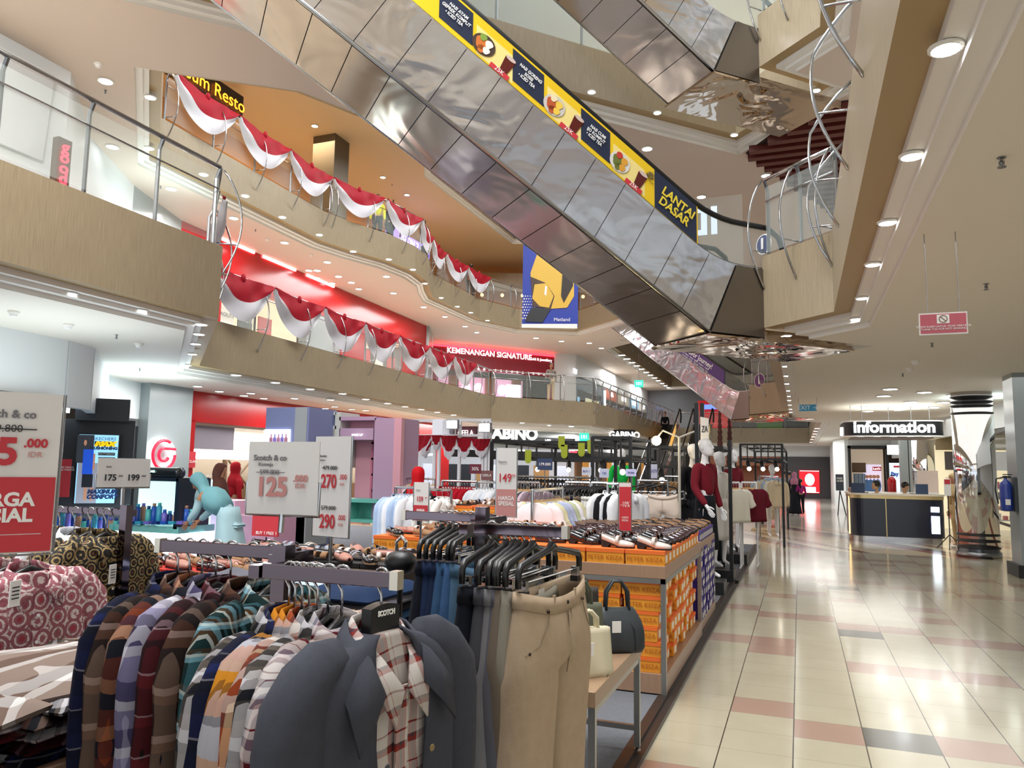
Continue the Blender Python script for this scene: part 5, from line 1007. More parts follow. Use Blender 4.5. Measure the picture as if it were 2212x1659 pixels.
for dx in (-.09,.10): m=MB(); m.tube([c+Vector((dx,0,Hh*.48)),Vector((c.x+dx,c.y,ZC))],.003,5); m.build('suspension_rod',DSTEEL,o)
o=thing('exit_sign','small blue exit sign hung below the aisle ceiling','sign',AY(1745,880,18)); c=AY(1745,881,18); m=MB(); m.box(c,(.36,.03,.145)); m.build('blue_panel',mat('exit_blue','#2e7696',.4,emit=.2),o); text('EXIT →',.13,FR(c+Vector((0,-.02,0)),(1,0,0),(0,0,1)),WTX,o)
for dx in (-.19,.19): m=MB(); m.tube([c+Vector((dx,0,.085)),Vector((c.x+dx,c.y,ZC))],.005,5); m.build('suspension_rod',DSTEEL,o)
for px,py,y,lab in ((1380,829,36,'green lit exit sign hanging over the first storey'),(1262,944,31.5,'green lit exit sign above the black shop front')):
    c=AY(px,py,y); o=thing('green_exit_sign',lab,'sign',c); m=MB(); m.box(c,(.42,.04,.34)); m.build('green_panel',GLOWG,o); text('101',.22,FR(c+Vector((0,-.03,0)),(1,0,0),(0,0,1)),SIGNW,o); m=MB(); m.tube([c+Vector((0,0,.17)),Vector((c.x,c.y,ZD if py<900 else ZC))],.008,4); m.build('suspension_rod',DSTEEL,o)
# far ground escalators with riders
def straight_esc(x,y0,y1,z0,z1,w_,label):
    o=thing('ground_escalator',label,'escalator',(x,y0,0)); g=lambda u,dz=0:(y0+(y1-y0)*u,z0+(z1-z0)*u+dz)
    for s in (-1,1):
        m=MB(); xx=x+s*w_/2; m.plate([(xx,*g(0,0)),(xx,*g(1,0)),(xx,*g(1,-.7)),(xx,*g(0,-.05))],.04); m.build('side_cladding',ST1,o)
        m=MB(); m.plate([(xx,*g(0,.05)),(xx,*g(1,.05)),(xx,*g(1,.85)),(xx,*g(0,.85))],.02); m.build('glass_balustrade',GLASS,o)
        m=MB(); m.tube([(xx,y0-.3,z0+.1),(xx,y0-.5,z0+.5),(xx,y0-.3,z0+.85),(xx,*g(0,.88)),(xx,*g(1,.88)),(xx,y1+.4,z1+.85),(xx,y1+.6,z1+.5),(xx,y1+.4,z1+.1)],.05,8); m.build('handrail',RUB,o,True)
    m=MB()
    for i in range(24): u=(i+.5)/24; m.box((x,y0+(y1-y0)*u,z0+(z1-z0)*u-.08),(w_-.1,(y1-y0)/24,.24))
    m.build('steps',mat('step_dark','#2a2422',.6),o); 
    for k in (.55,.62): m=MB(); m.plate([(x+w_/2-.04,*g(k,.1)),(x+w_/2-.04,*g(k+.25,.1)),(x+w_/2-.04,*g(k+.25,.6)),(x+w_/2-.04,*g(k,.6))],.01); m.build('gold_advert',GLOWY if False else mat('gold_ad','#d8b46a',.4,emit=.5),o)
XA=AY(1405,1000,39).x
straight_esc(XA,37,45.5,0,4.35,1.1,'left of the two far escalators rising from the ground storey, with a rider'); straight_esc(XA+1.9,37,45.5,0,4.35,1.1,'right of the two far escalators rising from the ground storey')
# palm trunks and warm lantern pole
for i,(x,y) in enumerate(((1556,38),(1577,39))):
    c=AY(x,1000,y); o=thing('palm_trunk',['left brown bark clad trunk in front of the far railing','right brown bark clad trunk in front of the far railing'][i],'trunk',(c.x,y,0)); m=MB()
    m.lathe([(.23-.012*(j//2)+(.03 if j%2 else 0),j*.14) for j in range(0,36)],(c.x,y,0),14); m.build('bark',mat('palm_bark','#4a2420',.8),o)
# mall trolley seat with patterned sides at the aisle crossing
c=AZ(1663,1128,.05); o=thing('patterned_display_cube','small cube stand with cream and brown star pattern at the edge of the crossing','display stand',(c.x,c.y,0)); pm=batik('cube_pattern','#d9bf97','#5b3a28','#e9dcc4','#8a5a38',7)
m=MB(); m.box((c.x,c.y,.42),(.55,.5,.55)); m.build('patterned_box',pm,o); m=MB(); m.box((c.x,c.y,.72),(.58,.53,.05)); m.build('gold_rim',mat('gold_rim','#d9a84a',.3,.6),o); m=MB(); [m.box((c.x+a,c.y+b,.07),(.05,.05,.14)) for a in(-.22,.22) for b in(-.2,.2)]; m.build('foot_wheels',BLACK,o)
c=AZ(1655,1145,0); tag(MB().box((c.x,c.y,.012),(.75,.9,.024)).build('small_rug',batik('rug_pattern','#c9b08a','#8a6a48','#e3d5b8','#6a4a30',5)),'small patterned rug lying by the display cube','rug')
# ================================================================ KIOSKS AND MIDDLE GROUND
PINK=_m['pink_paint']; TEAL=_m['teal_paint']
def flat(y): return Fac((-12,y),(6,y))
K=flat(8.6)
o=thing('skincare_kiosk','aqua glowing skincare display with a dark rounded sign on top','kiosk',(-8.2,8.6,0))
m=MB(); K.px(m,262,1035,418,1150,-.3,.05); m.build('glow_back',mat('aqua_back','#bfeeee',.3,emit=1.1),o)
m=MB(); K.px(m,270,1132,420,1146,.3,.7); m.build('shelf_slab',mat('aqua_shelf','#7fc6c2',.3),o); m=MB(); K.px(m,120,1142,418,1260,.1,.3); m.build('lit_plinth',GLOWC,o)
m=MB(); K.px(m,412,1033,420,1140,.3,.6); K.px(m,262,1030,420,1038,.3,.6); m.build('dark_frame',mat('kiosk_dark','#1d2a3a',.3),o)
u0,z=K.uz(296,1019); u1,_=K.uz(421,1019); m=MB(); hh=.075
m.tube([K.P(u0,z,.25),K.P(u0+.05,z,.25),K.P(u1-.05,z,.25),K.P(u1,z,.25)],[hh,hh,hh,hh],16); m.build('rounded_sign',mat('sign_dark','#1a2228',.2,coat=.5),o,True); K.text('ICE-POWERED SKINCARE',345,1018,5,mat('aqua_letters','#bff5f5',.3,emit=2),o,.34)
rn=random.Random(5); cols=['#2a5fc4','#3fa7c9','#7a6fd0','#1f3f8a','#b98a70','#57c3c0']
bt=None; TM=[mat('tube_c%d'%i,c,.35) for i,c in enumerate(cols)]
for i in range(26):
    px=122+i*11.6; y=8.45-rn.uniform(0,.15); top=1146 if px<265 else 1133; q=AY(px,top,y); h=rn.uniform(.12,.26)
    b=thing('skincare_bottle','small coloured skincare tube standing on the aqua shelf','bottle',q,0,'skincare tubes on the aqua shelf'); m=MB(); m.lathe([(.03,0),(.04,.01),(.036,h)],n=10); m.build('tube_body',TM[i%6],b,True,world=False); m=MB(); m.lathe([(.024,h),(.024,h+.045),(.001,h+.046)],n=10); m.build('cap',TM[(i+4)%6],b,True,world=False)
for i in range(7):
    q=AY(285+i*18,1132,8.3); tag(MB().box((0,0,.02),(.1,.1,.04)).build('skincare_box',TM[i%4]),'small flat blue box on the aqua shelf','box','flat boxes on the aqua shelf'); bpy.data.objects[-1] if False else None
    ob=C.objects[-1]; ob.location=q
# lavender display tower
L_=flat(10.5)
o=thing('lavender_tower','lavender display tower with a small lit niche of perfumes','kiosk',L_.P(4,0)); m=MB(); L_.px(m,568,880,662,1185,0,.8); m.build('tower_body',PURP,o); m=MB(); L_.px(m,636,880,662,1010,.01,.02); L_.px(m,620,1000,662,1180,0,.6); m.build('grey_side',mat('soft_grey','#a3a7aa',.5),o)
m=MB(); L_.px(m,571,928,627,962,.02,.02); m.build('lit_niche',GLOWC,o)
for k in range(5): q=L_.P(*L_.uz(590+k*8,960),.06); m=MB(); m.lathe([(.03,0),(.03,.1),(.012,.13),(.012,.17)],q,8); m.build('perfume',mat('perfume%d'%(k%2),['#c98aa0','#8c7fd0'][k%2],.3),o)
# white / yellow skin care frame and pink make up kiosk
o=thing('skin_care_kiosk','white rounded kiosk frame with yellow waves marked SKIN CARE','kiosk',L_.P(5,0)); Y2=flat(11.2)
m=MB(); Y2.px(m,660,890,726,897,0,.6); Y2.px(m,660,920,726,927,0,.6); Y2.px(m,722,890,734,1010,0,.6); m.build('white_frame',mat('offwhite_gloss','#c9cac4',.35),o)
m=MB(); Y2.px(m,660,897,722,920,-.2,.05); Y2.px(m,660,944,690,962,-.2,.05); m.build('yellow_waves',mat('yellow_wave','#c9b21e',.3,emit=.3),o); m=MB(); Y2.px(m,660,927,722,944,.0,.05); m.build('grey_band',mat('warm_grey','#9b9c92',.4),o); Y2.text('SKIN CARE',688,935,5.5,SIGNW,o,.05)
m=MB(); Y2.px(m,648,1000,664,1160,0,.4); m.build('teal_post',TEAL,o)
o=thing('make_up_kiosk','tall pink make up kiosk with lattice shelves and a teal ledge','kiosk',Y2.P(6,0))
m=MB(); Y2.px(m,733,900,812,908,0,.7); Y2.px(m,733,925,806,950,0,.7); Y2.px(m,806,903,860,1120,0,.7); m.build('mauve_frame',MAUVE,o)
m=MB(); Y2.px(m,850,903,866,1110,.02,.1); Y2.px(m,733,908,806,925,-.3,.05); Y2.px(m,733,950,806,1085,-.5,.1); m.build('pink_panel',PINK,o); Y2.text('MAKE UP',775,940,5,SIGNW,o,.05)
m=MB(); 
for i in range(3):
    for j in range(4): Y2.px(m,782+i*0,953+j*35,798,958+j*35,-.3,.1)
Y2.px(m,780,950,784,1085,-.3,.1); Y2.px(m,797,950,801,1085,-.3,.1); m.build('lattice',mat('pink_deep','#c9708a',.4),o)
m=MB(); Y2.px(m,745,1077,838,1084,.3,.5); Y2.px(m,745,1120,838,1126,.3,.5); Y2.px(m,834,1077,840,1126,.3,.5); Y2.px(m,745,1084,838,1120,-.1,.05); Y2.px(m,770,1084,776,1120,.3,.3); m.build('teal_shelf',TEAL,o)
tag(MB().box(AY(560,1150,9.2),(.9,.5,.5)).build('pink_counter',mat('pink_counter','#dba9c4',.4)),'pink lilac counter behind the bending woman','counter')
MB().box(AY(460,1150,9.4),(1.2,.5,1.0)).build('pale_counter',mat('pale_counter','#e2b9d2',.4)); tag(C.objects[-1],'pale pink counter carrying white gift boxes','counter')
for i,(px,py) in enumerate(((448,1090),(462,1076),(436,1098),(475,1098))): q=AY(px,py,9.1); tag(MB().box(q,(.16,.16,.11)).build('gift_box',mat('box_pale%d'%(i%2),['#ded5da','#a9c6d4'][i%2],.5)),['white gift box at the left of the counter pile','white gift box on top of the counter pile','pale blue gift box at the lower left of the pile','pale blue gift box at the right of the pile'][i],'box')
# red promo banner in front
c=AY(573,1125,7.2); o=thing('promo_banner','red promotional banner behind the middle price board','banner',c); m=MB(); m.box(AY(575,1110,7.2),(.36,.02,.5)); m.build('red_sheet',PRED,o); text('BUY 1 FREE 1',.05,FR(AY(575,1152,7.17),(1,0,0),(0,0,1)),WTX,o); m=MB(); m.tube([AY(575,1160,7.2),Vector((c.x,c.y,.04))],.01,5); m.build('pole',BLACK,o)
# ---------------- white GEELA stall with bunting
G=flat(15.0)
o=thing('white_stall_frame','white post stall frame hung with red and white bunting','stall frame',G.P(3,0)); TUBE=mat('white_tube','#e8e8ee',.35)
for px in (938,948,992,1042,1050,1058): b=G.P(*G.uz(px,1000),0); m=MB(); m.box((b.x,b.y,1.3),(.06,.06,2.6)); m.build('post',TUBE,o)
m=MB(); G.px(m,858,905,1060,911,0,.06); G.px(m,858,938,1060,943,0,.06); m.build('top_rail',TUBE,o)
m=MB(); G.px(m,936,908,958,940,.05,.5); m.build('lit_box',mat('stall_box','#d9dbe4',.4,emit=.3),o)
for i,(x0,x1,y0,y1,s_,sz,lab) in enumerate(((858,901,912,939,'GEELA',17,'dark signboard with thin white letters at the left of the white stall'),(985,1028,921,950,'GEELA',17,'maroon signboard with bold white lit letters on the white stall'),(952,978,925,952,'GEELA',9,'grey signboard half hidden behind the stall posts'))):
    g2=flat(15.3 if i else 15.2); s=thing('stall_sign',lab,'sign',g2.P(3,2)); m=MB(); g2.px(m,x0,y0,x1,y1,0,.1); m.build('board',mat('board_brown%d'%i,['#3a2a33','#5c2a33','#8d8790'][i],.5),s); g2.text(s_,(x0+x1)/2,(y0+y1)/2,sz*.7,SIGNW if i==1 else WTX,s,.03,sx=.8)
for i,(px,py) in enumerate(((978,917),(1048,924))):
    q=AY(px,py,14.6); o=thing('floodlight',['left floodlight above the white stall','right floodlight above the white stall'][i],'lamp',q); m=MB(); m.box(q,(.26,.1,.2)); m.build('housing',DSTEEL,o); m=MB(); m.box(q+Vector((0,-.06,-.0)),(.22,.02,.16)); m.build('lamp_face',mat('flood_face','#ffffff',.3,emit=14),o); m=MB(); m.tube([q+Vector((0,.05,0)),Vector((q.x,15.0,q.z+.02))],.02,5); m.build('arm',TUBE,o)
def fswag(y,x0,x1,yt,yb,i,lab):
    a=AY(x0,yt,y); b=AY(x1,yt,y); d=(a.z-AY((x0+x1)/2,yb,y).z); o=thing('stall_swag',lab,'bunting',a,0,'scalloped swags round the white stall'); rows=[];nu,nv=20,6
    for p in range(nu+1):
        u=p/nu; base=a.lerp(b,u); rows.append([base-Vector((0,.03*math.sin(u*30+v),d*(.12+.88*math.sin(math.pi*u)**.8)*v/nv)) for v in range(nv+1)])
    for nm,p0,p1,mm in (('red_band',0,4,BR),('white_frill',4,6,BW)): m=MB(); m.loft([r[p0:p1+1] for r in rows],False); m.build(nm,mm,o,True)
for i,(y,x0,x1,yt,yb) in enumerate(((14.9,858,932,940,996),(15.6,905,935,945,990),(14.9,952,988,941,993),(14.9,986,1020,946,992),(14.9,1018,1060,948,988),(14.9,932,953,940,972))): fswag(y,x0,x1,yt,yb,i,'red swag with white frill on the white stall')
for i,(px,py,t_) in enumerate(((873,1016,'30%'),(1052,1027,'GEELA'),(1027,1013,'30%'))):
    q=AY(px,py,12.5); o=thing('hanging_discount_card',['dark red 30% card at the left of the white stall','brown GEELA card at the right of the white stall','small dark red card between the stall posts'][i],'sign',q); m=MB(); m.box(q,(.22,.015,.17)); m.build('card',mat('card_red%d'%i,['#8a1c2c','#7c5350','#6c2434'][i],.5),o); text(t_,.085 if i!=1 else .06,FR(q+Vector((0,-.012,0)),(1,0,0),(0,0,1)),WTX,o); m=MB(); m.tube([q-Vector((0,0,.08)),Vector((q.x,q.y,.05))],.006,5); m.build('stem',STEEL,o)
# ---------------- black pergola frames
def pergola(label,y0,y1,px0,px1,ztop,ny=3,nx=4,th=.06):
    a=AY(px0,1000,y0).x; b=AY(px1,1000,y0).x; o=thing('black_stall_frame',label,'stall frame',(a,y0,0))
    for x in (a,b):
        for y in (y0,y1): m=MB(); m.box((x,y,ztop/2),(th,th,ztop)); m.build('post',BLACK,o)
    m=MB()
    for z in (ztop,ztop-.32):
        for k in range(ny+1): y=y0+(y1-y0)*k/ny; m.box(((a+b)/2,y,z),(b-a,th*.8,th*.8))
        for k in range(nx+1): x=a+(b-a)*k/nx; m.box((x,(y0+y1)/2,z),(th*.8,y1-y0,th*.8))
    for k in range(nx*2+1): x=a+(b-a)*k/nx/2; m.box((x,y0,ztop-.16),(th*.5,th*.5,.32))
    m.build('top_grid',BLACK,o)
    for k in range(nx): 
        q=Vector((a+(b-a)*(k+.5)/nx,y0+.1,ztop-.42)); m=MB(); m.tube([q+Vector((0,0,.1)),q,q+Vector((.03,-.12,-.1))],[.012,.05,.05],8); m.build('spot_lamp',BLACK,o); m=MB(); m.ball(q+Vector((.035,-.14,-.115)),.045,8); m.build('lamp_glow',mat('warm_bulb','#fff3df',.3,emit=12),o)
    return o
pergola('large black stall frame over the trouser racks',14.2,18.5,1062,1330,2.12)
pergola('black stall frame in front of the far escalators',12.4,15.0,1400,1560,1.98,2,3,.045)
pergola('low black stall frame with warm bulbs right of the maroon mannequin',17.5,23.5,1600,1690,2.2,2,3,.05)
pergola('tall narrow black stall frame before the corner black sign',11.6,13.2,1280,1362,2.1,2,2,.05)
o=thing('letter_panel_stand','black posts carrying a white panel with black letters ZA','stand',AZ(1508,1150,.05)); q=AY(1508,890,11.0)
for px in (1505,1517): b=AY(px,900,11.0); m=MB(); m.box((b.x,11.0,1.3),(.055,.055,2.52)); m.build('post',BLACK,o)
m=MB(); a=AY(1513,925,10.9); m.plate([a+Vector((0,0,.16)),a+Vector((.12,-.1,.13)),a+Vector((.12,-.1,-.17)),a+Vector((0,0,-.17))],.01); m.build('white_panel',PLW,o); text('ZA',.13,FR(a+Vector((.063,-.062,-.02)),(.12,-.1,0),(0,0,1)),INK,o,sx=.7)
b=AY(1576,960,11.6); o=thing('slim_black_post','single slim black post between the two maroon mannequins','post',(b.x,11.6,.04)); MB().box((b.x,11.6,1.05),(.05,.05,2.02)).build('post_shaft',BLACK,o); MB().box((b.x,11.6,.05),(.2,.2,.02)).build('foot_plate',BLACK,o)
# warm bulb pole
q=AY(1418,952,11); o=thing('bulb_pole','white jointed pole carrying a bright warm bulb','lamp',(AY(1467,940,11).x,11,0)); b=AY(1467,945,11); m=MB(); m.tube([(b.x,b.y,.05),b],.02,6); m.tube([AY(1500,932,11),b,AY(1432,930,11),q+Vector((0,0,.03))],.015,6); m.build('pole',mat('pole_white','#dcd8ce',.4),o); m=MB(); m.ball(q,.07,10); m.build('bulb',mat('bulb_warm','#ffdf9a',.3,emit=30),o)
# ---------------- racks of clothes
def bar_rack(label,p0,p1,z,col=STEEL,feet=True,name='clothes_rack'):
    o=thing(name,label,'clothes rack',(p0[0],p0[1],0)); a,b=Vector((p0[0],p0[1],z)),Vector((p1[0],p1[1],z)); m=MB(); m.tube([a,b],.016,8); m.build('bar',col,o)
    for p in (a,b): m=MB(); m.tube([p,Vector((p.x,p.y,.06))],.016,8); d=(b-a).normalized(); n=Vector((-d.y,d.x,0)); m.tube([Vector((p.x,p.y,.06))+n*.25,Vector((p.x,p.y,.06))-n*.25],.016,6); m.build('upright',col,o)
    return o
CL={}
def simple(kind,m,ph=0):
    if kind=='tee': return garment('hanging_shirt','x','shirt',m,(0,0,0),0,.55,.22,False,hm=HWOOD,board=True,ph=ph,fold=.01)
    if kind=='shirt': return garment('hanging_shirt','x','shirt',m,(0,0,0),0,.62,.5,True,hm=HCLR,ph=ph)
    if kind=='dress': return garment('hanging_dress','x','dress',m,(0,0,0),0,.95,.3,False,ph=ph,flare=1.2)
    if kind=='pants': return trousers('x',m,(0,0,0),0,L=.95,flare=.10,ph=ph,w=.17,spread=.6)
    if kind=='shorts': return trousers('x',m,(0,0,0),0,L=.42,flare=.14,ph=ph,w=.18)
def fill(kind,cols,p0,p1,z,label,group,rz=None,n=None):
    """garments across a bar; each colour gets its own source, then copies"""
    a,b=Vector(p0),Vector(p1); d=(b-a); n=n or len(cols); ang=math.atan2(d.y,d.x)-math.pi/2 if rz is None else rz; src={}
    for i in range(n):
        c=cols[i%len(cols)]; p=a+d*((i+.5)/n); loc=(p.x,p.y,z+.018); r=ang+rn.uniform(-.12,.12)
        if c not in src:
            m=cloth('cloth_'+c[1:],c,None,7,.85,.4) if c.startswith('#') else PL[c]
            o=simple(kind,m,i); src[c]=o; o.location=loc; o.rotation_euler=(0,0,r)
        else: o=dup(src[c],loc,r)
        o['label']=label; o['group']=group
def xr(px,y): return AY(px,1050,y).x
def line(px0,px1,y0,y1=None): y1=y1 or y0; return (xr(px0,y0),y0),(xr(px1,y1),y1)
a,b=line(955,1030,10.2); bar_rack('steel rack of bright red shirts below the white stall',a,b,1.40); fill('shirt',['#a80f22','#b31427'],a,b,1.40,'bright red shirt hanging in the row below the white stall','red shirts below the stall',math.radians(62),13)
a,b=line(1033,1088,9.9); bar_rack('steel rack of white shirts right of the red ones',a,b,1.40); fill('shirt',['#dfe6f0','#eceef2'],a,b,1.40,'white shirt hanging right of the red shirts','white shirts right of the red ones',math.radians(62),9)
a,b=line(855,905,7.9); bar_rack('rack of pale blue striped shirts beside the pink kiosk',a,b,1.36); fill('shirt',['#a9bfe0','#b9cbe4','#e6e8ee'],a,b,1.36,'pale blue or white shirt beside the pink kiosk','blue shirts beside the kiosk',math.radians(62),6)
a,b=line(925,975,8.0); bar_rack('short rack of white and black cardigans',a,b,1.34); fill('shirt',['#e9e7e4','#1a1a1e','#efeeea'],a,b,1.34,'white or black cardigan on the short rack','cardigans on the short rack',math.radians(70),4)
a,b=line(1105,1165,9.3); bar_rack('rack of mauve and grey tops on wooden hangers',a,b,1.42); fill('tee',['#c9b7c6','#8b7f8c','#d9d3c2','#4a4048'],a,b,1.42,'mauve or grey top on a wooden hanger','mauve and grey tops',math.radians(60),10)
a,b=line(1150,1215,7.4,8.4); bar_rack('slanted chain display of tees on wooden hangers',a,b,1.38); fill('tee',['#e9e6ea','#cfc9a6','#a9b3cf','#b8bcd6','#b9bf9c'],a,b,1.36,'pale tee on a wooden hanger in the slanted display','pale tees in the slanted display',math.radians(18),7)
a,b=line(1222,1275,9.0); bar_rack('rack of brown wide trousers',a,b,1.44); fill('pants',['#6f6152','#7c6f60','#1e2230','#857868'],a,b,1.44,'brown or navy wide trousers on the middle rack','brown wide trousers',math.radians(55),10)
a,b=line(1278,1312,9.0); bar_rack('rack of pale grey trousers',a,b,1.44); fill('pants',['#cfd0cf','#dfe0de'],a,b,1.44,'pale grey wide trousers on the middle rack','pale wide trousers',math.radians(55),8)
a,b=line(1312,1362,8.6); bar_rack('rack of white shirts with a few black ones',a,b,1.44); fill('shirt',['#e8e9ec','#dde0e4','#17181c'],a,b,1.44,'white or black shirt right of the pale trousers','white and black shirts',math.radians(50),8)
a,b=line(1378,1442,9.7); bar_rack('rack holding the beige skirt shorts',a,b,1.47); fill('shorts',['#d8c8bb','#e6e0dc'],a,b,1.47,'beige skirt shorts with side buttons clipped to a black hanger','beige skirt shorts',math.radians(8),3)
a,b=line(1450,1478,11.2); bar_rack('rack of black jackets beside the beige shorts',a,b,1.3); fill('shirt',['#15161a','#22242a','#4c4e54'],a,b,1.3,'black or charcoal jacket beside the beige shorts','black jackets',math.radians(35),5)
a,b=line(1480,1528,11.9); bar_rack('rack of black dresses under the ZA panel',a,b,1.32); fill('dress',['#0f131b','#131722'],a,b,1.32,'black dress hanging under the lettered panel','black dresses',math.radians(40),7)
a,b=line(1562,1598,13.2); bar_rack('white rack of cream tops behind the maroon mannequin',a,b,1.42,mat('rack_white','#d9d9dc',.35)); fill('tee',['#d8d2c4','#c9bfa9','#efeeea'],a,b,1.42,'cream sleeveless top on the white rack','cream tops on the white rack',math.radians(45),7)
a,b=line(1602,1634,13.6); bar_rack('white rack of maroon tops',a,b,1.42,_m['rack_white']); fill('tee',['#6a1425','#5c1020'],a,b,1.42,'maroon top on the white rack','maroon tops on the white rack',math.radians(45),6)
a,b=line(1640,1682,19); bar_rack('far rack with pale blue shirts in the low black stall',a,b,1.5); fill('shirt',['#9fb6cf','#d9d4c6','#c9b79a'],a,b,1.5,'pale shirt in the low black stall','pale shirts in the low stall',math.radians(40),6)
a,b=line(1090,1290,12.5); bar_rack('long far rack of mixed trousers under the black stall frame',a,b,1.46); fill('pants',['#2a2c33','#5d5348','#3f4652','#8a7d6c','#1c1e24'],a,b,1.46,'dark trousers on the long far rack','dark trousers on the long far rack',math.radians(60),26)
a,b=line(1400,1470,13.4); bar_rack('far rack of brown garments in front of warm shop lights',a,b,1.5); fill('tee',['#6b4630','#3d3a38','#8a6a4a'],a,b,1.5,'brown top in front of the warm shop lights','brown tops at the far rack',math.radians(50),9)
a,b=line(860,940,11.5); bar_rack('far rack of pink and white clothes under the stall swags',a,b,1.4); fill('tee',['#e6b9c0','#efe9ee','#d9d6e2'],a,b,1.4,'pink or white top under the stall swags','pink and white tops',math.radians(60),8)
# small price cards over the middle racks
for i,(px,py,y,w_,h_,t_,cc,tc) in enumerate(((1177,1003,8.8,.19,.14,'179.000','#24375c',1),(1267,1018,9.2,.12,.10,'BUY 1','#c3c8d6',0),(1305,1022,9.2,.12,.11,'135','#b9bfd6',0),(1363,1021,9.0,.125,.085,'99.000','#c0bfe6',0),(1413,1018,12,.1,.22,'50%','#c6cbe8',0))):
    q=AY(px,py,y); o=thing('price_card',['navy card priced 179.000 above the tees','grey buy one card above the trouser racks','pale card priced 135 beside a thin pole','lilac card priced 99.000 above the shirts','narrow upright pale card by the warm bulbs'][i],'price sign',q); m=MB(); m.box(q,(w_,.008,h_)); m.build('card',mat('card_%d'%i,cc,.5),o); text(t_,h_*.34,FR(q+Vector((0,-.008,0)),(1,0,0),(0,0,1)),WTX if tc else mat('lilac_ink','#5a5f9a',.6),o); m=MB(); m.tube([q-Vector((0,0,h_/2)),Vector((q.x,q.y,1.42 if y<11 else .05))],.005,5); m.build('stem',STEEL,o)
# ---------------- mannequins
def mbox(x,y,lab,h=.16): return tag(MB().box((x,y,.04+h/2),(.42,.42,h)).build('display_plinth',BLACK),lab,'plinth')
CM=cloth('maroon_cloth','#6a1724','#7c1d2b',9,.8,.3); CN=cloth('navy_black_cloth','#0f1117','#161922',9,.8,.3)
tip={'tol':(.10,-.10,.03),'tor':(-.10,-.10,.03)}
mbox(-1.14,10.35,'black plinth under the maroon jacket mannequin')
mq=figure('mannequin','white bald mannequin in a maroon cropped jacket and long black skirt at the aisle edge',(-1.17,10.42,.2),math.radians(62),MANN,1.80,{'wrl':(.24,-.06,.86),'wrr':(-.22,-.16,.90),'ell':(.225,.03,1.12)},top=CM,topL=0,cat='mannequin',skirt=(CN,.38,.19),headpitch=-.1)
mbox(-1.08,13.9,'black plinth under the far maroon mannequin')
figure('mannequin','white bald mannequin in a maroon top with white sleeves further down the aisle edge',(-1.12,14.2,.2),math.radians(50),MANN,1.76,None,top=CM,topL=.1,cat='mannequin',hands=False)
mbox(AY(1497,1000,11.4).x,11.4,'black plinth under the black clad mannequin')
figure('mannequin','white bald mannequin in black clothes behind the lettered panel',(AY(1497,1000,11.4).x,11.42,.2),math.radians(50),MANN,1.76,None,top=CN,topL=.1,skirt=(CN,.3,.2),cat='mannequin',hands=False)
mbox(-1.12,11.6,'black plinth under the pale mannequin')
figure('mannequin','white bald mannequin in pale clothes just behind the maroon jacket one',(-1.12,11.75,.2),math.radians(55),MANN,1.66,None,top=cloth('pale_cloth','#e3dfda',None,8,.8,.3),skirt=(_m['pale_cloth'],.4,.18),cat='mannequin',hands=False)
c=AY(1668,1045,19.5); figure('mannequin','far mannequin in a pale blue long shirt',(c.x,19.5,.05),.4,MANN,1.7,None,top=cloth('paleblue_cloth','#9db4d2',None,8,.8,.3),topL=.2,bottom=_m['pale_cloth'],cat='mannequin',hands=False)
c=AY(1248,1030,11); figure('mannequin','small mannequin in a bright green vest under the black stall frame',(c.x,14,.3),.3,MANN,1.66,None,top=cloth('green_vest','#18b84a',None,8,.7,.2),bottom=CN,cat='mannequin',hands=False)
# ---------------- people
def at(px,py,y): c=AY(px,py,y); return (c.x,y,0)
BRO=cloth('brown_hijab','#5a352c','#6b4238',8,.85,.3); TEA=cloth('teal_hijab','#6fa9b3','#86bac3',8,.85,.3); PBL=cloth('pale_blue_cloth','#a9cdd8','#b8d8e0',7,.8,.35)
figure('person','woman in a brown headscarf and brown top leaning towards the pink counter',at(452,1060,9.6),math.radians(-70+180),SK,1.62,{'hd':(0,-.16,1.50),'nk':(0,-.10,1.42),'ch':(0,-.05,1.26),'wrl':(.16,-.36,.95),'wrr':(-.16,-.36,.98),'ell':(.2,-.12,1.08),'elr':(-.2,-.12,1.08)},top=BRO,topL=.25,skirt=(BRO,.1,.25),hijab=BRO,headpitch=.35,hands=False)
figure('person','woman in a teal headscarf and pale blue dress bending over the counter',at(505,1100,8.4),math.radians(-78),SK,1.62,{'hd':(0,-.56,1.36),'nk':(0,-.46,1.30),'ch':(0,-.33,1.20),'sp':(0,-.16,1.06),'shl':(.17,-.40,1.26),'shr':(-.17,-.40,1.26),'ell':(.20,-.46,1.00),'elr':(-.2,-.46,1.0),'wrl':(.14,-.60,.86),'wrr':(-.14,-.6,.86)},top=PBL,topL=.1,skirt=(PBL,.08,.30),hijab=TEA,headpitch=.8,hands=True,lean=1)
figure('person','person in a red headscarf and red jacket before the lower red shop',at(507,1050,11.8),math.radians(160),SK,1.6,None,top=cloth('red_jacket','#a3141f',None,8,.8,.3),hijab=_m['red_jacket'],bottom=CN,hands=False)
figure('person','woman in a bright red headscarf behind the tall 159 price board',at(903,1040,9.2),math.radians(190),SK,1.56,None,top=CN,hijab=cloth('bright_red','#d01420',None,8,.7,.2),bottom=CN,hands=False)
figure('person','seated dark haired woman at the left of the information desk, in profile',(1.78,21.0,-.26),math.radians(-70),SK2,1.66,{'wrl':(.2,-.3,1.1),'wrr':(-.2,-.3,1.1)},top=CN,bottom=CN,hair=HAIR,headyaw=0,hands=False)
figure('person','seated dark haired woman at the right of the information desk, head bowed',(2.42,21.1,-.28),math.radians(40),SK2,1.66,{'wrl':(.2,-.3,1.1),'wrr':(-.2,-.3,1.1)},top=CN,bottom=CN,hair=HAIR,headpitch=.5,hands=False)
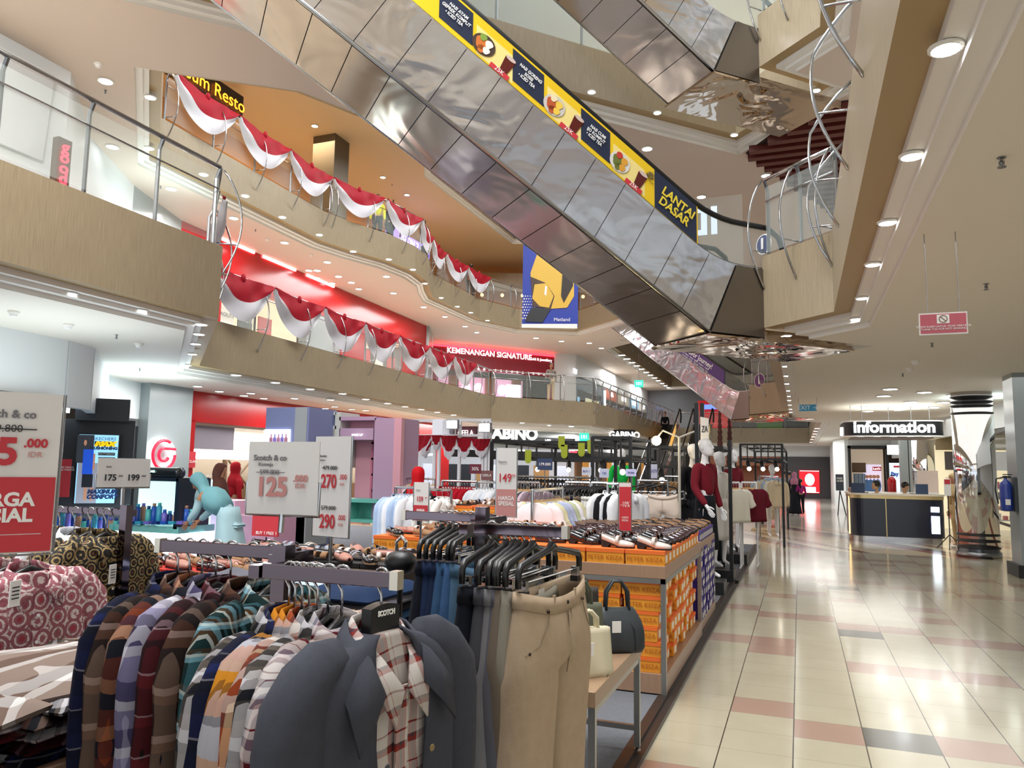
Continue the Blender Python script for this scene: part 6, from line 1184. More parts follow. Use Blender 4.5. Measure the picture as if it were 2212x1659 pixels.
KH=cloth('khaki_cloth','#b59a6e','#c4aa80',7,.8,.3)
figure('person','woman in a sand coloured headscarf and outfit looking down beside the mirror column',(AY(2068,1100,19.4).x,19.4,0),math.radians(-60),SK,1.6,{'hd':(0,-.05,1.55)},top=KH,topL=.35,bottom=KH,hijab=KH,headpitch=.45,shoes=PLW)
figure('person','far woman in black with a pink headscarf walking down the aisle',at(1717,1070,31),math.radians(170),SK,1.58,None,top=CN,topL=.2,skirt=(CN,.06,.27),hijab=cloth('pink_scarf','#a87088',None,8,.8,.2),hands=False)
figure('person','far child or adult in a magenta top with a bag beside the woman in black',at(1730,1075,31),math.radians(200),SK,1.35,None,top=cloth('magenta','#8a1f6a',None,8,.8,.2),bottom=CN,hair=HAIR,hands=False)
figure('person','far person in blue near the brown food shop',at(1706,1066,36),math.radians(190),SK,1.62,None,top=cloth('blue_top','#46639c',None,8,.8,.2),bottom=CN,hair=HAIR,hands=False)
figure('person','far person in grey near the low black stall',at(1694,1060,34),math.radians(190),SK,1.66,None,top=cloth('grey_top','#8a8784',None,8,.8,.2),bottom=CN,hair=HAIR,hands=False)
c=AZ(1186,868,Z1T); figure('person','woman with a dark shoulder bag standing at the first storey railing before the jewellery shop',(AY(1190,850,29.9).x,29.9,Z1T),math.radians(30),SK,1.62,None,top=cloth('taupe_top','#8d7f77',None,8,.8,.2),bottom=KH,hair=HAIR,hands=False)
tag(MB().ball((AY(1182,850,29.6).x,29.6,Z1T+.85),.16,12,0,(1,.5,.9)).build('handbag',BLACK,None,True),'black handbag held by the woman at the first storey railing','bag')
for i,(x,y,tp,lab) in enumerate(((-12.5,20.6,'#e3e32a','man in a yellow vest behind the upper gallery bend'),(-12.5,21.4,'#1b1d24','man in dark clothes beside the yellow vest on the upper gallery'),(-13.2,25.2,'#2b2e36','person in dark clothes by the blue lit sign on the upper gallery'),(-13.0,29.2,'#5d6168','person in grey leaning near the warm lamps of the upper gallery'))):
    figure('person',lab,(x,y,Z2T),math.radians(30+60*i),SK,1.68,None,top=cloth('gtop%d'%i,tp,None,8,.8,.2),bottom=CN,hair=HAIR,hands=False)
figure('person','masked person in black with jeans standing low on the left far escalator',(XA,38.7,.78),0,SK,1.7,{'wrl':(.1,-.2,1.1),'wrr':(-.1,-.2,1.12),'ell':(.24,-.05,1.12),'elr':(-.24,-.05,1.12)},top=CN,bottom=cloth('jeans_far','#3a4c6a',None,8,.8,.2),hair=HAIR,hands=False)
figure('person','woman in black near the top of the left far escalator',(XA,43.6,3.3),0,SK,1.62,None,top=CN,bottom=CN,hair=HAIR,hands=False)

for i,(px,py) in enumerate(((1141,983),(1213,953),(1219,972),(1256,968),(1276,962))):
    q=AY(px,py,14.1); o=thing('hanging_green_tag','small yellow green tag hanging from the large black stall frame','decoration',q,0,'green tags on the black frame'); m=MB(); m.box(q,(.13,.01,.2)); m.ball(q-Vector((0,0,.1)),.065,10,0,(1,.08,1)); m.build('tag_card',mat('tag_green','#a9b52c',.6),o); m=MB(); m.tube([q+Vector((0,0,.1)),Vector((q.x,q.y,2.1))],.004,4); m.build('string',BLACK,o)
# ================================================================ SHOES AND BOXES
def mk_box(name,label,group,L,W,h,mb_,ml,txt=None,lab=None,tm=None,labside=None):
    o=thing(name,label,'shoe box',(0,0,0),0,group); m=MB(); m.box((0,0,(h-.022)/2),(L-.008,W-.008,h-.022)); m.build('box_base',mb_,o,world=False); m=MB(); m.box((0,0,h-.014),(L,W,.026)); m.build('lid',ml,o,world=False)
    if txt: t=text(txt,.046,FR((0,-W/2-.002,(h-.022)/2-.002),(1,0,0),(0,0,1)),tm,None,ext=.0004,sx=1.0); t.parent=o
    if lab: m=MB(); m.box((L/2-.002,0,h*.42),(.004,W*.36,h*.5)); m.build('end_label',lab,o,world=False)
    return o
ORB=mat('box_orange','#e79a2a',.6); ORL=mat('lid_orange','#ea6f28',.6); OTX=mat('box_letters','#b3610f',.6); LBL=mat('paper_label','#efece6',.6); PUB=mat('box_purple','#34207c',.5); RDB=mat('box_red','#c41f22',.5); YLB=mat('label_yellow','#e6d820',.5); BKB=mat('box_black','#1c1b20',.6)
WTOP=laminate('table_wood','#97765e','#a58770'); STF=mat('table_steel','#9d9c98',.35,.8)
BX=mk_box('shoe_box','x','g',.285,.172,.104,ORB,ORL,'PETER KEIZA',LBL,OTX); first=[True]
def place(src,loc,rz,label,group,store=[None]):
    if src.get('used'): o=dup(src,loc,rz)
    else: src['used']=1; src.location=loc; src.rotation_euler=(0,0,rz); o=src
    o['label']=label; o['group']=group; return o
def table(label,x0,x1,y0,y1,zt,th=.09,base=.0,name='display_table'):
    o=thing(name,label,'table',((x0+x1)/2,(y0+y1)/2,.04)); m=MB(); m.box(((x0+x1)/2,(y0+y1)/2,zt-th/2),(x1-x0,y1-y0,th)); m.build('tabletop',WTOP,o,bevel=.004)
    f=MB(); t=.035
    for x in (x0+t/2,x1-t/2):
        for y in (y0+t/2,y1-t/2): m=MB(); m.box((x,y,(zt-th+.04)/2),(t,t,zt-th-.04)); m.build('leg',STF,o)
    f.box(((x0+x1)/2,y0+t/2,zt-th-t/2),(x1-x0,t,t)); f.box((x1-t/2,(y0+y1)/2,zt-th-t/2),(t,y1-y0,t)); f.box((x0+t/2,(y0+y1)/2,zt-th-t/2),(t,y1-y0,t)); f.build('frame',STF,o)
    if base: m=MB(); m.box(((x0+x1)/2,(y0+y1)/2,.05+base/2),(x1-x0-.002,y1-y0-.002,base)); m.build('base_shelf',WTOP,o)
    return o
TX0,TX1,TY0,TY1,TZ=-2.02,-.905,5.52,7.62,.925
table('wood and steel shoe table stacked with orange boxes at the aisle edge',TX0,TX1,TY0,TY1,TZ,.09,.13)
# boxes under the table
rb=random.Random(11)
for k in range(6):
    for j in range(11):
        y=TY0+.11+j*.178
        if y>TY1-.1: break
        place(BX,(TX1-.175+rb.uniform(-.035,.012),y+rb.uniform(-.006,.006),.182+k*.1055),rb.uniform(-.03,.03),'orange shoe box stacked under the shoe table, its end to the aisle','orange boxes under the table')
    for c in (1,2): place(BX,(TX1-.175-.300*c+rb.uniform(-.008,.008),TY0+.11,.182+k*.1055),rb.uniform(-.02,.02),'orange shoe box in the front row under the shoe table','front row of orange boxes under the table')
for j in range(11): place(BX,(TX1-.148,TY0+.095+j*.178,TZ),0,'orange shoe box on top of the shoe table along the aisle','orange boxes on the table top')
for c in range(1,4): place(BX,(TX1-.148-.292*c,TY0+.095,TZ),0,'orange shoe box in the front row on top of the shoe table','front orange boxes on the table top')
for c in range(1,4):
    for j in range(1,11): place(BX,(TX1-.148-.292*c,TY0+.095+j*.178,TZ),0,'orange shoe box on top of the shoe table under the shoes','orange boxes under the displayed shoes')
# shoes
def mk_shoe(name,label,kind,up,sole,inn=None):
    o=thing(name,label,'shoe',(0,0,0)); L=.25; n=14
    prof=[]  # (x along, half width, top height)
    for i in range(n+1):
        u=i/n; hw=.030+.012*math.sin(min(1,u*1.4)*math.pi*.5)-(.0 if u<.75 else (.03*((u-.75)/.25)**2)); hw=hw if u>.04 else .022
        prof.append((u*L-.125,hw,u))
    heel=.045 if kind=='heel' else .016
    s=MB(); rs=[]
    for x,hw,u in prof:
        z0=0; lift=heel*(1-min(1,u/.55))**.8 if kind in('heel','flat') else 0; zb=lift*(0 if (u<.27 and kind=='heel') else 1); th=.012
        rs.append([Vector((x,-hw,zb)),Vector((x,hw,zb)),Vector((x,hw,lift+th)),Vector((x,-hw,lift+th))])
    s.loft(rs,True,True); s.build('sole',sole,o,world=False)
    def sect(x,hw,u,h):
        lift=(heel*(1-min(1,u/.55))**.8 if kind in('heel','flat') else 0)+.011; return [Vector((x,hw*math.cos(a)*1.0,lift+h*math.sin(a)**.8)) for a in [math.pi*k/8 for k in range(9)]]
    a=MB(); 
    if kind=='sandal':
        for c,wd in ((.055,.045),(-.02,.03)):
            a.loft([sect(x,.042,.6,.04) for x in (c-wd/2,c+wd/2)],False)
        a.build('straps',up,o,True,solid=.003,world=False)
    else:
        toe=[sect(x,hw,u,.045*(1-.55*((u-.5)/.5)**2)) for x,hw,u in prof if u>=.55]; a.loft(toe,False)
        back=[sect(x,hw,u,.05 if kind!='flat' else .035) for x,hw,u in prof if u<.62]; rr=[]
        for r in back: h=len(r); rr.append((r[:3],r[-3:]))
        a.loft([x[0] for x in rr],False); a.loft([x[1] for x in rr],False); hb=back[0]; a.loft([hb,[p+Vector((.004,0,0)) for p in hb]],False)
        a.build('upper',up,o,True,solid=.003,world=False)
        if kind=='heel': st_=MB(); st_.loft([sect(x,.044,.4,.058) for x in (-.012,.012)],False); st_.build('strap',up,o,True,solid=.004,world=False)
        if inn: i_=MB(); i_.box((-.03,0,heel*.55+.017),(.15,.05,.003)); i_.build('insole',inn,o,world=False)
    return o
UPW=mat('patent_ivory','#cfc3bb',.3,coat=.5); UPB=mat('patent_black','#15131a',.2,coat=.6); UPM=mat('patent_wine','#2a1018',.2,coat=.6); UPT=mat('suede_taupe','#6d5648',.8); UPC=mat('suede_camel','#8a6544',.75); SOB=mat('sole_black','#141316',.5); SOT=mat('sole_tan','#a58866',.6); INT=mat('insole_tan','#a88a6c',.7); UPG=mat('leather_greyblue','#8a8d9c',.5); UPR=mat('leather_rosy','#a9776a',.5)
SH={'ivory':mk_shoe('mary_jane_shoe','x','heel',UPW,SOB),'black':mk_shoe('mary_jane_shoe','x','heel',UPB,SOB),'wine':mk_shoe('loafer_shoe','x','low',UPM,SOB),'taupe':mk_shoe('flat_shoe','x','flat',UPT,SOT,INT),'bflat':mk_shoe('flat_shoe','x','flat',UPB,SOT,INT),'camel':mk_shoe('loafer_shoe','x','low',UPC,SOT,INT),'sandal':mk_shoe('strap_sandal','x','sandal',UPC,SOB),'gsandal':mk_shoe('strap_sandal','x','sandal',UPG,SOB),'rosy':mk_shoe('loafer_shoe','x','low',UPR,SOB,INT),'wsandal':mk_shoe('strap_sandal','x','sandal',UPW,SOT)}
def shoe(k,loc,rz,label,group,tilt=None): o=place(SH[k],loc,rz,label,group); 
TS=TZ+.105
for i,(x,y) in enumerate(((-1.27,5.64),(-1.00,5.63))): shoe('ivory',(x,y,TS),-.12,'ivory patent mary jane shoe with a block heel, front of the shoe table','ivory mary janes at the front')
for r in range(10):
    for c in range(4):
        k='wine' if (r>2 or c>2) else 'black'; x=TX1-.13-.27*c+rb.uniform(-.02,.02); y=TY0+.25+r*.175
        for d in (0,): shoe(k,(x,y+d,TS),-.15+rb.uniform(-.1,.1),'glossy dark shoe in the rows on the orange boxes' if k=='wine' else 'black patent mary jane on the orange boxes','glossy dark shoes on the shoe table' if k=='wine' else 'black mary janes on the shoe table')
# second block: purple boxes with brown flats
PX=mk_box('shoe_box','x','g',.26,.12,.10,PUB,PUB,None,LBL); table('second shoe table full of purple boxes',-2.3,-.93,7.78,9.1,.90,.08,.1)
for k in range(7):
    for j in range(10): place(PX,(-1.06+rb.uniform(-.01,.01),7.86+j*.125,.15+k*.098),0,'purple shoe box with a white end label under the second shoe table','purple boxes under the second table')
for j in range(10): place(PX,(-1.07,7.86+j*.125,.90),0,'purple shoe box on top of the second shoe table','purple boxes on the second table')
for c in range(1,5):
    for j in range(10): place(PX,(-1.07-.27*c,7.86+j*.125,.90),0,'purple shoe box under the flats on the second shoe table','purple boxes under the flats')
for r in range(9):
    for c in range(5):
        k=('taupe','bflat','camel')[(r+c*2)%3 if c<3 else 0]; shoe(k,(-1.08-.28*c+rb.uniform(-.02,.02),7.88+r*.14,1.002),-.25+rb.uniform(-.1,.1),'flat shoe in the rows on the second shoe table','flat shoes on the second table')
# third, further left: mixed shoes on orange boxes
table('third shoe table behind the trouser rack with mixed shoes',-3.4,-2.15,5.6,7.6,.925,.09,.13)
for c in range(4):
    for j in range(11): place(BX,(-2.32-.292*c,5.70+j*.178,.925),0,'orange shoe box on the third shoe table','orange boxes on the third table')
for r in range(9):
    for c in range(4):
        k=('sandal','rosy','camel','bflat','wsandal')[(r*3+c)%5]; shoe(k,(-2.3-.29*c+rb.uniform(-.03,.03),5.68+r*.2,1.035),rb.uniform(-.6,.3),'mixed brown and black shoe on the third shoe table','mixed shoes on the third table')
table('low orange shoe table beside the tall 149 board',-3.9,-2.6,8.0,9.4,1.06,.05,.1)
for c in range(4):
    for r in range(5): shoe(('sandal','gsandal','wsandal','sandal')[(r+c)%4],(-2.75-.3*c,8.1+r*.25,1.17),rb.uniform(-.7,.2),'strap sandal on the table beside the tall 149 board','sandals beside the tall board')
for c in range(4):
  for j in range(7): place(BX,(-2.76-.292*c,8.12+.178*j,1.06),0,'orange shoe box under the sandals beside the tall board','orange boxes beside the tall board')
# left shoe islands
BB=mk_box('shoe_box','x','g',.33,.20,.11,BKB,BKB); table('dark shoe table left of the trouser rack',-3.95,-2.35,4.35,5.0,.86,.08,.1)
for c in range(5): place(BB,(-2.52-.335*c,4.46,.86),0,'black shoe box under the sandals left of the trouser rack','black shoe boxes'); place(BB,(-2.52-.335*c,4.68,.86),0,'black shoe box under the sandals left of the trouser rack','black shoe boxes')
for r in range(4):
    for c in range(8): shoe(('gsandal','sandal','bflat','wsandal','rosy')[(r+c*2)%5],(-2.45-.2*c,4.42+r*.16,.972),rb.uniform(-.9,.5),'sandal or low shoe on the black boxes','sandals on the black boxes')
RX=mk_box('shoe_box','x','g',.30,.19,.10,RDB,mat('lid_red','#b3261c',.5),None,YLB); table('red boxed loafer table behind the jeans pile',-4.3,-2.75,3.75,4.2,.84,.06,.1)
m=MB(); m.box((0,-.097,.035),(.10,.004,.045)); q=m.build('yellow_price',YLB,RX,world=False); q.parent=RX
for c in range(5):
    for y in (3.86,4.06): place(RX,(-2.93-.31*c,y,.84),0,'red shoe box with a yellow price label','red shoe boxes')
for r in range(3):
    for c in range(6): shoe(('rosy','camel','wine')[(r+c)%3],(-2.9-.26*c,3.84+r*.15,.942),rb.uniform(-.5,0),'loafer on the red boxes','loafers on the red boxes')
for c in range(4):
    tag(MB().box((-3.9-.32*c,3.55,.9),(.3,.2,.1)).build('shoe_box',RDB),'red shoe box behind the check shirts','shoe box','red boxes behind the shirts')
    for r in range(2): shoe(('wsandal','bflat','rosy')[(c+r)%3],(-3.9-.32*c,3.5+r*.12,.95),rb.uniform(-.6,.3),'sneaker or flat on the red boxes behind the check shirts','shoes behind the check shirts')
table('left shoe table behind the check shirts',-5.1,-3.7,3.4,3.72,.85,.05,.1)
# ================================================================ FOREGROUND RACKS
BARM=mat('rack_chrome','#766a72',.07,1)
def four_way(label,post,arms,ztop):
    o=thing('clothes_rack',label,'clothes rack',(post[0],post[1],.04)); m=MB(); m.box((post[0],post[1],(ztop+.04)/2),(.04,.04,ztop-.04)); m.build('post',BARM,o)
    for a in range(4): m=MB(); an=a*math.pi/2+.78; m.box((post[0]+.2*math.cos(an),post[1]+.2*math.sin(an),.06),(.42,.035,.035),an); m.build('foot',BARM,o)
    for (p0,p1,z) in arms:
        c=Vector(((p0[0]+p1[0])/2,(p0[1]+p1[1])/2,z-.017)); L=(Vector(p1)-Vector(p0)).length; an=math.atan2(p1[1]-p0[1],p1[0]-p0[0]); m=MB(); m.box(c,(L,.022,.034),an); m.build('arm',BARM,o,bevel=.002)
        m=MB(); m.box((p1[0],p1[1],z-.017),(.02,.028,.04),an); m.build('end_cap',mat('cap_bright','#d9d2c4',.25,.9),o)
        q=Vector((post[0],post[1],0)); e=Vector((p0[0],p0[1],z-.02)); m=MB(); m.box(((e.x+post[0])/2,(e.y+post[1])/2,z-.02),(.03,abs(e.y-post[1])+.03,.03)); m.build('bracket',BARM,o)
    return o
ZA1,ZB1=1.38,1.37
four_way('chrome four way rack of check shirts in the foreground',(-1.22,1.62),[((-1.26,1.74),(-1.74,1.74),ZA1),((-1.18,1.50),(-.83,1.50),ZB1)],1.40)
SH_W=.97
def hs(px,py,y,z,m,lab,**k):
    x=AY(px,py,y).x; return garment('check_shirt',lab,'shirt',m,(x,y,z+.003),math.radians(90)+rb.uniform(-.06,.06),L=.78,sleeve=.58,collar=True,placket=True,w=SH_W,ph=px*.1,fold=.02,**k)
LA=[(387,'navy','navy and grey check shirt, furthest left on the foreground rack'),(412,'brown','brown and black check shirt, second from the left on the foreground rack'),(440,'rust','rust and navy check shirt, third from the left on the foreground rack'),(470,'lilac','lilac check shirt between the rust and the maroon ones'),(502,'maroon','maroon check shirt on the left arm of the foreground rack'),(548,'brown','brown check shirt beside the teal one'),(590,'green','teal, white and brown check shirt nearest the rack post on the left arm')]
for px,c,lab in LA: hs(px,1170,1.74,ZA1,PL[c],lab)
RA=[(628,'grey','grey check shirt nearest the post on the right arm'),(641,'navy','dark navy check shirt on the right arm'),(656,'mustard','mustard and grey check shirt, left of the two yellow ones'),(672,'mustard','mustard and grey check shirt, right of the two yellow ones'),(690,'orange','orange and white check shirt on the right arm'),(712,'grey','pale grey check shirt behind the red and white one'),(742,'redwhite','red and white check shirt directly behind the slate jacket')]
for px,c,lab in RA: hs(px,1215,1.50,ZB1,PL[c],lab)
# slate jacket over a coral check shirt
JX=AY(826,1230,1.50).x
SL=cloth('slate_twill','#3b3d46','#43454e',60,.9,.3); 
def jacket(loc,rz):
    o=thing('slate_jacket','slate grey overshirt hanging open over a coral check shirt at the front of the rack','jacket',loc,rz); L=.80; w=.99; t=1.3
    hanger_parts(o,.44,HB); m=MB(); m.loft([[Vector((x,-.014,-.070-1.2*abs(x)**1.6)),Vector((x,-.014,-.125-1.2*abs(x)**1.6)),Vector((x,.014,-.125-1.2*abs(x)**1.6)),Vector((x,.014,-.070-1.2*abs(x)**1.6))] for x in [-.045+.009*i for i in range(11)]],True,True); m.build('hanger_head',HB,o,world=False)
    t_=text('SCOTCH',.0155,FR((0,-.017,-.090),(1,0,0),(0,0,1)),WTX,None,ext=.0005,bold=.0008,sx=.85); t_.parent=o
    gaps=[.035,.045,.055,.06,.065,.07,.075]+[.078,.07,.06,.052,.048,.05,.055,.06]
    rs=torso_rings(L,w,t,.02,.6,1.08,72); left=[]; right=[]
    body=MB(); rows=[]
    for i,r in enumerate(rs):
        g=gaps[min(i,len(gaps)-1)]*1.05
        # order points from right front edge round the back to the left front edge
        pts=[p for p in r]; idx=[k for k,p in enumerate(pts) if not (p.y<0 and abs(p.x)<g)]
        st_=[k for k in idx if ((k-1)%len(pts)) not in idx][0] if len(idx)<len(pts) else 0
        seq=[pts[(st_+j)%len(pts)] for j in range(len(pts)) if ((st_+j)%len(pts)) in idx]
        y0=seq[0].y; a=Vector((g,seq[0].y,seq[0].z)); b=Vector((-g,seq[-1].y,seq[-1].z)); seq=[a if seq[0].x>0 else b]+seq+[b if seq[0].x>0 else a]
        # resample to 40
        d=[0]; 
        for p,q in zip(seq,seq[1:]): d.append(d[-1]+(q-p).length)
        out=[]; n=40
        for s in range(n):
            v=d[-1]*s/(n-1); j=max(1,next((x for x in range(1,len(d)) if d[x]>=v),len(d)-1)); f=(v-d[j-1])/max(1e-6,d[j]-d[j-1]); out.append(seq[j-1].lerp(seq[j],f))
        rows.append(out)
    body.loft(rows,False); body.build('body',SL,o,True,solid=.006,world=False)
    for s in (-1,1):
        sl=MB(); rr=sleeve_rings(s,.94,.60,.078,.055,1.1,.3*s,18,.015)
        sl.loft(rr,True,True); sl.build('sleeve',SL,o,True,world=False); cf=MB(); cf.loft([ring(.058,.045,-.72,18,1,x0=s*.292),ring(.06,.047,-.775,18,1,x0=s*.294)],True,True); cf.build('cuff',SL,o,True,world=False)
    c=MB()
    for s in (-1,1):
        inner=[Vector((0,.055,-.066)),Vector((s*.055,.05,-.07)),Vector((s*.088,.005,-.088)),Vector((s*.080,-.052,-.135)),Vector((s*.062,-.078,-.205))]
        outer=[Vector((0,.078,-.128)),Vector((s*.080,.072,-.132)),Vector((s*.135,.005,-.158)),Vector((s*.160,-.072,-.215)),Vector((s*.150,-.098,-.300))]
        mid=[(a+b)/2+Vector((0,-.006,.004)) for a,b in zip(inner,outer)]; c.loft([inner,mid,outer],False)
    c.build('collar',SL,o,True,solid=.006,world=False)
    for s in (-1,1):
        p=MB(); p.loft([[Vector((s*.078,-.100,-.46)),Vector((s*.078,-.104,-.52)),Vector((s*.118,-.106,-.545)),Vector((s*.158,-.102,-.52)),Vector((s*.158,-.098,-.46))],[Vector((s*.078,-.080,-.46)),Vector((s*.078,-.084,-.52)),Vector((s*.118,-.086,-.545)),Vector((s*.158,-.082,-.52)),Vector((s*.158,-.078,-.46))]],True,True); p.build('pocket_flap',SL,o,bevel=.002,world=False)
        for z in (-.34,-.44,-.54,-.64): q=MB(); q.ball((s*.070,-.096-.014*abs(z+.3),z),.008,10,0,(1,.35,1)); q.build('button',[mat('button_slate','#34363e',.35),mat('button_brass','#8f7d55',.35,.6)][1 if (s>0 and z==-.34) else 0],o,True,world=False)
    b=MB(); rs=torso_rings(L-.05,.80,.95,.012,1.1,1,40); b.loft(rs,True,True); b.build('inner_shirt',PL['shirtred'],o,True,world=False)
    c=MB()
    for s in (-1,1):
        inner=[Vector((0,.046,-.060)),Vector((s*.045,.042,-.064)),Vector((s*.066,.0,-.085)),Vector((s*.040,-.052,-.145)),Vector((s*.006,-.080,-.205))]
        outer=[Vector((0,.058,-.10)),Vector((s*.060,.052,-.104)),Vector((s*.090,.0,-.125)),Vector((s*.086,-.070,-.185)),Vector((s*.050,-.098,-.270))]
        c.loft([inner,outer],False)
    c.build('inner_collar',PL['shirtred'],o,True,solid=.004,world=False)
    p=MB(); p.box((0,-.068,-.46),(.034,.006,.52)); p.build('inner_placket',PL['shirtred'],o,world=False)
    q=MB(); q.plate([(-.018,-.01,-.150),(.018,-.01,-.150),(.018,-.02,-.235),(-.018,-.02,-.235)],.002); q.build('neck_label',BLACK,o,world=False)
    for ch in o.children:
        nm=ch.name.split('.')[0]
        if nm not in ('hook',): ch.location.z-=(.0 if nm in ('hanger_head','lettering') else .045 if nm=='shoulders' else .034)
    return o
jacket((JX,1.50,ZB1+.003),math.radians(77))
# ---- trouser rack
ZT=1.42
four_way('chrome four way rack of jeans and trousers',(-1.07,2.55),[((-1.12,2.80),(-1.52,2.80),ZT),((-1.00,2.32),(-.69,2.32),ZT)],1.46)
TR=[(1063,'#14161f','black trousers nearest the post on the right arm'),(1094,'#45454b','dark grey trousers on the right arm'),(1109,'#77777a','light grey trousers on the right arm'),(1120,'#5f5f68','mid grey trousers on the right arm'),(1136,'#6f6458','brown grey trousers on the right arm'),(1151,'#8a8578','stone trousers just behind the beige pair')]
TG=mat('tag_orange','#d1512a',.5)
for i,(px,c,lab) in enumerate(TR): trousers(lab,cloth('trs_'+c[1:],c,None,30,.9,.3),(AY(px,1130,2.32).x,2.32,ZT+.003),math.radians(90)+rb.uniform(-.05,.05),None,1.08,.12,False,i,w=.215,tag_=TG if i in (3,) else None)
BG=cloth('beige_twill','#a8937a','#b5a189',34,.9,.35)
trousers('beige flared trousers clipped to the front of the trouser rack',BG,(AY(1192,1130,2.32).x,2.32,ZT+.003),math.radians(84),None,1.10,.165,True,.4,w=.235,t=1.25)
JE=[(955,'#10131e','blue black jeans at the far left of the jeans arm'),(971,'#1b2a4c','dark blue jeans, second on the jeans arm'),(984,'#16233f','deep navy jeans, third on the jeans arm'),(1004,'#2f4f74','mid blue jeans on the jeans arm'),(1018,'#35557f','bright mid blue jeans on the jeans arm'),(1030,'#4a6a86','pale blue jeans nearest the post'),]
for i,(px,c,lab) in enumerate(JE): trousers(lab,cloth('jean_'+c[1:],c,'#'+''.join('%02x'%min(255,int(c[j:j+2],16)+14) for j in(1,3,5)),60,.9,.4),(AY(px,1105,2.80).x,2.80,ZT+.003),math.radians(90)+rb.uniform(-.06,.06),None,1.05,.095,False,i*1.3,w=.205,name='jeans',cat='jeans',tag_=TG if i in (1,3,5) else None)
# ---- batik rack and pink batik
four_way('chrome rack of dark batik shirts at the left',(-2.98,2.76),[((-3.0,2.80),(-3.80,2.80),1.38)],1.40)
for i in range(7): garment('batik_shirt','dark batik shirt hanging on the left rack' if i else 'black, cream and brown batik shirt at the front of the left rack','shirt',BAT1 if i not in (2,) else cloth('white_shirt_cloth','#d6d8de',None,7,.8,.3),(-3.06-.1*i,2.72,1.38),math.radians(90)+rb.uniform(-.05,.05),L=.74,sleeve=.26,collar=True,placket=(i==0),ph=i,group=None if i==0 else 'batik shirts behind the front one',w=1.08) if i!=2 else garment('plain_shirt','white shirt among the dark batik shirts','shirt',cloth('white_shirt_cloth','#d6d8de',None,7,.8,.3),(-3.26,2.72,1.38),math.radians(90),L=.7,sleeve=.26,ph=i)
q=AX(70,1160,-2.55); four_way('short chrome rack behind the large price board',(-2.9,1.95),[((-2.85,q.y),(-2.5,q.y),1.34)],1.36)
for i in range(3): garment('batik_shirt',['pink and white batik shirt hanging below the large price board','second pink batik shirt behind the first','third pink batik shirt behind the other two'][i],'shirt',BAT2,(-2.55-.09*i,q.y,1.34),math.radians(86),L=.72,sleeve=.28,collar=True,placket=True,ph=i*2,w=1.0)
def hangtag(p,lab,rz=0): 
    o=thing('price_tag',lab,'tag',p,rz); m=MB(); m.box((0,0,0),(.004,.045,.085)); m.build('tag_card',PLW,o,world=False); 
    for k in range(4): m=MB(); m.box((.003,0,.02-.012*k),(.001,.03,.004)); m.build('printed_line',INK,o,world=False)
hangtag(AX(32,1282,-2.44),'white price tag on the pink batik shirt',.2); hangtag(AX(243,1240,-2.93),'white price tag on the dark batik shirt',.2)
# ---- folded shirts table lower left, and jeans table
def folded(name,label,cat,m,loc,rz,s=(.34,.44,.05),group=None,ph=0,collar=False,tilt=(0,0)):
    o=thing(name,label,cat,loc,rz,group); o.rotation_euler=(tilt[0],tilt[1],rz); mb=MB(); n=16; rings=[]
    nx,ny=14,18; rows_t=[];rows_b=[]
    for i in range(nx+1):
        a=-1+2*i/nx; rt=[];rb_=[]
        for j in range(ny+1):
            b=-1+2*j/ny; ed=max(abs(a),abs(b))**5; h=s[2]*(1-.75*ed)+.010*math.sin(4*a+ph)*(1-ed)+.008*math.sin(5*b+2*ph)*(1-ed); x=a*s[0]/2*(1+.03*math.sin(3*b+ph)); y=b*s[1]/2*(1+.02*math.sin(4*a+ph)); rt.append(Vector((x,y,h))); rb_.append(Vector((x*.98,y*.98,.002)))
        rows_t.append(rt); rows_b.append(rb_)
    mb.loft(rows_t,False); mb.loft(rows_b,False); e=lambda R_:[r[0] for r in R_]+[p for p in R_[-1]][1:]+[r[-1] for r in R_[::-1]][1:]+R_[0][::-1][1:-1]
    mb.loft([e(rows_b),e(rows_t)],True); mb.build('folded_body',m,o,True,world=False)
    if collar: c=MB(); c.loft([[Vector((x,s[1]/2-.05-.5*abs(x),s[2]+.004)) for x in [-.08+.02*i for i in range(9)]],[Vector((x*1.3,s[1]/2-.095-.9*abs(x),s[2]+.010)) for x in [-.08+.02*i for i in range(9)]]],False); c.build('collar',m,o,True,solid=.005,world=False)
    return o
BRC=plaid('check_sand',[(0,'#b3a298'),(.38,'#6b4020'),(.7,'#f2f0ee'),(.84,'#b3a298')],[(0,'#6b4020'),(.33,'#b3a298'),(.62,'#f2f0ee'),(.72,'#a3938a')],3.6,3.4)
table('low table of folded check shirts in the lower left corner',-3.05,-1.86,1.0,2.42,.80,.05,.0)
PC=['brown','grey','navy','maroon','redwhite']
for sx_ in range(3):
    for sy_ in range(3):
        x,y=-2.06-.38*sx_,1.25+.46*sy_
        for k in range(5 if sy_<2 else 3): 
            top=(k==4 and sy_==1 and sx_<2); folded('folded_shirt','folded check shirt in the piles on the low table','shirt',PL[PC[(k+sx_+sy_*2)%5]],(x+rb.uniform(-.02,.02),y+rb.uniform(-.02,.02),.80+k*.032),rb.uniform(-.2,.2),(.36,.44,.042),'folded check shirts on the low table',k)
folded('folded_shirt','brown, sand and white large check shirt lying across the piles','shirt',BRC,(-2.17,1.62,.955),math.radians(-25),(.52,.68,.065),None,1,True,(0.05,.03)); folded('folded_shirt','second brown and white large check shirt in front of the other','shirt',BRC,(-1.98,1.22,.96),math.radians(10),(.42,.5,.06),None,2,True)
folded('folded_shirt','grey and white folded shirt at the back of the low table','shirt',PL['grey'],(-2.62,2.15,.93),.3,(.5,.45,.05),None,3,True)
table('table of folded jeans behind the foreground rack',-3.05,-1.72,2.95,3.62,.80,.05)
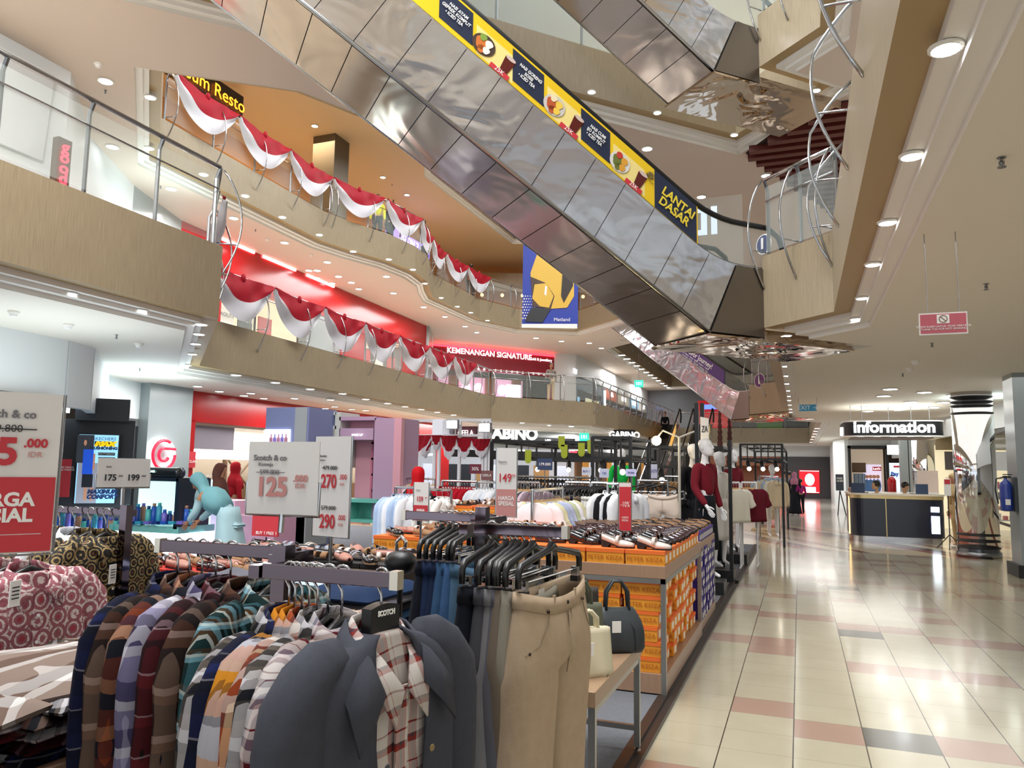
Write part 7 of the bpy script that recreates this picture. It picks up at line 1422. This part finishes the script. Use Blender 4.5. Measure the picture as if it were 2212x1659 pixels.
JC=['#1d3050','#16233f','#2f4f74','#14161f','#5f5f68']
for c in range(3):
    for k in range(6): cc=JC[(c+k)%5 if c<2 else [3,4,4,3,4,4][k]]; folded('folded_jeans','folded jeans in the piles behind the foreground rack','jeans',cloth('fj_'+cc[1:],cc,None,40,.9,.3),(-1.97-.4*c+rb.uniform(-.01,.01),3.25,.80+k*.038),rb.uniform(-.06,.06),(.38,.5,.048),'folded jeans piles',k)
folded('folded_shirt','pale blue shirt with a tan lining lying on the jeans','shirt',cloth('pale_shirt','#a9b9cf',None,8,.8,.2),(-2.3,3.2,1.03),.5,(.4,.3,.02),None,1)
q=AY(866,1215,2.95); o=thing('quilted_hat','black quilted cap hung on a glossy black display head','hat',q); m=MB(); m.ball(q,.068,16,0,(1.1,.95,.8)); m.build('crown',BLACK,o,True); m=MB(); m.tube([q+Vector((-.02,0,.045)),q+Vector((-.025,0,.085)),q+Vector((0,0,.11)),q+Vector((.022,0,.09)),q+Vector((.02,0,.065))],.008,8); m.build('loop',CHROME,o,True); m=MB(); m.tube([q-Vector((0,0,.05)),Vector((q.x,q.y,.04))],.012,6); m.build('stand',BLACK,o)
# ---- bench with bags
BZ=.62
def bench():
    o=thing('wooden_bench','wooden topped steel bench carrying handbags beside the trousers','bench',(-1.07,3.95,.04)); m=MB(); m.box((-1.08,3.93,BZ-.035),(.42,1.06,.07)); m.build('bench_top',laminate('bench_wood','#8a6f56','#a78a6e'),o,bevel=.004)
    for x in (-1.27,-.89):
        for y in (3.43,4.43): m=MB(); m.box((x,y,(BZ-.07+.06)/2),(.032,.032,BZ-.13)); m.build('leg',STF,o); m=MB(); m.lathe([(.018,.04),(.018,.05),(.006,.055),(.006,.065)],(x,y,0),10); m.build('foot',STEEL,o)
    m=MB(); m.box((-1.08,4.43,.16),(.38,.028,.028)); m.box((-1.27,3.93,.16),(.028,1.0,.028)); m.box((-.89,3.93,BZ-.085),(.028,1.0,.03)); m.box((-1.27,3.93,BZ-.085),(.028,1.0,.03)); m.build('stretcher',STF,o); return o
bench()
def bag(label,m,loc,rz,s,handle=.1,kind='dome',tagc=True,pleat=False,hm=None):
    o=thing('handbag',label,'bag',loc,rz); mb=MB(); w,d,h=s; rs=[]; n=10
    for i in range(n+1):
        u=i/n; f=(1-.38*max(0,(u-.35)/.65)**2) if kind=='dome' else (1-.06*u); g=(1-.85*max(0,(u-.2)/.8)**2.2) if kind=='dome' else (1-.55*u); g=max(g,.08); rs.append(ring(w/2*f*(.92 if i==0 else 1),d/2*g*(.9 if i==0 else 1),h*u,32,.55,.0 if not pleat else .02,0,14))
    mb.loft(rs,True,True); mb.build('bag_body',m,o,True,world=False)
    for s_ in (-1,1): a=MB(); a.tube([(-w*.22,s_*d*.10,h*.92),(-w*.20,s_*d*.13,h+handle*.6),(-w*.08,s_*d*.10,h+handle),(w*.08,s_*d*.10,h+handle),(w*.20,s_*d*.13,h+handle*.6),(w*.22,s_*d*.10,h*.92)],.008,8); a.build('handle',hm or m,o,True,world=False)
    a=MB(); a.tube([(-w*.36,0,h*.96),(0,0,h*1.0),(w*.36,0,h*.96)],.004,6); a.build('zip',mat('gold_zip','#c2a45a',.3,.9),o,world=False)
    if tagc: a=MB(); a.box((-w*.1,-d/2-.012,h*.62),(.05,.003,.06)); a.build('paper_tag',PLW,o,bevel=.001,world=False)
    if kind=='dome': 
        a=MB(); a.tube([(w*.12*s2,-d/2*.2,h*.9) if k==0 else (w*.25,-d*.47,h*.55) if k==1 else (w*.27,-d*.5,h*.05) for k,s2 in enumerate((1,1,1))],.003,5); a.build('piping',BLACK,o,world=False)
    return o
bag('charcoal leather bowling bag with a white tag at the far end of the bench',mat('bag_charcoal','#2b3136',.55),(-.96,4.22,BZ),math.radians(30),(.30,.17,.23),.14)
bag('olive grey tote bag leaning behind the cream one',mat('bag_olive','#5e6150',.7),(-1.10,3.98,BZ),math.radians(55),(.30,.13,.27),.12,'tote')
bag('dark green small tote behind the olive one',mat('bag_green','#3d4440',.7),(-1.14,3.80,BZ),math.radians(60),(.26,.12,.24),.13,'tote')
bag('cream pleated handbag with a hanging paper tag at the near end of the bench',mat('bag_cream','#d8cfb2',.6),(-.98,3.66,BZ),math.radians(45),(.26,.12,.22),.08,'tote',True,True)
bag('grey blue soft bag with a bow at the back of the bench',mat('bag_greyblue','#4e5664',.8),(-1.22,4.15,BZ),math.radians(30),(.24,.16,.26),.1)
bag('dark brown bow bag standing on the far corner of the bench',mat('bag_brown','#3a322e',.7),(-1.22,4.38,BZ),.3,(.24,.12,.30),.06,'tote',False)
# ================================================================ PRICE SIGNS
def board(label,c,d,w,h,build,pole_to=.04,frame=STEEL,full=True,name='price_board'):
    """upright card centred at c, d = horizontal direction to the right as seen"""
    d=Vector(d).normalized(); n=d.cross(Vector((0,0,1))); c=Vector(c); o=thing(name,label,'price sign',c)
    M=FR(c,d,(0,0,1)); up=Vector((0,0,1)); P=lambda x,z,o_=0:c+d*x+up*z+n*o_
    m=MB(); m.plate([P(-w/2,-h/2),P(w/2,-h/2),P(w/2,h/2),P(-w/2,h/2)],.004); m.build('card',PWHITE,o)
    m=MB(); r=.004; z1=-h*.05 if not full else h/2; m.tube([P(-w/2-.004,z1,.0),P(-w/2-.004,-h/2-.004,0),P(w/2+.004,-h/2-.004,0),P(w/2+.004,z1,0)],r,6); m.build('metal_holder',frame,o)
    m=MB(); m.tube([P(0,-h/2,-.004),Vector((c.x,c.y,pole_to))],.009,8); m.build('pole',STEEL,o)
    T=lambda s,x,z,size,mt,**k: text(s,size,FR(P(x,z,.008),d,(0,0,1)),mt,o,ext=.0006,**k)
    def RECT(x0,x1,z0,z1,mt,nm): m=MB(); m.plate([P(x0,z0,.0065),P(x1,z0,.0065),P(x1,z1,.0065),P(x0,z1,.0065)],.001); m.build(nm,mt,o)
    build(T,RECT,w,h); return o
PALE=mat('pale_red_print','#cf8f8c',.6); GI=mat('grey_print','#77757a',.6)
def b125(T,R_,w,h):
    T('Scotch & co',-w*.18,h*.27,h*.11,GI,bold=.0006); T('Kemeja',-w*.24,h*.18,h*.08,GI); T('599.800',-w*.18,h*.07,h*.10,GI); R_(-w*.37,w*.03,h*.065,h*.075,GI,'strike_line')
    T('125',-w*.14,-h*.14,h*.36,PALE,bold=.003,sx=.95); T('.000',w*.26,h*-.01,h*.13,PALE,bold=.001); T('IDR',w*.26,-h*.11,h*.10,PALE)
c=AY(612,1032,1.9); board('white price board reading 125.000 IDR above the foreground rack',c,(1,.05,0),.245,.215,b125,1.40,full=False)
def b270(T,R_,w,h):
    T('Denim',-w*.28,h*.30,h*.04,INK); T('Jeans',-w*.28,h*.26,h*.03,GI)
    for z,a,b in ((.18,'479.000','270'),(-.22,'579.000','290')): T(a,-w*.06,h*z,h*.06,INK); R_(-w*.3,w*.18,h*(z+.0),h*(z+.004),INK,'strike_line'); T(b,-w*.08,h*(z-.14),h*.19,PRED,bold=.002,sx=.72); T('.000',w*.32,h*(z-.09),h*.075,PRED,sx=.8); T('IDR',w*.3,h*(z-.16),h*.04,PALE)
c=AY(718,1050,2.9); board('tall white price board with 270.000 and 290.000',c,(1,-.15,0),.205,.44,b270,.04)
def bbig(T,R_,w,h):
    R_(-w*.49,w*.49,-h*.49,-h*.03,PRED,'red_field'); T('Scotch & co',w*.12,h*.36,h*.07,GI,bold=.0006); T('599.800',w*.12,h*.27,h*.065,INK); R_(-.03,w*.34,h*.265,h*.272,INK,'strike_line'); T('125',w*.02,h*.12,h*.23,PRED,bold=.003); T('.000',w*.34,h*.18,h*.075,PRED,bold=.001); T('IDR',w*.34,h*.11,h*.05,PALE)
    T('HARGA\nSPESIAL',w*.12,-h*.22,h*.115,WTX,bold=.0015,lh=.85); R_(-.05,w*.42,-h*.385,-h*.380,WTX,'rule_line')
# large board at the far left: right edge at px 137
a=AX(137,858,-1.58); b=AX(102,1188,-1.58); hh=a.z-b.z+.01; dd=Vector((.55,.83,0)).normalized(); cc=Vector((a.x,a.y,(a.z+b.z)/2))-dd*.145
board('large red and white special price board cut by the left edge of the picture',cc,dd,.29,hh,bbig,.82)
def b175(T,R_,w,h):
    T('Batik',-w*.3,h*.2,h*.09,INK); T('175',-w*.27,-h*.18,h*.30,INK,bold=.001); T('.000',-w*.08,-h*.12,h*.1,INK); T('199',w*.17,-h*.18,h*.30,INK,bold=.001); T('.000',w*.37,-h*.12,h*.1,INK)
c=AX(268,1021,-3.0); board('small grey card priced 175 and 199 on the batik rack',c,(.3,.95,0),.245,.135,b175,1.40,full=False)
def btall(num):
    def f(T,R_,w,h): R_(-w*.49,w*.49,-h*.49,-h*.10,PRED if num=='159' else PALE,'red_field'); T(num,-w*.08,h*.06,h*.17,PRED,bold=.001,sx=.8); T('.000',w*.34,h*.1,h*.05,PRED,sx=.8); T('HARGA\nSPESIAL',0,-h*.27,h*.085,WTX,lh=.9,sx=.8,bold=.0008); T('Sepatu',-w*.2,h*.30,h*.05,GI)
    return f
c=AY(910,1083,4.9); board('tall price board reading 159, partly behind the jeans rack',c,(1,0,0),.115,.27,btall('159'),.04)
c=AY(1094,1042,4.8); board('tall creased price board reading 149 behind the trouser rack',c,(1,.25,0),.135,.46,btall('149'),.04)
def bten(T,R_,w,h): R_(-w*.49,w*.49,-h*.49,h*.42,PRED,'red_field'); T('-10%',0,h*.05,h*.16,WTX,sx=.6); T('HARGA\nSPESIAL',0,-h*.25,h*.06,WTX,sx=.7)
c=AY(1350,1095,6.4); board('narrow glossy red board standing among the shoes',c,(1,.4,0),.10,.40,bten,.93)
bpy.data.scenes.remove(_TS)
